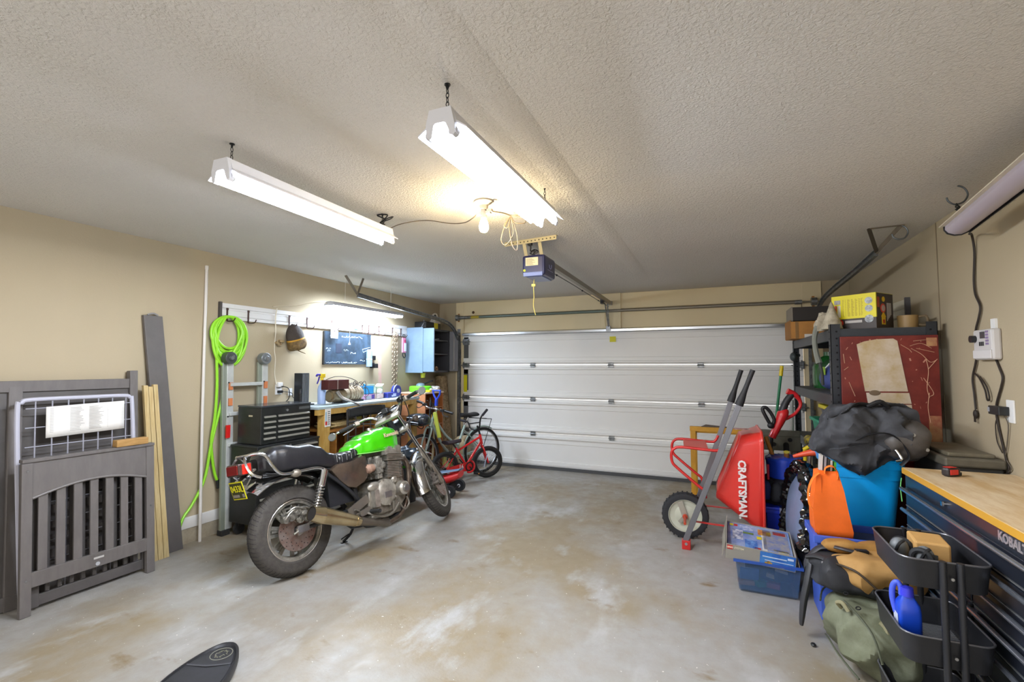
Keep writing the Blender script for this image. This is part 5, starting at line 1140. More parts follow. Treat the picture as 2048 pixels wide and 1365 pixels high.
# ================================================================ bicycles
def bicycle(t, fm, R_, fa, ra, bb, seat, head_t, head_b, tire_r, barL, barR, stem_top, seatm, step=False, crank=.16, guard=None, steer=0., spm=None, wheelm=None):
    """all points in world coordinates: fa, ra axles, bb bottom bracket, seat saddle top, head tube ends"""
    fa, ra, bb, seat, ht, hb_ = map(V, (fa, ra, bb, seat, head_t, head_b))
    fwd = (fa - ra).normalized(); lean = (seat - bb); side = fwd.cross(V((0, 0, 1))).normalized()
    def wheel(c, ax, nm):
        w_ = M().ring(c, ax, R_ - tire_r * 2.1, tire_r * .45, 48, 8).cyl(c - ax * .035, c + ax * .035, .018, n=12).obj(nm, wheelm or ALU, t)
        M().ring(c, ax, R_ - tire_r, tire_r, 56, 10).obj('tire', mat('1d1d1d', .8), w_)
        m = M(); u, q = frame(ax)
        for k in range(24):
            a = 2 * pi * k / 24; b = a + (.5 if k % 2 else -.5); m.cyl(c + ax * (.02 if k % 4 < 2 else -.02) + (u * cos(b) + q * sin(b)) * .015, c + (u * cos(a) + q * sin(a)) * (R_ - tire_r * 2.2), .0012 if R_ > .3 else .0016, n=4, cap=False)
        m.obj('spokes', spm or STEEL, w_)
    sax = (ht - hb_).normalized(); rot = Matrix.Rotation(R(steer), 3, sax)
    fa_s = hb_ + rot @ (fa - hb_); fax = (rot @ side).normalized()
    wheel(fa_s, fax, 'front_wheel'); wheel(ra, side, 'rear_wheel')
    r = .019 if R_ > .3 else .017
    m = M().cyl(ht, hb_, r * 1.15, n=14)
    if step:
        m.tube([hb_ + (ht - hb_) * .25, (hb_ + bb) / 2 + V((0, 0, -.03)), bb], r, n=10, k=5).tube([ht - (ht - hb_) * .3, (ht + bb) / 2 + V((0, 0, .02)), bb + (seat - bb) * .28], r * .85, n=10, k=5)
    else:
        m.cyl(hb_ + (ht - hb_) * .3, bb, r, n=12).cyl(ht - (ht - hb_) * .25, bb + (seat - bb) * .62, r * .85, n=12)
    stp = bb + (seat - bb) * .75
    m.cyl(bb, stp, r * .95, n=12)
    for s_ in (-1, 1):
        m.tube([stp - (seat - bb) * .1, ra + side * s_ * .06], r * .45, n=8, k=1).tube([bb, ra + side * s_ * .06], r * .5, n=8, k=1)
    m.cyl(bb - side * .035, bb + side * .035, r * 1.3, n=14)
    m.obj('frame', fm, t)
    m = M(); cr_ = hb_ - sax * .02 
    for s_ in (-1, 1): m.tube([cr_ + fax * s_ * .02, cr_ + fax * s_ * (.055) + sax * -.03, (cr_ + fa_s) / 2 + fax * s_ * .055, fa_s + fax * s_ * .05], r * .75, n=8, k=3)
    m.obj('fork', fm, t)
    m = M().cyl(stp, seat - V((0, 0, .02)), .0125, n=10).obj('seat_post', CHROME if R_ > .3 else BLACK, t)
    sd = fwd * 1.0
    rings = []
    for i in range(13):
        f = i / 12; p = seat - fwd * .12 + fwd * .26 * f; wd = (.085 if R_ > .3 else .065) * (1 - f) ** .7 + .018; hh = .03 if R_ > .3 else .025
        rings.append([p + side * wd * cos(a) + V((0, 0, 1)) * (hh * sin(a) - .01 + .02 * (abs(f - .4))) for a in [2 * pi * k / 16 for k in range(16)]])
    M().loft(rings).obj('saddle', seatm, t)
    L_, Rr, ST = V(barL), V(barR), V(stem_top)
    hbm = M().cyl(ht, ST, .014, n=10)
    return fwd, side, hbm, L_, Rr, ST
# mint bicycle
MINT = mat('9fb4ac', .35, .2, coat=.3)
t = T('mint_bicycle', 'pale mint step-through bicycle with its front wheel toward the camera', 'bicycle', (-3.4, 5.85, 0))
fwd, side, hbm, L_, Rr, ST = bicycle(t, MINT, .335, (-3.62, 5.33, .335), (-3.20, 6.30, .335), (-3.43, 5.86, .28), (-3.28, 6.02, .88), (-3.44, 5.40, .96), (-3.50, 5.36, .78), .020, (-3.74, 5.42, 1.09), (-3.13, 5.26, .98), (-3.43, 5.40, 1.02), BLACK, step=True, steer=10)
hbm.tube([(-3.64, 5.40, 1.075), (-3.55, 5.36, 1.03), (-3.47, 5.37, 1.01), (-3.38, 5.37, 1.0), (-3.30, 5.29, 1.01), (-3.22, 5.27, .995)], .0125, n=10, k=5)
hb_ = hbm.obj('handlebar', CHROME, t)
for a, b in (((-3.76, 5.44, 1.10), (-3.64, 5.40, 1.075)), ((-3.22, 5.27, .995), (-3.10, 5.27, .97))):
    M().cyl(a, b, .017, n=12).obj('grip', BLACK, hb_)
m = M().box((-3.25, 5.27, 1.0), (.05, .05, .035)).box((-3.6, 5.38, 1.06), (.05, .05, .035)).tube([(-3.59, 5.38, 1.07), (-3.66, 5.34, 1.02), (-3.72, 5.36, 1.03)], .006, n=6).tube([(-3.26, 5.27, 1.0), (-3.2, 5.2, .95), (-3.13, 5.21, .93)], .006, n=6)
m.tube([(-3.6, 5.36, 1.06), (-3.5, 5.3, 1.12), (-3.46, 5.36, .9)], .003, n=5, k=5).tube([(-3.26, 5.27, 1.0), (-3.36, 5.2, 1.05), (-3.44, 5.34, .86)], .003, n=5, k=5)
m.obj('brake_lever', BLACK, hb_)
c = V((-3.43, 5.86, .28)); m = M().ring(c + side * .05, side, .075, .008, 28, 6).cyl(c + side * .06, c + side * .06 + V((.06, .1, -.11)), .01, n=8).box(tuple(c + side * .11 + V((.06, .1, -.115))), (.09, .06, .02)).cyl(c - side * .06, c - side * .06 - V((.06, .1, -.11)), .01, n=8)
for k in range(5): a = 2 * pi * k / 5; m.cyl(c + side * .05, c + side * .05 + (fwd * cos(a) + V((0, 0, 1)) * sin(a)) * .07, .006, n=6)
m.obj('crankset', DKM, t)
m = M()
for fa_ in ((-3.62, 5.33, .335),):
    pass
fdr = M().ring((-3.20, 6.30, .335), tuple(side), .35, .012, 30, 6, a0=150, a1=300).obj('mudguard', MINT, t)
m = M().tube([(-3.27, 6.02, .84), (-3.16, 6.28, .80), (-3.12, 6.45, .78)], .006, n=6, k=1).tube([(-3.33, 5.98, .84), (-3.28, 6.3, .80), (-3.22, 6.48, .78)], .006, n=6, k=1).cyl((-3.12, 6.45, .78), (-3.2, 6.31, .34), .005, n=6)
m.obj('rear_rack', BLACK, t)
M().box((-3.39, 5.36, .80), (.05, .02, .34), (8, -8, 0)).obj('yellow_green_strap', mat('b7c24a', .6), t)
# helmet hanging on the left grip
t = T('bicycle_helmet', 'black and white bicycle helmet hanging from the mint handlebar', 'helmet', (-3.66, 5.36, .86))
m = M().blob((-3.63, 5.28, .865), (.17, .11, .085), .008, 12, e=.8, n=36, m=18, seed=9).obj('shell', mat('1d2229', .25, coat=.5), t)
for k in range(4): M().tube([(-3.75 + k * .02, 5.185 + .008 * k, .90 - k * .03), (-3.66, 5.165, .90 - k * .028), (-3.56, 5.172, .885 - k * .025)], .006, n=6, k=4).obj('vent_line', mat('c5ccd2' if k % 2 == 0 else '0c0d0f', .4), m)
M().tube([(-3.55, 5.3, .82), (-3.58, 5.3, .75), (-3.66, 5.32, .76), (-3.7, 5.3, .82)], .006, n=6, k=4).obj('chin_strap', BLACK, t)
# black clamp stand on the orange cabinet shelf side
m = M().tube([(-3.74, 5.66, .92), (-3.73, 5.68, 1.12)], .009, n=8, k=1).tube([(-3.73, 5.68, 1.1), (-3.70, 5.62, .92)], .008, n=8, k=1).tube([(-3.73, 5.68, 1.1), (-3.78, 5.70, .90)], .008, n=8, k=1)
solo('tripod', 'small black tripod standing in the clutter behind the mint handlebar', 'tripod', M().tube([(-3.74, 5.68, 0), (-3.72, 5.70, .9), (-3.72, 5.70, 1.13)], .01, n=8, k=1).tube([(-3.72, 5.70, 1.1), (-3.68, 5.62, .9), (-3.66, 5.56, 0)], .009, n=8, k=1).tube([(-3.72, 5.70, 1.1), (-3.66, 5.73, .92), (-3.64, 5.74, 0)], .009, n=8, k=1), BLACK)
# red kids' bicycle
RB = mat('d01e22', .3, coat=.5)
t = T('kids_bicycle', 'small red kids bicycle with black bars and training wheels', 'bicycle', (-3.15, 5.75, 0))
fwd, side, hbm, L_, Rr, ST = bicycle(t, RB, .225, (-3.00, 6.06, .225), (-3.30, 5.40, .225), (-3.15, 5.72, .22), (-3.27, 5.55, .56), (-3.06, 5.95, .62), (-3.045, 5.98, .48), .027, (-3.2, 6.0, .8), (-2.9, 5.8, .97), (-3.085, 5.92, .74), mat('2a2028', .5), steer=-22, wheelm=mat('2a2a2a', .4))
hbm.tube([(-3.30, 5.90, .80), (-3.24, 5.93, .78), (-3.20, 5.93, .70), (-3.13, 5.925, .68), (-3.07, 5.92, .70), (-3.02, 5.86, .73), (-2.99, 5.83, .85), (-2.93, 5.80, .93)], .011, n=8, k=5).tube([(-3.215, 5.93, .76), (-3.005, 5.84, .80)], .008, n=8, k=1)
hb_ = hbm.obj('handlebar', BLACK, t)
for a, b in (((-3.34, 5.89, .81), (-3.26, 5.92, .79)), ((-2.95, 5.81, .90), (-2.86, 5.77, .985))): M().cyl(a, b, .017, n=12).obj('grip', mat('26242a', .7), hb_)
c = V((-3.15, 5.72, .22)); sd = -side if side.dot(V((0, -1, 0))) < 0 else side
ns = V((.6, -.8, 0)).normalized(); s1 = side if side.dot(ns) > 0 else -side
gm = M().loft([[p + s1 * o for p in (c + V((0, 0, .06)), c + fwd * .07, c + V((0, 0, -.06)), V((-3.30, 5.40, .20)) + V((0, 0, -.03)), V((-3.30, 5.40, .20)) + V((0, 0, .04)))] for o in (.045, .065)]).obj('chain_guard', RB, t, smooth=False)
M().text('16', tuple(c + s1 * .067 - fwd * .13 + V((0, 0, .01))), tuple(fwd), (0, 0, 1), .075, .001, bold=.001).obj('guard_number', WHITE, gm, smooth=False)
m = M().ring(c + s1 * .075, s1, .055, .009, 26, 6).cyl(c + s1 * .08, c + s1 * .08 + fwd * .08 - V((0, 0, .09)), .008, n=8).box(tuple(c + s1 * .12 + fwd * .09 - V((0, 0, .095))), (.07, .05, .022)).cyl(c - s1 * .04, c - s1 * .05 - fwd * .08 + V((0, 0, .09)), .008, n=8)
m.obj('crankset', BLACK, t); M().ring(c + s1 * .085, s1, .075, .014, 26, 8, a0=60, a1=250).obj('red_crank_cover', RB, t)
M().box(tuple(c + s1 * .15 + fwd * .09 - V((0, 0, .095))), (.03, .02, .012)).obj('amber_reflector', mat('e0902a', .3), t)
for s_ in (-1, 1):
    tw = V((-3.27, 5.38, .075)) + s1 * s_ * .17
    a_ = M().bar(V((-3.30, 5.40, .225)) + s1 * s_ * .06, tw, .03, .005, s1).obj('training_arm', STEEL, t)
    w_ = M().cyl(tw - s1 * .018, tw + s1 * .018, .075, n=28).obj('training_wheel', BLACK, a_); M().cyl(tw - s1 * .020, tw + s1 * .020, .022, n=16).obj('wheel_cap', WHITE, w_)
M().box(tuple(V((-3.0, 6.04, .25)) + s1 * .02 - fwd * .03), (.012, .10, .18), (0, 14, 24)).obj('spoke_card', mat('a9b4d0', .5), t)
# ride-on toy
t = T('ride_on_toy', 'red and grey ride-on toy with black wheels in front of the kids bicycle', 'ride-on toy', (-3.22, 5.02, 0))
rings = []
for i in range(17):
    f = i / 16; x = -3.62 + .74 * f; zb_ = .12 + .10 * max(0, (f - .62) / .38) ** 2; zt = .215 + .10 * max(0, (f - .35) / .65) ** 1.5; w2 = .13 * (1 - .45 * max(0, (f - .6) / .4) ** 2)
    y = 4.90 + .20 * f
    rings.append([V((x, y + w2 * cos(a), (zb_ + zt) / 2 + (zt - zb_) / 2 * sin(a) * (1 if sin(a) < 0 else .75))) for a in [2 * pi * k / 20 for k in range(20)]])
M().loft(rings).obj('body', mat('cf2426', .35, coat=.3), t)
rings = [[V((x + .008, y, z)) for x, y, z in [(p.x, 4.9 + (p.y - 4.9) * 1, p.z) for p in rg]] for rg in rings[8:]]
m = M().loft([[V((-3.30 + .42 * f, 4.985 + .115 * f + .115 * (1 - .4 * f * f) * cos(a), .255 + .06 * f ** 1.5 + .012 * sin(a))) for a in [2 * pi * k / 18 for k in range(18)]] for f in [i / 10 for i in range(11)]]).obj('seat', mat('5a6f86', .5), t)
M().bx(-3.62, -3.38, 4.775, 4.79, .19, .215).obj('dark_stripe', mat('2a2a44', .5), t)
for x, y in ((-2.955, 4.96), (-3.0, 5.28), (-3.48, 4.80), (-3.5, 5.05)):
    w_ = M().cyl((x, y - .022, .072), (x, y + .022, .072), .072, n=28).obj('wheel', mat('202226', .6), t); M().cyl((x, y - .024, .072), (x, y + .024, .072), .022, n=16).obj('hub_cap', mat('d9dadf', .4), w_)
M().cyl((-2.97, 4.96, .072), (-3.0, 5.28, .072), .01, n=8).bar((-2.985, 5.10, .08), (-3.02, 5.12, .20), .07, .03).obj('axle', BLACK, t)
# green tub with dark bundle
t = T('green_tub', 'dark tub with a lime green band and purple rim behind the motorcycle front wheel', 'tub', (-3.34, 4.66, 0))
M().lathe([(0, 0), (.09, 0), (.105, .50), (.10, .50), (.085, .02), (0, .02)], (-3.34, 4.66, 0), n=32).obj('body', mat('2a2d30', .5), t); M().lathe([(.102, .40), (.107, .40), (.109, .49), (.104, .49)], (-3.34, 4.66, 0), n=32).obj('green_band', mat('46b41e', .4), t); M().ring((-3.34, 4.66, .48), (0, 0, 1), .105, .008, 32, 6).obj('rim', mat('8a5aa0', .4), t)
t = T('dark_jacket', 'shiny dark jacket bundled on the green tub', 'jacket', (-3.34, 4.66, .50))
M().blob((-3.36, 4.66, .555), (.19, .10, .06), .04, 9, n=60, m=36, seed=12, ridge=True, flatb=.502).obj('cloth', mat('1f2c38', .3, coat=.2), t)
t = T('cleaner_bottle', 'brown bottle with a yellow label standing behind the mint front wheel', 'bottle', (-3.62, 6.0, 0))
M().lathe([(0, 0), (.07, 0), (.075, .02), (.075, .28), (.03, .36), (.028, .40), (0, .40)], (-3.62, 6.02, 0.0), n=24).obj('body', mat('4f3c20', .35), t); M().cyl((-3.62, 6.02, .12), (-3.62, 6.02, .26), .0765, n=24, cap=False).obj('label', mat('cbb848', .5, h2='8a8a50', vs_=30.), t)
m = M().blob((-3.62, 6.42, .25), (.14, .12, .25), .05, 7, n=40, m=24, seed=21, flatb=.0)
solo('paper_sack', 'crumpled tan paper sack behind the mint bicycle', 'sack', m, mat('8d7a5c', .9, h2='b5a27e', vs_=8.))

# ================================================================ right side: rack
RK = mat('34373c', .4, .5, var=.1); RKB = mat('1b1c1e', .45, .3)
RX0, RX1, RY0, RY1 = .82, 1.47, 4.30, 6.25
t = T('storage_rack', 'black steel storage rack along the right wall', 'shelf rack', (1.16, 5.28, 0))
for x, sx in ((RX0, 1), (RX1, -1)):
    for y, sy in ((RY0, 1), (RY1, -1)):
        m = M().bx(min(x, x + sx * .065), max(x, x + sx * .065), min(y, y + sy * .004), max(y, y + sy * .004), 0, 1.90).bx(min(x, x + sx * .004), max(x, x + sx * .004), min(y, y + sy * .065), max(y, y + sy * .065), 0, 1.90)
        po = m.obj('post', RK, t, smooth=False)
        hm = M()
        for k in range(34):
            z = .06 + k * .054; hm.cyl((x + sx * .04, y - sy * .001, z), (x + sx * .04, y + sy * .005, z), .0075, n=8); hm.cyl((x - sx * .001, y + sy * .04, z), (x + sx * .005, y + sy * .04, z), .0075, n=8)
        hm.obj('slot_holes', mat('08080a', .9), po)['kind'] = 'stuff'
for z in (1.86, 1.35, .84, .20):
    b_ = M()
    b_.bx(RX0 + .005, RX0 + .03, RY0 + .01, RY1 - .01, z - .085, z).bx(RX1 - .03, RX1 - .005, RY0 + .01, RY1 - .01, z - .085, z)
    b_.bx(RX0 + .01, RX1 - .01, RY0 + .006, RY0 + .03, z - .085, z).bx(RX0 + .01, RX1 - .01, RY1 - .03, RY1 - .006, z - .085, z)
    b_.obj('beam', RK if z < 1.8 else mat('3c4046', .4, .5, var=.1), t, smooth=False)
    M().bx(RX0 + .02, RX1 - .02, RY0 + .02, RY1 - .02, z - .008, z + .003).obj('shelf_board', mat('4d4c4a', .6, var=.2), t)
# near end cross piece
# yellow box
t = T('heater_box', 'yellow and black product box on top of the rack', 'box', (1.08, 4.52, 1.864), (0, 0, -38.7), world=False)
hx_, hy_, hh = .155, .128, .27
M().bx(-hx_, hx_, -hy_, hy_, 0, hh).obj('carton', mat('38302c', .5), t, bevel=.002)
M().bx(-hx_ - .001, hx_ + .001, -hy_ - .002, -hy_ + .01, .085, hh + .001).bx(-hx_, hx_, -hy_, hy_, hh, hh + .002).obj('yellow_panel', mat('dccf10', .45), t)
m = M()
for k, (x0, w_) in enumerate(((-.075, .012), (-.055, .004), (-.04, .02), (-.012, .02), (.014, .018), (.04, .01), (.055, .014))):
    n_ = 20
    for i in range(n_): m.bx(x0, x0 + w_ * random.uniform(.5, 1), -hy_ - .003, -hy_ - .002, .105 + i * .0068, .108 + i * .0068)
m.obj('printed_text', mat('a58a10', .5), t)['kind'] = 'stuff'
M().bx(-.135, -.09, -hy_ - .003, -hy_ - .002, .205, .238).obj('barcode', mat('c8c4c0', .5, h2='55504c', vs_=90., stretch=(8, 1, .1)), t)
M().bx(-.135, -.118, -hy_ - .003, -hy_ - .002, .13, .195).obj('red_print', mat('c23a1a', .5), t); M().bx(-.112, -.09, -hy_ - .003, -hy_ - .002, .10, .195).obj('white_print', mat('d8d4c4', .5), t)
for z in (.215, .155): M().cyl((.108, -hy_ - .001, z), (.108, -hy_ - .004, z), .026, n=24).obj('photo_circle', mat('c9cdd0', .4, h2='7a7e80', vs_=40.), t)
M().cyl((.108, -hy_ - .001, .075), (.108, -hy_ - .004, .075), .030, n=24).obj('photo_circle', mat('b9bdc0', .4, h2='6a6e70', vs_=40.), t)
M().bx(-.06, .06, -hy_ - .003, -hy_ - .001, .05, .07).obj('grey_tube_print', mat('b0aaa4', .4), t)
M().cyl((-.10, -hy_ - .001, .055), (-.10, -hy_ - .005, .055), .028, n=24).obj('red_seal', mat('c8301c', .5), t); M().cyl((-.10, -hy_ - .004, .055), (-.10, -hy_ - .007, .055), .019, n=24).obj('seal_center', mat('e8c8bc', .5), t)
M().cyl((hx_ + .0, -.03, .155), (hx_ + .003, -.03, .155), .036, n=24).obj('red_seal', mat('c8402c', .5), t); M().cyl((hx_ + .002, -.03, .155), (hx_ + .005, -.03, .155), .024, n=24).obj('seal_center', mat('b9a49c', .5), t)
M().cyl((hx_, -.02, .225), (hx_ + .003, -.02, .225), .02, n=20).bx(hx_, hx_ + .003, -.05, .0, .03, .09).prism([(-.058, .09), (.008, .09), (-.025, .13)], hx_, hx_ + .003, 'x').obj('yellow_shape', mat('dcb414', .5), t)
M().bx(hx_, hx_ + .002, -.11, -.08, .16, .235).bx(hx_, hx_ + .002, -.105, -.09, .2, .24).obj('orange_print', mat('b0502c', .5), t)
M().bx(hx_, hx_ + .004, -.04, -.012, .04, .068).obj('red_square', mat('b4301a', .5), t)
m = M()
for k in range(5): m.bx(hx_, hx_ + .002, .03 + k * .014, .036 + k * .014, .06 + k * .012, .20)
m.obj('white_lines', mat('b8b0aa', .5), t)
solo('orange_box', 'small yellow box lid behind the product box on the rack', 'box', M().bx(1.12, 1.34, 4.80, 5.0, 1.864, 2.13), mat('cdc04a', .5), bevel=.003)
m = M().lathe([(.05, 0), (.06, 0), (.065, .10), (.055, .10), (.05, .01), (0, .01)], (1.36, 4.5, 1.864), n=22)
t = T('brown_mug', 'brown mug at the wall end of the rack top', 'mug', (1.36, 4.5, 1.864)); m.obj('cup', mat('9a7c4c', .5), t); M().tube([(1.42, 4.47, 1.95), (1.46, 4.45, 1.95), (1.46, 4.45, 1.89), (1.42, 4.47, 1.89)], .009, n=8, k=4).obj('handle', mat('6a5a40', .5), t)
# cardboard box with dark bin on top
t = T('cardboard_box', 'brown cardboard box on the far end of the rack top', 'box', (.95, 5.9, 1.864))
M().bx(.74, 1.20, 5.70, 6.12, 1.864, 2.045).obj('carton', mat('b8803e', .7, var=.08), t, bevel=.003)
M().bx(.78, .81, 5.698, 5.70, 1.866, 2.04).obj('packing_tape', mat('8f6a3c', .3), t); M().bx(.86, .97, 5.694, 5.70, 1.866, 1.91).obj('white_label', mat('ddd8d0', .5), t); M().bx(.735, .74, 5.70, 6.12, 1.87, 2.06).obj('open_flap', mat('a06c30', .7), t)
t = T('dark_bin', 'open dark bin stacked on the cardboard box', 'bin', (.97, 5.95, 2.046))
openbox(M(), .76, 1.24, 5.74, 6.14, 2.047, 2.20, .008).obj('bin_body', mat('2c2622', .6), t); M().bx(.755, .765, 5.735, 6.145, 2.047, 2.205).obj('grey_edge', mat('8d8578', .6), t)
# cloth and hanging strap
def drape(m, pts, w_, th=.01, n=3): return m.tube(pts, w_, n=8, k=5, flat=th / w_)
t = T('cream_cloth', 'crumpled cream cloth draped over the near corner of the rack', 'cloth', (.86, 4.6, 1.8))
m = M().blob((.88, 4.62, 1.93), (.09, .12, .075), .05, 9, n=48, m=30, seed=5, ridge=True, flatb=1.866).loft([[V((.86 + r_ * cos(a), 4.44 + r_ * 1.1 * sin(a), z)) for a in [2 * pi * k / 14 for k in range(14)]] for r_, z in ((.075, 1.87), (.06, 1.93), (.035, 2.0), (.012, 2.07), (.004, 2.09))])
m.obj('cloth', mat('b9ae98', .9, h2='8f8672', vs_=14., bump=.3), t)
m = M().tube([(.83, 4.60, 1.95), (.79, 4.62, 1.90), (.775, 4.66, 1.80), (.785, 4.66, 1.68), (.80, 4.64, 1.60)], [.026, .024, .02, .022, .026], n=8, k=5)
m.obj('hanging_strap', mat('7f8074', .8), t); M().tube([(.80, 4.64, 1.62), (.815, 4.63, 1.52), (.82, 4.64, 1.42)], .012, n=8, k=4).obj('strap_tail', mat('3c3d3a', .8), t)
solo('rounded_thing', 'dark grey rounded object sticking out on the far post of the rack', 'rounded object', M().ell((.80, 6.05, 1.68), (.035, .06, .05)).cyl((.80, 6.05, 1.68), (.86, 6.10, 1.70), .02, n=10), mat('3c4446', .5))  # unidentified rounded grey thing, built as an ellipsoid on a stub
# shelf 2 contents
t = T('cooler_bag', 'blue soft cooler bag with white stripes and a green label on the rack', 'bag', (1.0, 5.0, 1.353))
M().blob((1.06, 5.05, 1.475), (.17, .30, .125), .015, 6, e=.75, n=44, m=24, seed=8, flatb=1.354).obj('body', mat('3a4a86', .6, var=.1), t)
M().tube([(.96, 4.76, 1.42), (.935, 4.78, 1.50), (.96, 4.80, 1.58)], .008, n=6).tube([(.925, 5.05, 1.40), (.885, 5.05, 1.5), (.95, 5.05, 1.60)], .007, n=6).obj('white_stripe', WHITE, t)
M().bx(.872, .888, 4.90, 5.0, 1.50, 1.57).obj('green_label', mat('8fae3c', .5), t); M().tube([(.93, 4.78, 1.56), (.98, 4.82, 1.62), (1.05, 4.95, 1.63)], .018, n=8, k=4).obj('grey_strap', mat('8a8878', .8), t)
t = T('green_lantern', 'green camping lantern with glass globe standing on the rack', 'lantern', (.95, 4.48, 1.353))
M().lathe([(0, 0), (.06, 0), (.065, .02), (.065, .17), (.045, .19), (0, .19)], (.965, 4.50, 1.353), n=28).obj('tank', mat('1f6a40', .2, coat=.5), t)
M().lathe([(.035, .19), (.045, .22), (.045, .27), (.03, .30), (.012, .33), (0, .33)], (.965, 4.50, 1.353), n=24).obj('glass_globe', mat('6f8a7a', .1, coat=.5), t); M().tube([(.92, 4.5, 1.55), (.92, 4.49, 1.66), (.965, 4.49, 1.71), (1.01, 4.5, 1.66), (1.01, 4.5, 1.55)], .003, n=5, k=4).obj('bail', STEEL, t)
for i, (y, lab) in enumerate(((5.75, 'large dark green jug at the back of the upper shelf'), )):
    m = M().lathe([(0, 0), (.14, 0), (.15, .05), (.15, .22), (.10, .30), (.05, .33), (.05, .37), (0, .37)], (1.08, y, 1.353), n=32)
    solo('green_jug', lab, 'jug', m, mat('1e5a26', .2, coat=.5))
solo('green_pack', 'dark green soft pack behind the blue cooler bag', 'pack', M().blob((1.12, 5.50, 1.50), (.18, .12, .14), .02, 7, n=36, m=20, seed=6, flatb=1.354), mat('26502a', .6))
m = M()
for k in range(5): m.ring((1.02, 4.38, 1.375 + k * .016), (0, .1, 1), .045 - .003 * (k % 2), .009, 24, 6)
solo('orange_rope', 'coiled orange cord beside the red sheet on the rack', 'rope', m, mat('c07a2a', .8))
solo('tan_rag', 'small tan rag lying by the lantern on the rack', 'rag', M().blob((.94, 4.36, 1.368), (.07, .04, .018), .015, 20, n=24, m=12, flatb=1.354), mat('8f7a66', .9))
# shelf 3 contents
t = T('yellow_lid_tote', 'dark tote with a bright yellow lid on the middle shelf', 'tote', (1.05, 4.9, .843))
M().loft([[V((x, y, z)) for x, y in ((.93 - o, 4.62 - o), (1.30 + o, 4.62 - o), (1.30 + o, 5.18 + o), (.93 - o, 5.18 + o))] for z, o in ((.844, 0), (1.19, .03))]).obj('body', mat('55545c', .5), t, smooth=False, bevel=.01)
M().bx(.88, 1.35, 4.57, 5.23, 1.19, 1.225).obj('lid', mat('e2cf1c', .45), t, bevel=.008)
M().bx(.885, .91, 4.75, 4.80, .86, 1.17).obj('purple_stripe', mat('5a4f8c', .5), t); M().bx(.925, .935, 4.60, 4.61, .9, 1.1).obj('rib', mat('3c3c42', .5), t)
for y in (4.9, 5.02): M().bx(.887, .91, y, y + .012, .87, 1.18).obj('rib', mat('3c3c42', .5), t)
solo('purple_lid', 'dark purple box top under the second shelf', 'box', M().bx(.96, 1.3, 4.7, 5.2, 1.226, 1.262), mat('35307c', .5), bevel=.006)
t = T('green_tray', 'teal green plastic bin on the middle shelf', 'bin', (1.0, 5.5, .843))
M().loft([[V((x, y, z)) for x, y in ((.93 - o, 5.32 - o), (1.28 + o, 5.32 - o), (1.28 + o, 5.70 + o), (.93 - o, 5.70 + o))] for z, o in ((.844, 0), (1.03, .02))]).obj('body', mat('18a078', .45), t, smooth=False); M().bx(.885, 1.32, 5.27, 5.75, 1.03, 1.06).obj('rim', mat('1aa880', .45), t, bevel=.006)
# things on low shelf / in front: yellow tools
t = T('yellow_hand_tool', 'yellow and black hand tool hanging by the blue bucket', 'tool', (.74, 4.62, .78))
TX = Matrix.Translation((-.03, .17, 0))
M(TX).tube([(.70, 4.50, .87), (.75, 4.50, .90), (.80, 4.50, .88), (.80, 4.49, .82)], .016, n=10, k=4).tube([(.71, 4.50, .87), (.71, 4.50, .78)], .015, n=10, k=1).obj('yellow_grip', mat('e6c81a', .45), t); M(TX).tube([(.75, 4.50, .88), (.74, 4.50, .76), (.735, 4.50, .70)], .014, n=8).bx(.70, .77, 4.48, 4.52, .68, .70).obj('metal_jaw', mat('8a7a70', .4, .5), t)
m = M().blob((.80, 5.02, .905), (.14, .16, .06), .03, 10, n=40, m=20, seed=15, ridge=True, flatb=.85)
solo('yellow_tool_pile', 'yellow and black power tool lying at the shelf edge', 'power tool', M().tube([(.74, 4.86, .90), (.80, 4.80, .92), (.90, 4.74, .915)], .035, n=12, k=4).blob((.80, 4.98, .905), (.07, .12, .045), .01, 20, n=24, m=14), mat('c7b02a', .45, h2='2a2622', vs_=16.))
solo('red_level', 'orange-red plastic tube sticking out toward the blue bucket', 'tube', M().tube([(.55, 4.33, .865), (.68, 4.30, .91), (.80, 4.28, .925)], [.012, .028, .03], n=10, k=4), mat('e2502c', .4))
t = T('orange_case', 'tall orange and white boxed item leaning at the near rack post', 'box', (.82, 4.18, 0))
M().bar((.745, 4.20, .0), (.845, 4.235, 1.20), .035, .03, (0, 1, 0)).obj('orange_edge', mat('e05028', .5), t); M().bar((.79, 4.205, .0), (.885, 4.24, 1.20), .055, .02, (0, 1, 0)).obj('white_panel', mat('c9c8c6', .5), t)
# ================================================================ red sheet
t = T('red_metal_panel', 'worn red metal panel leaning against the end of the rack', 'panel', (1.16, 4.24, 0))
M().bx(.874, 1.458, 4.262, 4.282, 0, 1.80).obj('sheet', mat('66201c', .35, .2, h2='7a2c24', vs_=5.), t, bevel=.002)
def sp(px, py): return (.862 + (px - 1680) / 342, 1.80 - (py - 673) * .00353)
m = M().prism([sp(*p) for p in ((1719, 690), (1735, 684), (1760, 680), (1795, 679), (1803, 684), (1820, 788), (1733, 789))], 4.256, 4.262, 'y')
m.prism([sp(*p) for p in ((1735, 792), (1822, 791), (1826, 813), (1738, 814))], 4.256, 4.262, 'y').prism([sp(*p) for p in ((1740, 817), (1826, 815), (1828, 850), (1742, 850))], 4.256, 4.262, 'y')
m.obj('bare_patch', mat('cfc2b4', .4, .1, h2='b29a6c', vs_=3.2), t, smooth=False)
M().ell((1.075, 4.255, 1.38), (.035, .002, .02)).obj('stain', mat('6d5a44', .6), t)
m = M()
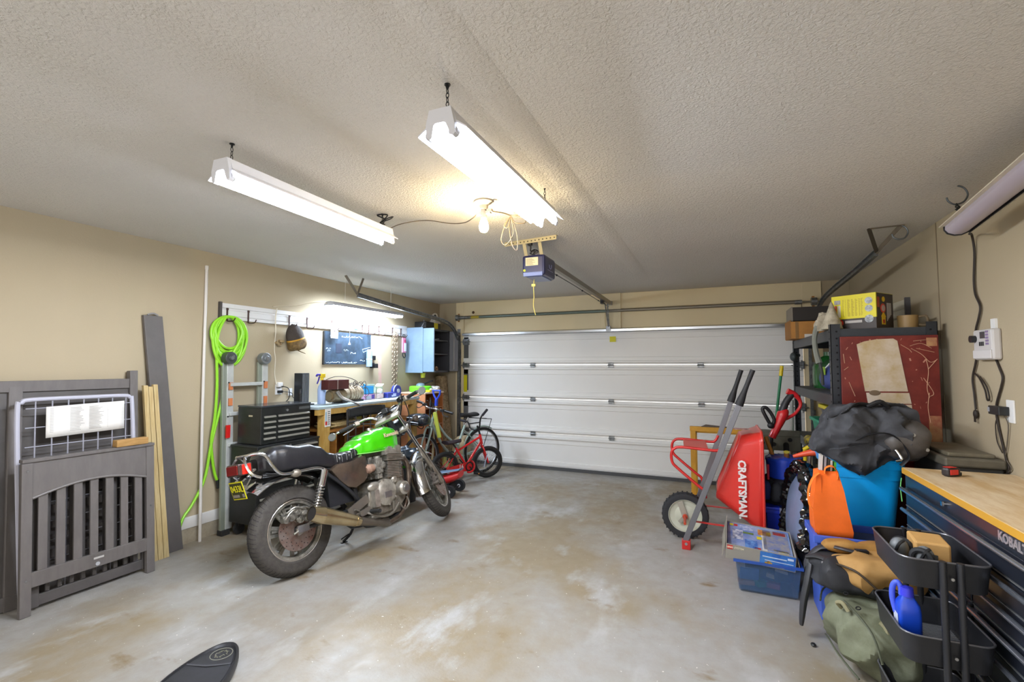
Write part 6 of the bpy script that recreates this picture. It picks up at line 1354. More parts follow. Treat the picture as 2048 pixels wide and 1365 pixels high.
for pts in (((1828, 695), (1850, 690), (1870, 700)), ((1830, 700), (1850, 712), (1866, 728), (1878, 724)), ((1810, 692), (1826, 702), (1831, 708)), ((1858, 720), (1862, 745), (1858, 780), (1862, 800)), ((1862, 790), (1858, 820), (1862, 850)), ((1835, 685), (1860, 683), (1878, 686)), ((1862, 742), (1880, 722)), ((1690, 710), (1692, 730)), ((1700, 770), (1712, 800)), ((1852, 760), (1870, 790), (1860, 798)), ((1690, 745), (1700, 738)), ((1840, 700), (1875, 708))):
    m.tube([(sp(*p)[0], 4.2605, sp(*p)[1]) for p in pts], .0035, n=4, k=5, flat=.6)
m.obj('scratches', mat('c79a7c', .6), t)
m = M()
for k in range(60):
    x, z = random.uniform(.88, 1.44), random.uniform(.9, 1.78); m.box((x, 4.2615, z), (random.uniform(.002, .012), .001, random.uniform(.004, .03)), (0, random.uniform(-40, 40), 0))
m.obj('paint_chips', mat('b07a66', .6), t)['kind'] = 'stuff'
for c_, s_ in (((1.42, 4.2612, 1.05), (.07, .001, .35)), ((1.42, 4.2612, 1.75), (.06, .001, .06))): M().box(c_, s_).obj('faded_area', mat('b0855a', .5, h2='94503a', vs_=9.), t)
# small hanging thing at right of rack
# ================================================================ black truck case
t = T('storage_case', 'long dark grey lidded storage case by the right wall behind the tool bench', 'storage case', (1.34, 3.9, 0))
M().bx(1.26, 1.515, 3.64, 4.17, 0, .98).obj('body', mat('3c3a36', .6), t, bevel=.01)
M().bx(1.24, 1.522, 3.62, 4.19, .98, 1.035).obj('lid', mat('5c574a', .55, var=.15), t, bevel=.012)
M().bx(1.27, 1.49, 3.66, 4.14, 1.035, 1.06).obj('raised_lid', mat('67604f', .55, var=.15), t, bevel=.008)
# ================================================================ wheelbarrow
t = T('wheelbarrow', 'red wheelbarrow standing on its nose with grey handles up', 'wheelbarrow', (-.1, 4.7, 0))
HG_ = mat('7b7c82', .35, .6); 
def hand(a, b, gl=.30):
    a, b = V(a), V(b); d = (b - a).normalized(); L = (b - a).length; g = a + d * (L - gl)
    h = M().bar(a, g, .045, .04, (0, 1, 0)).obj('handle_rail', mat('77777c', .35, .6), t, bevel=.003)
    u = V((0, 1, 0)).cross(d).normalized()
    M().loft([[g + d * f + (u * cos(q) * rx + V((0, 1, 0)) * sin(q) * ry) for q in [2 * pi * k / 12 for k in range(12)]] for f, rx, ry in ((-.02, .034, .028), (.03, .032, .026), (.10, .022, .020), (.16, .019, .019), (gl, .020, .020))]).obj('black_grip', mat('232325', .6), h)
    return d
hand((-.275, 4.42, .05), (.288, 4.42, 1.545))
hand((-.235, 4.95, .12), (.226, 4.98, 1.54))
o = M().bar((-.262, 4.42, .0), (-.262, 4.42, .075), .07, .07, (0, 1, 0)).obj('red_foot', RED, t, bevel=.004); M().cyl((-.262, 4.384, .05), (-.262, 4.38, .05), .012, n=10).obj('bolt', STEEL, o)
M().bar((-.29, 4.95, .0), (-.275, 4.95, .09), .07, .07, (0, 1, 0)).bar((-.262, 4.44, .03), (-.285, 4.93, .04), .025, .008).obj('nose_bar', RED, t, bevel=.003)
# wheel
wc = V((-.285, 4.70, .205)); wa = V((-.05, 1, 0)).normalized()
w_ = M().lathe([(0, -.03), (.05, -.035), (.09, -.012), (.135, -.02), (.142, -.04), (.148, -.04), (.148, .04), (.142, .04), (.135, .02), (.05, .03), (0, .03)], wc, wa, n=48).obj('wheel', mat('c3c5b4', .5), t)
tr = M().lathe([(.146, -.042), (.175, -.046), (.195, -.04), (.203, -.02), (.204, 0), (.203, .02), (.195, .04), (.175, .046), (.146, .042)], wc, wa, n=64).obj('tire', mat('26272a', .8), w_)
m = M(); u, q = frame(wa)
for k in range(30):
    a = 2 * pi * k / 30
    for s_ in (-1, 1): m.box(tuple(wc + (u * cos(a) + q * sin(a)) * .198 + wa * s_ * .026), (.012, .022, .02), (0, math.degrees(-a) if False else 0, 0))
m.obj('tread_lugs', mat('1b1c1e', .8), tr)['kind'] = 'stuff'
M().bar(wc - wa * .05 + V((.0, 0, 0)), wc - wa * .05 + V((-.045, 0, .13)), .05, .006, (0, 1, 0)).bar(wc - wa * .05 + V((0, 0, -.0)), wc - wa * .05 + V((-.05, 0, -.06)), .03, .006, (0, 1, 0)).obj('wheel_bracket', mat('a9a498', .4, .6), t)
M().cyl(wc - wa * .27, wc + wa * .25, .012, n=10).cyl(wc - wa * .08, wc - wa * .04, .022, n=12).obj('axle', mat('c0482c', .45, .3), t)
for y, dx in ((4.45, 0), (4.95, -.035)):
    m = M().tube([(.045 + dx, y, .915), (.02 + dx, y, .865), (-.03 + dx, y, .85), (-.28 + dx, y, .862), (-.35 + dx, y, .845), (-.375 + dx, y, .80), (-.37 + dx, y, .73), (-.33 + dx, y, .68), (-.16 + dx, y, .54), (-.11 + dx, y, .50), (-.10 + dx, y, .44)], .0125, n=10, k=4)
    m.obj('leg_frame', RED, t)
M().sheet((-.27, 4.45, .858), (.20, 0, 0), (-.035, .50, 0), 2, 2).obj('leg_brace', mat('d0463c', .4), t, solid=.004)
M().bar((-.22, 4.47, .225), (.30, 4.50, .20), .028, .008, (0, 0, 1)).bar((-.25, 4.95, .24), (.25, 4.95, .24), .028, .008, (0, 0, 1)).obj('tray_brace', RED, t)
# tray: rim on the right (x = .345), base on the left
def tray_ring(x, zt, zb_, ya, yb, r_):
    out = []
    for cx_, cz_, a0 in ((yb - r_, zt - r_, 0), (ya + r_, zt - r_, 90), (ya + r_, zb_ + r_, 180), (yb - r_, zb_ + r_, 270)):
        for k in range(6):
            a = R(a0 + 90 * k / 5); out.append((x, cx_ + r_ * cos(a), cz_ + r_ * sin(a)))
    return out
def skew(P, f):
    # base plane is tilted: lower part of the tray is shallower toward the bottom nose
    return [V((x, y, z)) for x, y, z in P]
rings = []
for f in (0, .12, .35, .6, .8, .93, 1):
    # f=0 rim, f=1 bottom
    zt = 1.02 - .05 * f; zbm = .17 + .24 * f
    P = tray_ring(0, zt, zbm, 4.44 + .10 * f, 5.08 - .10 * f, .09)
    out = []
    for _, y, z in P:
        dep = .36 * f; tz = (z - .17) / .85
        xb = .345 - dep * (1.0 if tz < .35 else 1.0 - .62 * (tz - .35) / .65)
        out.append(V((xb, y, z)))
    rings.append(out)
ins = [[p + V((.006, 0, 0)) for p in r_] for r_ in rings]
m = M().loft(rings, cap=False); m.add([tuple(p) for p in rings[-1]], [tuple(range(24))])
tray = m.obj('tray', mat('d02a20', .35, coat=.35), t, solid=.004)
M().tube([tuple(p) for p in rings[0]], .011, n=8, k=1, closed=True).obj('rim', mat('d8382c', .35, coat=.3), tray)
M().text('CRAFTSMAN.', (.185, 4.4485, .54), (0, 0, -1), (1, 0, 0), .082, .002, bold=.003).obj('tray_lettering', mat('ece6e2', .5), tray, smooth=False)
M().box((.20, 4.66, 1.0215), (.13, .12, .002), (0, 0, 10)).obj('warning_sticker', mat('d8b4ac', .5, h2='8a3a44', vs_=40.), tray)
# yellow wooden stand behind
YW = mat('cf9a2a', .55, h2='bd8a20', vs_=5.)
t = T('yellow_sawhorse', 'yellow wooden frame stand behind the wheelbarrow', 'sawhorse', (0, 5.7, 0))
M().bx(-.275, .33, 5.60, 5.66, .86, .91).obj('top_rail', YW, t, bevel=.003)
for x, y in ((-.27, 5.60), (.27, 5.60), (-.27, 5.95), (.27, 5.95)): M().bx(x, x + .055, y, y + .045, 0, .86).obj('leg', YW, t, bevel=.003)
M().bx(-.25, .3, 5.95, 5.99, .80, .86).bx(-.265, -.235, 5.64, 5.96, .8, .85).bx(.275, .305, 5.64, 5.96, .8, .85).obj('rear_frame', YW, t)
solo('putty_blade', 'dark pointed blade lying on the yellow frame stand', 'blade', M().prism([(-.16, .911), (-.11, .935), (.12, .918), (.12, .911)], 5.61, 5.65, 'y'), mat('4a4036', .5, .3), smooth=False)
# grey-green workmate with tools
t = T('plastic_workstand', 'grey plastic work stand with cut-out holes behind the wheelbarrow', 'work stand', (.5, 5.45, 0))
WG = mat('6b6a5c', .5, .2, var=.15)
M().bx(.27, .75, 5.38, 5.46, .88, .935).obj('top_plate', WG, t, bevel=.004)
m = M().bx(.27, .75, 5.38, 5.40, .74, .88); m.obj('front_face', mat('5d5c4e', .5, .2, var=.15), t)
m = M()
for x, z, r_ in ((.66, .85, .02), (.52, .80, .02), (.42, .81, .018)): m.cyl((x, 5.375, z), (x, 5.379, z), r_, n=18)
m.bx(.60, .65, 5.374, 5.379, .74, .80).cyl((.625, 5.3745, .80), (.625, 5.379, .80), .025, n=18).bx(.33, .37, 5.374, 5.379, .74, .83)
m.obj('cutout', mat('0c0c0c', .9), t)['kind'] = 'stuff'
for x in (.30, .70):
    for y in (5.30, 5.55): M().bar((x, 5.42, .75), (x, y, 0), .03, .03).obj('leg', WG, t)
for i, (a, b, r_, c_, lab) in enumerate((((.50, 4.76, .62), (.41, 4.90, .93), .016, 'b5782e', 'thin wooden hammer handle leaning in the blue bucket'), ((.56, 4.80, .62), (.55, 4.72, .83), .019, 'a66a2e', 'thick wooden handle with a yellow end in the blue bucket'))):
    t = T('hammer', lab, 'hammer', a); M().cyl(a, b, r_, r_ * 1.1, n=14).obj('handle', mat(c_, .5, var=.15), t); 
    if i == 1: M().cyl(b, V(b) + (V(b) - V(a)).normalized() * .006, .023, n=16).obj('yellow_end', mat('d8c64a', .5), t)
    M().cyl(V(a) - V((.04, 0, 0)), V(a) + V((.04, 0, 0)), .018, n=12).obj('head', DKM, t)
# broom, trimmer
t = T('green_broom', 'green broom handle with a yellow tip leaning against the rack', 'broom', (.6, 5.95, 0))
M().cyl((.50, 5.90, .2), (.655, 5.90, 1.47), .014, n=12).obj('handle', mat('167a4c', .35), t); M().cyl((.655, 5.90, 1.47), (.668, 5.90, 1.58), .02, .018, n=14).obj('yellow_tip', mat('e0c418', .4), t); M().bx(.40, .60, 5.88, 5.93, 0, .2).obj('bristles', mat('4a8a4a', .8), t)
t = T('red_trimmer', 'red and black garden trimmer handle standing behind the blue bucket', 'trimmer', (.55, 5.2, .3))
TR = mat('d8262c', .3, coat=.3)
M().tube([(.48, 5.12, .90), (.525, 5.12, 1.0), (.575, 5.13, 1.12), (.60, 5.14, 1.17)], [.032, .036, .05, .03], n=14, k=5).obj('red_body', TR, t)
M().tube([(.57, 5.13, 1.14), (.61, 5.14, 1.24), (.665, 5.15, 1.32)], [.035, .03, .028], n=12, k=5).obj('black_grip', mat('26262a', .5), t)
M().tube([(.62, 5.14, 1.34), (.68, 5.15, 1.31), (.72, 5.16, 1.26), (.725, 5.16, 1.20), (.68, 5.15, 1.13), (.62, 5.14, 1.09), (.59, 5.13, 1.08)], [.03, .026, .017, .014, .014, .016, .02], n=10, k=5).obj('red_loop', TR, t)
M().tube([(.47, 5.10, 1.02), (.42, 5.09, 1.12), (.405, 5.09, 1.17), (.43, 5.09, 1.185), (.47, 5.10, 1.14), (.50, 5.10, 1.07), (.485, 5.10, 1.02)], .016, n=10, k=5, closed=True).ell((.47, 5.09, 1.015), (.03, .02, .03)).obj('black_handle', mat('1c1c1e', .5), t)
M().cyl((.48, 5.12, .92), (.40, 5.14, .06), .014, n=10).ell((.40, 5.14, .06), (.08, .06, .05)).obj('shaft', BLACK, t)
M().cyl((.62, 6.1, 0), (.63, 6.1, 1.35), .018, n=10)
solo('grey_post', 'pale grey pipe standing behind the trimmer', 'pipe', M().cyl((.70, 5.72, 0), (.73, 5.74, 1.22), .02, n=12), mat('a9a8a2', .5))
# blue tote and bucket
BT = mat('1a34c0', .4)
def tote(t, x0, x1, y0, y1, h, m_, rim=.03, inset=.03, wall=.006, lip=.02):
    P = lambda o, z: [V((x0 + o, y0 + o, z)), V((x1 - o, y0 + o, z)), V((x1 - o, y1 - o, z)), V((x0 + o, y1 - o, z))]
    m = M().loft([P(inset + .02, 0), P(inset, .015), P(lip, h - rim), P(lip, h), P(lip + wall, h), P(lip + wall, h - rim), P(inset + wall, .02), P(inset + .02, .02)])
    b_ = m.obj('body', m_, t, smooth=False, bevel=.008)
    m = M()
    m.loft([P(lip, h - rim), P(0, h - rim), P(0, h), P(lip, h + .001)], cap=False)
    m.obj('rim', m_, t, smooth=False, bevel=.004); return b_
t = T('blue_tote', 'royal blue storage tote under the blue tool bucket', 'tote', (.55, 4.82, 0))
tote(t, .355, .80, 4.60, 5.02, .36, BT)
M().bx(.34, .815, 4.585, 5.035, .362, .385).obj('lid', BT, t, bevel=.008); M().bx(.47, .50, 4.575, 4.59, .31, .385).obj('latch', mat('8d90a8', .5), t)
for x in (.50, .60, .70): M().bx(x, x + .012, 4.598, 4.612, .04, .31).obj('rib', BT, t)
t = T('tool_bucket', 'blue bucket wrapped in a black tool organizer', 'bucket', (.55, 4.80, .386))
M().lathe([(0, 0), (.135, 0), (.155, .36), (.16, .36), (.16, .385), (.148, .385), (.13, .01), (0, .01)], (.55, 4.80, .386), n=40).obj('bucket', mat('1d3fb8', .35), t)
m = M().lathe([(.165, .0), (.185, .05), (.185, .20), (.16, .22)], (.55, 4.80, .386), n=40); m.obj('organizer', mat('17181d', .8), t, solid=.006)
for k, a in enumerate((-150, -120, -90, -62, -35)):
    c_ = V((.55 + .19 * cos(R(a)), 4.80 + .19 * sin(R(a)), .50)); M().blob(c_, (.045, .045, .085), .01, 14, n=20, m=14, seed=k).obj('pocket', mat('1f2026' if k % 2 else '24306a', .8), t)
M().cyl((.40, 4.66, .60), (.398, 4.65, .73), .011, n=10).obj('red_screwdriver', mat('c4203a', .4), t)
M().blob((.55, 4.80, .76), (.14, .14, .03), .03, 16, n=30, m=12, seed=4, ridge=True).obj('blue_plastic_bag', mat('2c50c8', .25), t)
# disc with crinkled black border
t = T('round_sled', 'round grey disc edged with crinkled black plastic standing on edge', 'disc', (.55, 4.2, 0))
DC = V((.555, 4.215, .452)); DN = V((-.985, -.06, .12)).normalized()
M().lathe([(0, .06), (.12, .055), (.24, .035), (.31, .0), (.31, -.012), (.24, .022), (0, .045)], DC, DN, n=48).obj('disc', mat('6f7c98', .4, var=.1), t)
m = M().ring(DC, DN, .35, .052, 110, 18)
for i in range(len(m.v)):
    p = V(m.v[i]); q = p * 22; n_ = .5 - abs(noise.noise(q)) * 2; rel = (p - DC); rel -= DN * rel.dot(DN); c0 = DC + rel.normalized() * .35; m.v[i] = tuple(p + (p - c0).normalized() * n_ * .035)
    if m.v[i][2] < .004: m.v[i] = (m.v[i][0], m.v[i][1], .004)
m.obj('crinkled_border', mat('0f0f11', .12, coat=.6), t)
# ================================================================ clear bin with building-toy box
t = T('clear_blue_bin', 'see-through blue bin of toys on the floor', 'bin', (.3, 3.92, 0))
CLR = mat('4f6f98', .12, alpha=.34, coat=.3)
x0, x1, y0, y1, h = .10, .50, 3.72, 4.12, .225
P = lambda o, z: [V((x0 + o, y0 + o, z)), V((x1 - o, y0 + o, z)), V((x1 - o, y1 - o, z)), V((x0 + o, y1 - o, z))]
M().loft([P(.035, .0), P(.02, .02), P(0, h), P(.004, h), P(.024, .024), P(.04, .006)]).obj('body', CLR, t, smooth=False, bevel=.012)
M().loft([P(-.008, h - .012), P(-.012, h - .012), P(-.012, h + .004), P(0, h + .004)], cap=False).obj('rim', mat('2a4f9c', .3), t, smooth=False, solid=.002)
items = [((.19, 3.80, .11), (.12, .012, .09), (18, 0, 6), '3f6cb4', 'blue booklet inside the clear bin'), ((.17, 3.83, .04), (.1, .06, .03), (0, 0, 10), '8a6a4a', 'tan block at the bottom left of the clear bin'), ((.26, 3.84, .045), (.07, .07, .04), (0, 0, 30), '2a6a4a', 'green block in the clear bin'), ((.34, 3.84, .04), (.09, .05, .035), (0, 0, -10), '7a3a4a', 'dark red block in the clear bin'),
         ((.33, 3.85, .10), (.06, .03, .03), (0, 10, 0), 'a89c80', 'cream block in the clear bin'), ((.40, 3.88, .12), (.12, .08, .10), (0, 0, 12), '23262c', 'black toy part in the clear bin'), ((.28, 3.95, .12), (.2, .14, .14), (0, 0, 5), '33405a', 'dark toy pile at the back of the clear bin'), ((.39, 3.81, .155), (.08, .02, .02), (0, 12, 0), 'b8b4a4', 'white bar on top in the clear bin')]
for c_, s_, r_, co, lab in items: solo('toy_block', lab, 'toy', M().box(c_, s_, r_), mat(co, .5, var=.2), 'toys in the clear bin', bevel=.003)
t = T('toy_set_box', 'open grey and blue building-toy box resting on the clear bin', 'box', (.255, 3.92, .23), (6.0, 4.0, -1), world=False)
bw, bd, bh = .215, .20, .105; LG = mat('a29c92', .6)
M().bx(-bw, bw, -bd, bd, 0, .004).bx(-bw, -bw + .004, -bd, bd, 0, bh + .04).bx(bw - .004, bw, -bd, bd, 0, bh).bx(-bw, bw, bd - .004, bd, 0, bh).bx(-bw, bw, -bd, -bd + .004, 0, bh).obj('tray', LG, t, smooth=False)
fr_ = M().bx(-bw, bw, -bd - .002, -bd, 0, bh).obj('front_print', mat('8e8a80', .5), t)
M().bx(-bw + .008, -bw + .045, -bd - .004, -bd - .002, bh - .034, bh - .006).obj('red_logo', mat('b8201c', .45), fr_); M().text('LEGO', (-bw + .0265, -bd - .0045, bh - .02), (1, 0, 0), (0, 0, 1), .016, .0005, bold=.0006).obj('logo_lettering', mat('e8d8c0', .5), fr_, smooth=False)
M().text('SYSTEM', (-bw + .085, -bd - .0035, bh - .02), (1, 0, 0), (0, 0, 1), .018, .0005, bold=.0004).obj('system_lettering', mat('d8d0b4', .5), fr_, smooth=False)
pc = M().bx(.0, bw - .004, -bd - .004, -bd - .002, .006, bh - .004).obj('picture_panel', mat('1f56a8', .45, h2='3c7cc0', vs_=14.), fr_)
M().bx(.015, .16, -bd - .006, -bd - .004, .068, .074).bx(.03, .2, -bd - .006, -bd - .004, .045, .049).obj('printed_wing', mat('c9d4e0', .5), pc)
M().bx(.03, .075, -bd - .007, -bd - .004, .018, .034).ell((.055, -bd - .005, .035), (.012, .002, .008)).obj('printed_car', mat('3a3226', .5, h2='c8962a', vs_=60.), pc); M().ell((.13, -bd - .005, .02), (.035, .002, .01)).obj('printed_yellow_car', mat('e0cf1e', .5), pc)
M().bx(.165, .2, -bd - .006, -bd - .004, .074, .088).obj('age_print', mat('cdd8e4', .5), pc)
bk = M().box((.0, .0, bh - .018), (bw * 1.9, bd * 1.9, .004), (4, 0, 0)).obj('booklet', mat('5a7ab8', .4, h2='93a4c4', vs_=9.), t)
zz = lambda y: bh - .0155 + y * math.tan(R(4))
def onb(name, x0, x1, y0, y1, c, h2=None):
    z = zz((y0 + y1) / 2); M().box(((x0 + x1) / 2, (y0 + y1) / 2, z + .001), (x1 - x0, y1 - y0, .001), (4, 0, 0)).obj(name, mat(c, .45, h2=h2, vs_=30.) if h2 else mat(c, .45), bk)
onb('yellow_corner', -.19, -.165, .14, .17, 'd8d020'); onb('red_logo', -.16, -.135, .14, .17, 'c02a22'); onb('text_block', -.12, -.03, .10, .17, 'b4c0d8', '6a82b4'); onb('white_photo', -.17, -.10, -.05, .09, 'd0d4da', '5a6a92')
onb('green_print', -.10, -.03, .05, .075, '5a7a3a'); onb('yellow_tag', -.01, .025, 0, .04, 'dcc82a'); onb('grey_area', .03, .19, -.12, .16, '9a9690', '6c7aa8'); onb('red_label', .10, .18, .11, .16, 'd23a28'); onb('orange_picture', .0, .08, .07, .15, 'b05a3a', 'd8a84a'); onb('blue_picture', -.09, -.01, -.15, -.03, '1f5aa8', '6a9ad0'); onb('white_track', .02, .05, -.15, .07, 'd4d2cc'); onb('red_bar', -.03, .01, -.16, -.12, 'a83a2a'); onb('yellow_splash', .09, .18, -.15, -.10, 'c9b83a', '7a88b0')
onb('yellow_figure', .055, .085, .08, .13, 'e6c62a')
M().box((bw + .02, -.02, bh * .45), (.05, bd * 1.7, .003), (0, 78, 0)).obj('open_flap', mat('b8a488', .7), t); M().box((-bw - .012, -.02, bh * .6), (.003, bd * 1.8, bh * 1.1), (0, 8, 0)).obj('side_flap', mat('8a8478', .7), t)
# ================================================================ tote, orange bag, big bin, duffel
t = T('periwinkle_tote', 'medium blue tote holding the orange bag beside the clear bin', 'tote', (.73, 3.62, 0))
tote(t, .535, .965, 3.455, 3.79, .535, mat('4564c8', .45), rim=.045, inset=.035, lip=.02)
M().bx(.56, .93, 3.49, 3.755, .44, .50).obj('folded_contents', mat('3a3c58', .8), t, bevel=.01)
t = T('orange_bag', 'bright orange fabric shopping bag standing in the blue tote', 'bag', (.64, 3.6, .50))
OR = mat('ee6a14', .7, var=.06, vs_=6.)
rings = []
for z, xa, xb, ya, yb in ((.502, .555, .745, 3.52, 3.68), (.56, .55, .75, 3.51, 3.69), (.68, .55, .735, 3.52, 3.68), (.80, .565, .715, 3.535, 3.665), (.88, .575, .70, 3.55, 3.65), (.915, .578, .695, 3.555, 3.645)):
    pts = []
    base = [(xa, ya), (xb, ya), (xb, yb), (xa, yb)]
    for i in range(4):
        (ax_, ay), (bx_, by) = base[i], base[(i + 1) % 4]
        for k in range(8):
            f = k / 8; px_, py = ax_ + (bx_ - ax_) * f, ay + (by - ay) * f; cx_, cy_ = (xa + xb) / 2, (ya + yb) / 2
            pinch = (.08 if i % 2 == 0 else .22) * (z - .5) / .4 * sin(pi * f); nn = .008 * noise.noise(V((px_ * 14, py * 14, z * 8)))
            pts.append(V((px_ + (cx_ - px_) * pinch + nn, py + (cy_ - py) * pinch + nn, z + .012 * noise.noise(V((px_ * 18, py * 18, 1))) * (z > .85))))
    rings.append(pts)
M().loft(rings, cap=False).obj('fabric', OR, t, solid=.003)
M().tube([(.59, 3.55, .90), (.55, 3.54, .86), (.525, 3.53, .78), (.53, 3.53, .70), (.555, 3.53, .66)], .014, n=8, k=5, flat=.25).tube([(.62, 3.548, .90), (.625, 3.545, .935), (.66, 3.54, .95), (.69, 3.545, .91), (.685, 3.545, .87)], .014, n=8, k=5, flat=.25).obj('handle', mat('f07a20', .7), t)
M().tube([(.60, 3.5215, .52), (.598, 3.529, .70), (.60, 3.545, .88)], .002, n=5).obj('seam', mat('c9560e', .7), t)
for k, (x, c_, lab) in enumerate(((.595, 'c8c2bc', 'white folder edge sticking out of the orange bag'), (.615, '8a8488', 'grey folder edge in the orange bag'), (.632, '2a2624', 'black folder edge in the orange bag'), (.648, 'b4aea8', 'second pale folder edge in the orange bag'), (.668, '3f9a34', 'green folder edge sticking out of the orange bag'))):
    solo('folder', lab, 'folder', M().box((x, 3.60, .77), (.012, .07, .48 - .02 * k), (0, 4, 0)), mat(c_, .5), 'folders in the orange bag')
CY = mat('12aeff', .3)
t = T('cyan_bin', 'large bright blue plastic bin under the black duffel bag', 'bin', (.9, 4.0, 0))
def rr(x0, x1, y0, y1, r_, z, n=5):
    out = []
    for cx_, cy_, a0 in ((x1 - r_, y1 - r_, 0), (x0 + r_, y1 - r_, 90), (x0 + r_, y0 + r_, 180), (x1 - r_, y0 + r_, 270)):
        for k in range(n + 1): a = R(a0 + 90 * k / n); out.append(V((cx_ + r_ * cos(a), cy_ + r_ * sin(a), z)))
    return out
bx_ = (.665, 1.13, 3.82, 4.20)
def cyr(o, z): return rr(bx_[0] + o, bx_[1] - o, bx_[2] + o * .5, bx_[3] - o * .5, .07, z)
M().loft([cyr(.11, 0), cyr(.03, .83), cyr(.022, .83), cyr(.018, .90), cyr(.008, .90), cyr(.0, .955), cyr(.012, .955), cyr(.03, .88), cyr(.12, .01)]).obj('body', CY, t)
M().tube([tuple(p) for p in cyr(-.002, .955)], .008, n=8, k=1, closed=True).obj('rim', CY, t)
t = T('black_duffel', 'dusty black duffel bag slumped on top of the big blue bin', 'duffel bag', (.93, 3.95, .95))
DF = mat('36373b', .75, var=.3, vs_=7.); 
OUTL = [(.61, 1.01), (.635, 1.11), (.69, 1.215), (.76, 1.295), (.83, 1.32), (.92, 1.30), (1.0, 1.305), (1.08, 1.325), (1.16, 1.295), (1.215, 1.21), (1.24, 1.12), (1.22, 1.065), (1.12, 1.03), (1.03, .965), (.95, .90), (.875, .85), (.80, .885), (.72, .945), (.64, .98)]
P_ = []
for i in range(len(OUTL)):
    (ax_, az), (bx2, bz) = OUTL[i], OUTL[(i + 1) % len(OUTL)]
    for k in range(7): P_.append((ax_ + (bx2 - ax_) * k / 7, az + (bz - az) * k / 7))
rings = []; NR = 40
for i in range(NR + 1):
    f = i / NR; y = 3.685 + .465 * f; sc2 = max(0.02, (1 - abs(2 * f - 1) ** 2.6)) ** .42; out = []
    for x, z in P_:
        zz2 = 1.09 + (z - 1.09) * sc2; xx = .93 + (x - .93) * sc2
        d_ = V((xx - .93, 0, zz2 - 1.09)); q2 = V((xx * 4.2, y * 5, zz2 * 5))
        n_ = (.5 - abs(noise.noise(q2)) * 2.2) * .045 + (.5 - abs(noise.noise(q2 * 2.3 + V((5, 1, 2)))) * 2.2) * .02
        p = V((xx, y + (f < .5) * (-n_ * 1.2), zz2)) + d_.normalized() * n_ * (.9 if z > 1.0 else .3)
        if p.y > 3.815: p.z = max(p.z, .96)
        out.append(p)
    rings.append(out)
m = M().loft(rings)
m.obj('bag', DF, t)
M().blob((1.10, 3.80, 1.10), (.12, .11, .12), .03, 7, e=.7, n=44, m=26, seed=37).obj('side_pocket', mat('4a4541', .5, var=.25, vs_=6.), t)
for c_ in ((1.12, 3.69, 1.15), (1.19, 3.71, 1.06)): M().cyl(c_, (c_[0], c_[1] - .006, c_[2]), .010, n=12).obj('snap_button', STEEL, t)
m = M().tube([(.70, 3.80, 1.22), (.78, 3.74, 1.27), (.86, 3.78, 1.325), (.98, 3.80, 1.31), (1.08, 3.80, 1.32), (1.16, 3.82, 1.26)], .022, n=8, k=5, flat=.3).tube([(.78, 3.72, 1.06), (.90, 3.70, 1.14), (1.02, 3.70, 1.14), (1.10, 3.72, 1.02), (1.06, 3.73, .95)], .016, n=8, k=5, flat=.3).tube([(.92, 3.80, 1.31), (.98, 3.78, 1.345), (1.02, 3.80, 1.31)], .03, n=8, k=4, flat=.5)
m.obj('strap', mat('1a1a1c', .6), t); M().box((.715, 3.732, 1.135), (.035, .004, .075), (0, 22, 0)).obj('white_tag', mat('aeb2b8', .4, .3), t)
M().tube([(1.03, 3.70, 1.05), (1.05, 3.67, 1.0), (1.02, 3.67, .985)], .008, n=8).obj('buckle', CHROME, t)
# ================================================================ floor bags
OL = mat('7a7e68', .8, h2='666a52', vs_=7., bump=.25, bs=30.)
t = T('olive_duffel', 'olive green canvas duffel lying on the floor by the cart', 'duffel bag', (.76, 3.1, 0))
M().blob((.755, 3.13, .16), (.215, .27, .165), .045, 5, e=.75, n=90, m=50, seed=41, ridge=True, flatb=.004).obj('bag', OL, t)
m = M().tube([(.60, 3.05, .335), (.62, 2.93, .34), (.66, 2.80, .30), (.68, 2.74, .2)], .006, n=6, k=4).tube([(.53, 3.28, .22), (.56, 3.36, .26), (.64, 3.40, .30)], .005, n=6, k=4).tube([(.545, 3.25, .05), (.535, 3.1, .10), (.55, 2.95, .10), (.60, 2.80, .08)], .005, n=6, k=4)
m.obj('zipper', mat('4a4e3c', .6), t)
for pts in ([(.58, 3.02, .31), (.56, 3.0, .34), (.58, 2.98, .35), (.60, 2.96, .32)], [(.72, 2.92, .31), (.74, 2.90, .29), (.74, 2.88, .24)]): M().tube(pts, .010, n=8, k=4).obj('tan_webbing', mat('8f8a6a', .8), t)
for c_ in ((.62, 3.10, .355), (.64, 2.95, .35)): M().ring(c_, (-.3, -.3, 1), .010, .003, 14, 6).obj('grommet', DKM, t)
BPX = Matrix.Translation((0, .03, .02))
t = T('tan_backpack', 'tan and black backpack lying on the olive duffel', 'backpack', (.76, 3.2, .3))
TN = mat('a87c3c', .75, h2='94692e', vs_=7.); TB = mat('232428', .6, var=.2)
M(BPX).blob((.80, 3.22, .415), (.20, .15, .085), .04, 6, e=.7, n=80, m=40, seed=51, ridge=True).obj('tan_flap', mat('b58c52', .75, h2='a87e44', vs_=5.), t)
M(BPX).blob((.745, 3.265, .375), (.25, .165, .095), .04, 6, e=.7, n=80, m=40, seed=52, ridge=True).obj('black_body', TB, t)
M(BPX).blob((.74, 3.36, .50), (.17, .06, .04), .03, 8, e=.7, n=60, m=30, seed=53, ridge=True).obj('tan_top', TN, t)
m = M(BPX).tube([(.58, 3.24, .43), (.62, 3.12, .46), (.68, 3.07, .45), (.76, 3.04, .38)], .006, n=6, k=5); m.obj('piping', mat('3a2c1c', .6), t)
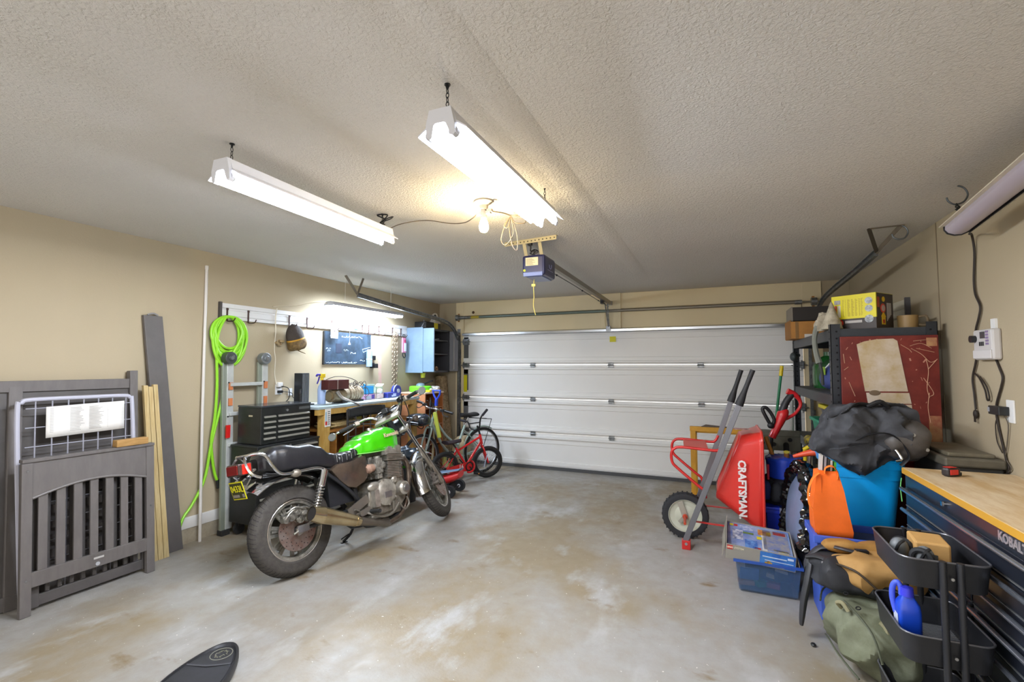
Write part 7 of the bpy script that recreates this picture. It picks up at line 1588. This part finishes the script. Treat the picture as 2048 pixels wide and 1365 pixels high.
m = M(BPX).tube([(.66, 3.34, .48), (.56, 3.36, .47), (.49, 3.34, .40), (.48, 3.30, .36)], .035, n=10, k=5, flat=.4).tube([(.60, 3.22, .44), (.53, 3.28, .44), (.48, 3.31, .42)], .03, n=10, k=4, flat=.4).tube([(.495, 3.30, .38), (.475, 3.27, .30), (.45, 3.25, .20), (.435, 3.24, .10), (.43, 3.24, .05)], [.035, .036, .033, .026, .018], n=12, k=5, flat=.6).tube([(.62, 3.30, .50), (.70, 3.26, .50), (.80, 3.30, .48)], .018, n=8, k=4, flat=.5)
m.obj('shoulder_strap', mat('2c2d30', .55), t); M(BPX).bx(.535, .57, 3.20, 3.206, .40, .44).obj('white_tag', mat('a8a6a4', .6), t); M(BPX).box((.74, 3.26, .505), (.06, .03, .02), (0, 0, 10)).obj('buckle', BLACK, t)
solo('black_crumb', 'small black scrap lying on the floor beside the olive duffel', 'scrap', M().ell((.475, 3.19, .008), (.014, .02, .008), n=10, m=6), BLACK)
# ================================================================ rolling tool bench
NV = mat('2f343e', .3, .3, coat=.3); NV2 = mat('2a2e38', .3, .3, coat=.3)
t = T('rolling_workbench', 'dark blue tool bench with a wooden top and silver drawer handles', 'tool chest', (1.27, 2.9, 0))
KX, KY0, KY1 = 1.036, 2.24, 3.58
M().bx(KX, 1.53, KY0, KY1, .11, .93).obj('cabinet', NV, t, bevel=.006)
M().bx(KX - .012, 1.535, KY0 - .005, KY1 + .006, .93, .966).obj('wooden_top', mat('cdab78', .5, h2='e2cca8', vs_=3., stretch=(5, 1, 5)), t, bevel=.003)
M().bx(KX - .0135, KX - .012, KY0 - .003, KY1 + .004, .932, .964).obj('wood_edge', mat('c9962e', .5), t)
M().text('KOBALT', (KX - .003, 2.455, .897), (0, -1, 0), (0, 0, 1), .052, .002, bold=.0016).obj('brand_lettering', mat('c4c2c8', .3, .6), t, smooth=False)
M().cyl((KX, 3.03, .895), (KX - .012, 3.03, .895), .012, n=14).bx(KX - .02, KX - .01, 3.022, 3.038, .884, .906).obj('lock', CHROME, t)
zs = [.755, .64, .53, .42, .28, .13]; hs = [.105, .10, .10, .10, .13, .14]
for z, h in zip(zs, hs):
    for ya, yb in ([(KY0 + .03, KY1 - .03)] if z == .755 else [(KY0 + .03, 2.78), (2.80, KY1 - .03)]):
        dr = M().bx(KX - .008, KX, ya, yb, z, z + h).obj('drawer', NV2, t, bevel=.003)
        hd = M().cyl((KX - .032, ya + .01, z + h - .012), (KX - .032, yb - .01, z + h - .012), .011, n=12)
        for y in (ya + .025, yb - .025): hd.bar((KX - .008, y, z + h - .012), (KX - .032, y, z + h - .012), .02, .012)
        hd.obj('drawer_handle', mat('a9b0bc', .22, .85), dr)
        M().bx(KX - .010, KX - .002, ya, yb, z - .006, z - .002).obj('trim_line', mat('8d8f90', .4, .5), dr)
for x in (KX + .06, 1.46):
    for y in (KY0 + .08, KY1 - .08): 
        c_ = M().bx(x - .03, x + .03, y - .03, y + .03, .085, .112).obj('caster', DKM, t); M().cyl((x - .018, y, .045), (x + .018, y, .045), .045, n=20).obj('caster_wheel', RUBBER, c_)
M().tube([(KX - .015, KY1 + .008, .90), (KX - .02, KY1 + .012, .84), (KX - .016, KY1 + .01, .76)], .003, n=6).obj('green_cord', mat('7ad87a', .5), t)
t = T('tape_measure', 'black and red tape measure on the wooden bench top', 'tape measure', (1.19, 3.40, .966), (0, 0, 35), world=False)
M().bx(-.045, .045, -.022, .022, .0, .05).obj('case', mat('2c2626', .5), t, bevel=.014); M().bx(-.034, .02, -.0245, -.021, .012, .04).bx(-.034, .02, -.018, .018, .049, .0515).obj('red_label', mat('d8322c', .45), t, bevel=.003); M().bx(.04, .06, -.012, .012, .002, .02).obj('tip', BLACK, t)
# ================================================================ black three-tier cart
CTM = mat('303135', .38, .4, var=.05); 
t = T('utility_cart', 'black three-tier metal rolling cart in front of the tool bench', 'cart', (.845, 2.67, 0))
X0, X1, Y0_, Y1_ = .685, .988, 2.46, 2.88
for z, hgt in ((.79, .115), (.485, .115), (.165, .10)):
    o_ = rr(X0, X1, Y0_, Y1_, .055, 0, 6); c_ = V(((X0 + X1) / 2, (Y0_ + Y1_) / 2, 0))
    def rg(f, zz_): return [V((c_.x + (p.x - c_.x) * f, c_.y + (p.y - c_.y) * f, zz_)) for p in o_]
    M().loft([rg(.93, z - hgt), rg(1, z), rg(.985, z), rg(.915, z - hgt + .004)], closed=False, cap=False).obj('basket', CTM, t)
    M().tube([tuple(p) for p in rg(.995, z)], .004, n=6, k=1, closed=True).obj('rolled_edge', mat('6a6a6e', .35, .5), t)
    fl = M().add([tuple(p) for p in rg(.93, z - hgt + .001)] + [tuple(p) for p in rg(.93, z - hgt + .003)], [tuple(range(28)), tuple(range(28, 56))]).obj('mesh_floor', mat('3a3a3c', .5, .3), t, smooth=False)
    m = M()
    for k in range(26):
        y = Y0_ + .035 + k * .0138; m.bx(X0 + .03, X1 - .03, y, y + .005, z - hgt + .003, z - hgt + .0055)
    m.obj('mesh_wires', mat('8d8d90', .4, .5), fl, smooth=False)['kind'] = 'stuff'
for y in (Y0_ - .004, Y1_ + .004):
    for x in (.82, .875):
        M().cyl((x, y, .05), (x, y, .795), .0125, n=14).obj('post', CTM, t)
    for z in (.73, .425, .11): M().cyl((.8475, y, z), (.8475, y - .008 * (1 if y < 2.6 else -1), z), .006, n=10).obj('screw', STEEL, t)
M().tube([(.82, Y0_ - .004, .05), (.82, 2.67, .05), (.82, Y1_ + .004, .05)], .01, n=8, k=1).tube([(.875, Y0_ - .004, .05), (.875, 2.67, .05), (.875, Y1_ + .004, .05)], .01, n=8, k=1).obj('base_frame', CTM, t)
for x in (.72, .97):
    for y in (Y0_ + .03, Y1_ - .03): M().cyl((x - .01, y, .026), (x + .01, y, .026), .026, n=16).bx(x - .014, x + .014, y - .012, y + .012, .03, .068).obj('caster', BLACK, t)
solo('tan_box', 'small tan cardboard box in the top tray of the cart', 'box', M().box((.85, 2.69, .749), (.12, .16, .135), (0, 0, -6)), mat('c69a5c', .6, var=.06), bevel=.008)
EX_ = Matrix.Translation((0, 0, .03))
t = T('earmuffs', 'grey hearing protection earmuffs in the top tray of the cart', 'earmuffs', (.77, 2.63, .68))
EMF = mat('6a6e70', .45)
for c_, s_ in (((.738, 2.66, .735), 1), ((.80, 2.575, .735), 1)):
    cup = M(EX_).ell(c_, (.036, .032, .046), n=20, m=12).obj('ear_cup', EMF, t); d_ = V((.5, .7, 0)).normalized() * (1 if c_[0] < .77 else -1)
    M(EX_).ring(V(c_) + d_ * .028, d_, .034, .012, 24, 8).obj('cushion', mat('1c1d1f', .7), cup)
    M(EX_).tube([V(c_) + V((-.02, -.03, .0)), V(c_) + V((-.01, -.038, .03)), V(c_) + V((.01, -.03, .045))], .006, n=6).obj('wire_arm', BLACK, cup)
M(EX_).tube([(.725, 2.68, .76), (.705, 2.66, .72), (.71, 2.58, .69), (.76, 2.53, .688), (.81, 2.53, .71), (.825, 2.555, .755)], .014, n=8, k=5, flat=.35).obj('headband', mat('2c2e30', .5), t)
t = T('blue_bottle', 'bright blue plastic bottle in the middle tray of the cart', 'bottle', (.735, 2.60, .375))
BB = mat('1746c4', .3, coat=.3)
M().loft([[V((.742 + (p.x) * a, 2.60 + (p.y) * a, .375 + z)) for p in rr(-.042, .042, -.034, .034, .016, 0)] for z, a in ((0, .93), (.008, 1), (.15, 1), (.18, .9), (.205, .55), (.212, .5))]).obj('body', BB, t)
M().cyl((.742, 2.60, .585), (.742, 2.60, .62), .024, .022, n=22).obj('cap', mat('3a3ed0', .35), t)
M().tube([(.706, 2.62, .50), (.696, 2.625, .56), (.70, 2.625, .61), (.715, 2.62, .63), (.725, 2.615, .61), (.725, 2.61, .58)], .011, n=10, k=5).obj('handle', mat('4a62dc', .35), t)
M().bx(.6985, .7, 2.575, 2.625, .41, .51).obj('label', mat('c9d0e2', .5), t)
# ================================================================ padded seat at the bottom left
t = T('seat_pad', 'black padded seat with a pale ring emblem on the floor at the bottom left', 'seat pad', (-2.4, 1.55, 0))
dd = V((-.43, .90, 0)).normalized(); ss = V((.90, .43, 0)).normalized(); tip = V((-2.50, 1.855, 0))
def sole(z, k_, o=0):
    out = []
    for i in range(48):
        a = 2 * pi * i / 48; c_, s_ = cos(a), sin(a)
        ln = .33 * (c_ if c_ > 0 else c_ * 1.0); w_ = .155 * (1 - .30 * max(0, c_) ** 1.5)
        out.append(tip - dd * .33 + dd * ln * k_ + ss * (w_ * k_ * math.copysign(abs(s_) ** .8, s_)) + V((0, 0, z)))
    return out
M().loft([sole(0, .95), sole(.02, 1.0), sole(.045, 1.0), sole(.055, .97), sole(.055, .93), sole(.046, .90)]).obj('rim', mat('212226', .45), t)
M().loft([sole(.044, .89), sole(.05, .86), sole(.052, .6), sole(.05, .3)]).obj('cushion', mat('2a2b2f', .55, var=.15, vs_=12.), t)
ec = tip - dd * .115 + ss * .015
em = M().ring(ec + V((0, 0, .052)), (0, 0, 1), .052, .0022, 40, 6).obj('ring_emblem', mat('7c7c70', .7), t)
m = M()
for k in range(16): a = 2 * pi * k / 16; m.box(tuple(ec + V((cos(a) * .03 * random.uniform(.5, 1.2), sin(a) * .03, .0525))), (.014, .003, .001), (0, 0, random.uniform(0, 180)))
m.obj('emblem_marks', mat('84846e', .7), em)
M().tube([tip - dd * .2 - ss * .11 + V((0, 0, .053)), tip - dd * .22 + V((0, 0, .056)), tip - dd * .2 + ss * .11 + V((0, 0, .053))], .004, n=6, k=4).obj('stitched_seam', mat('4a4b50', .6), t)
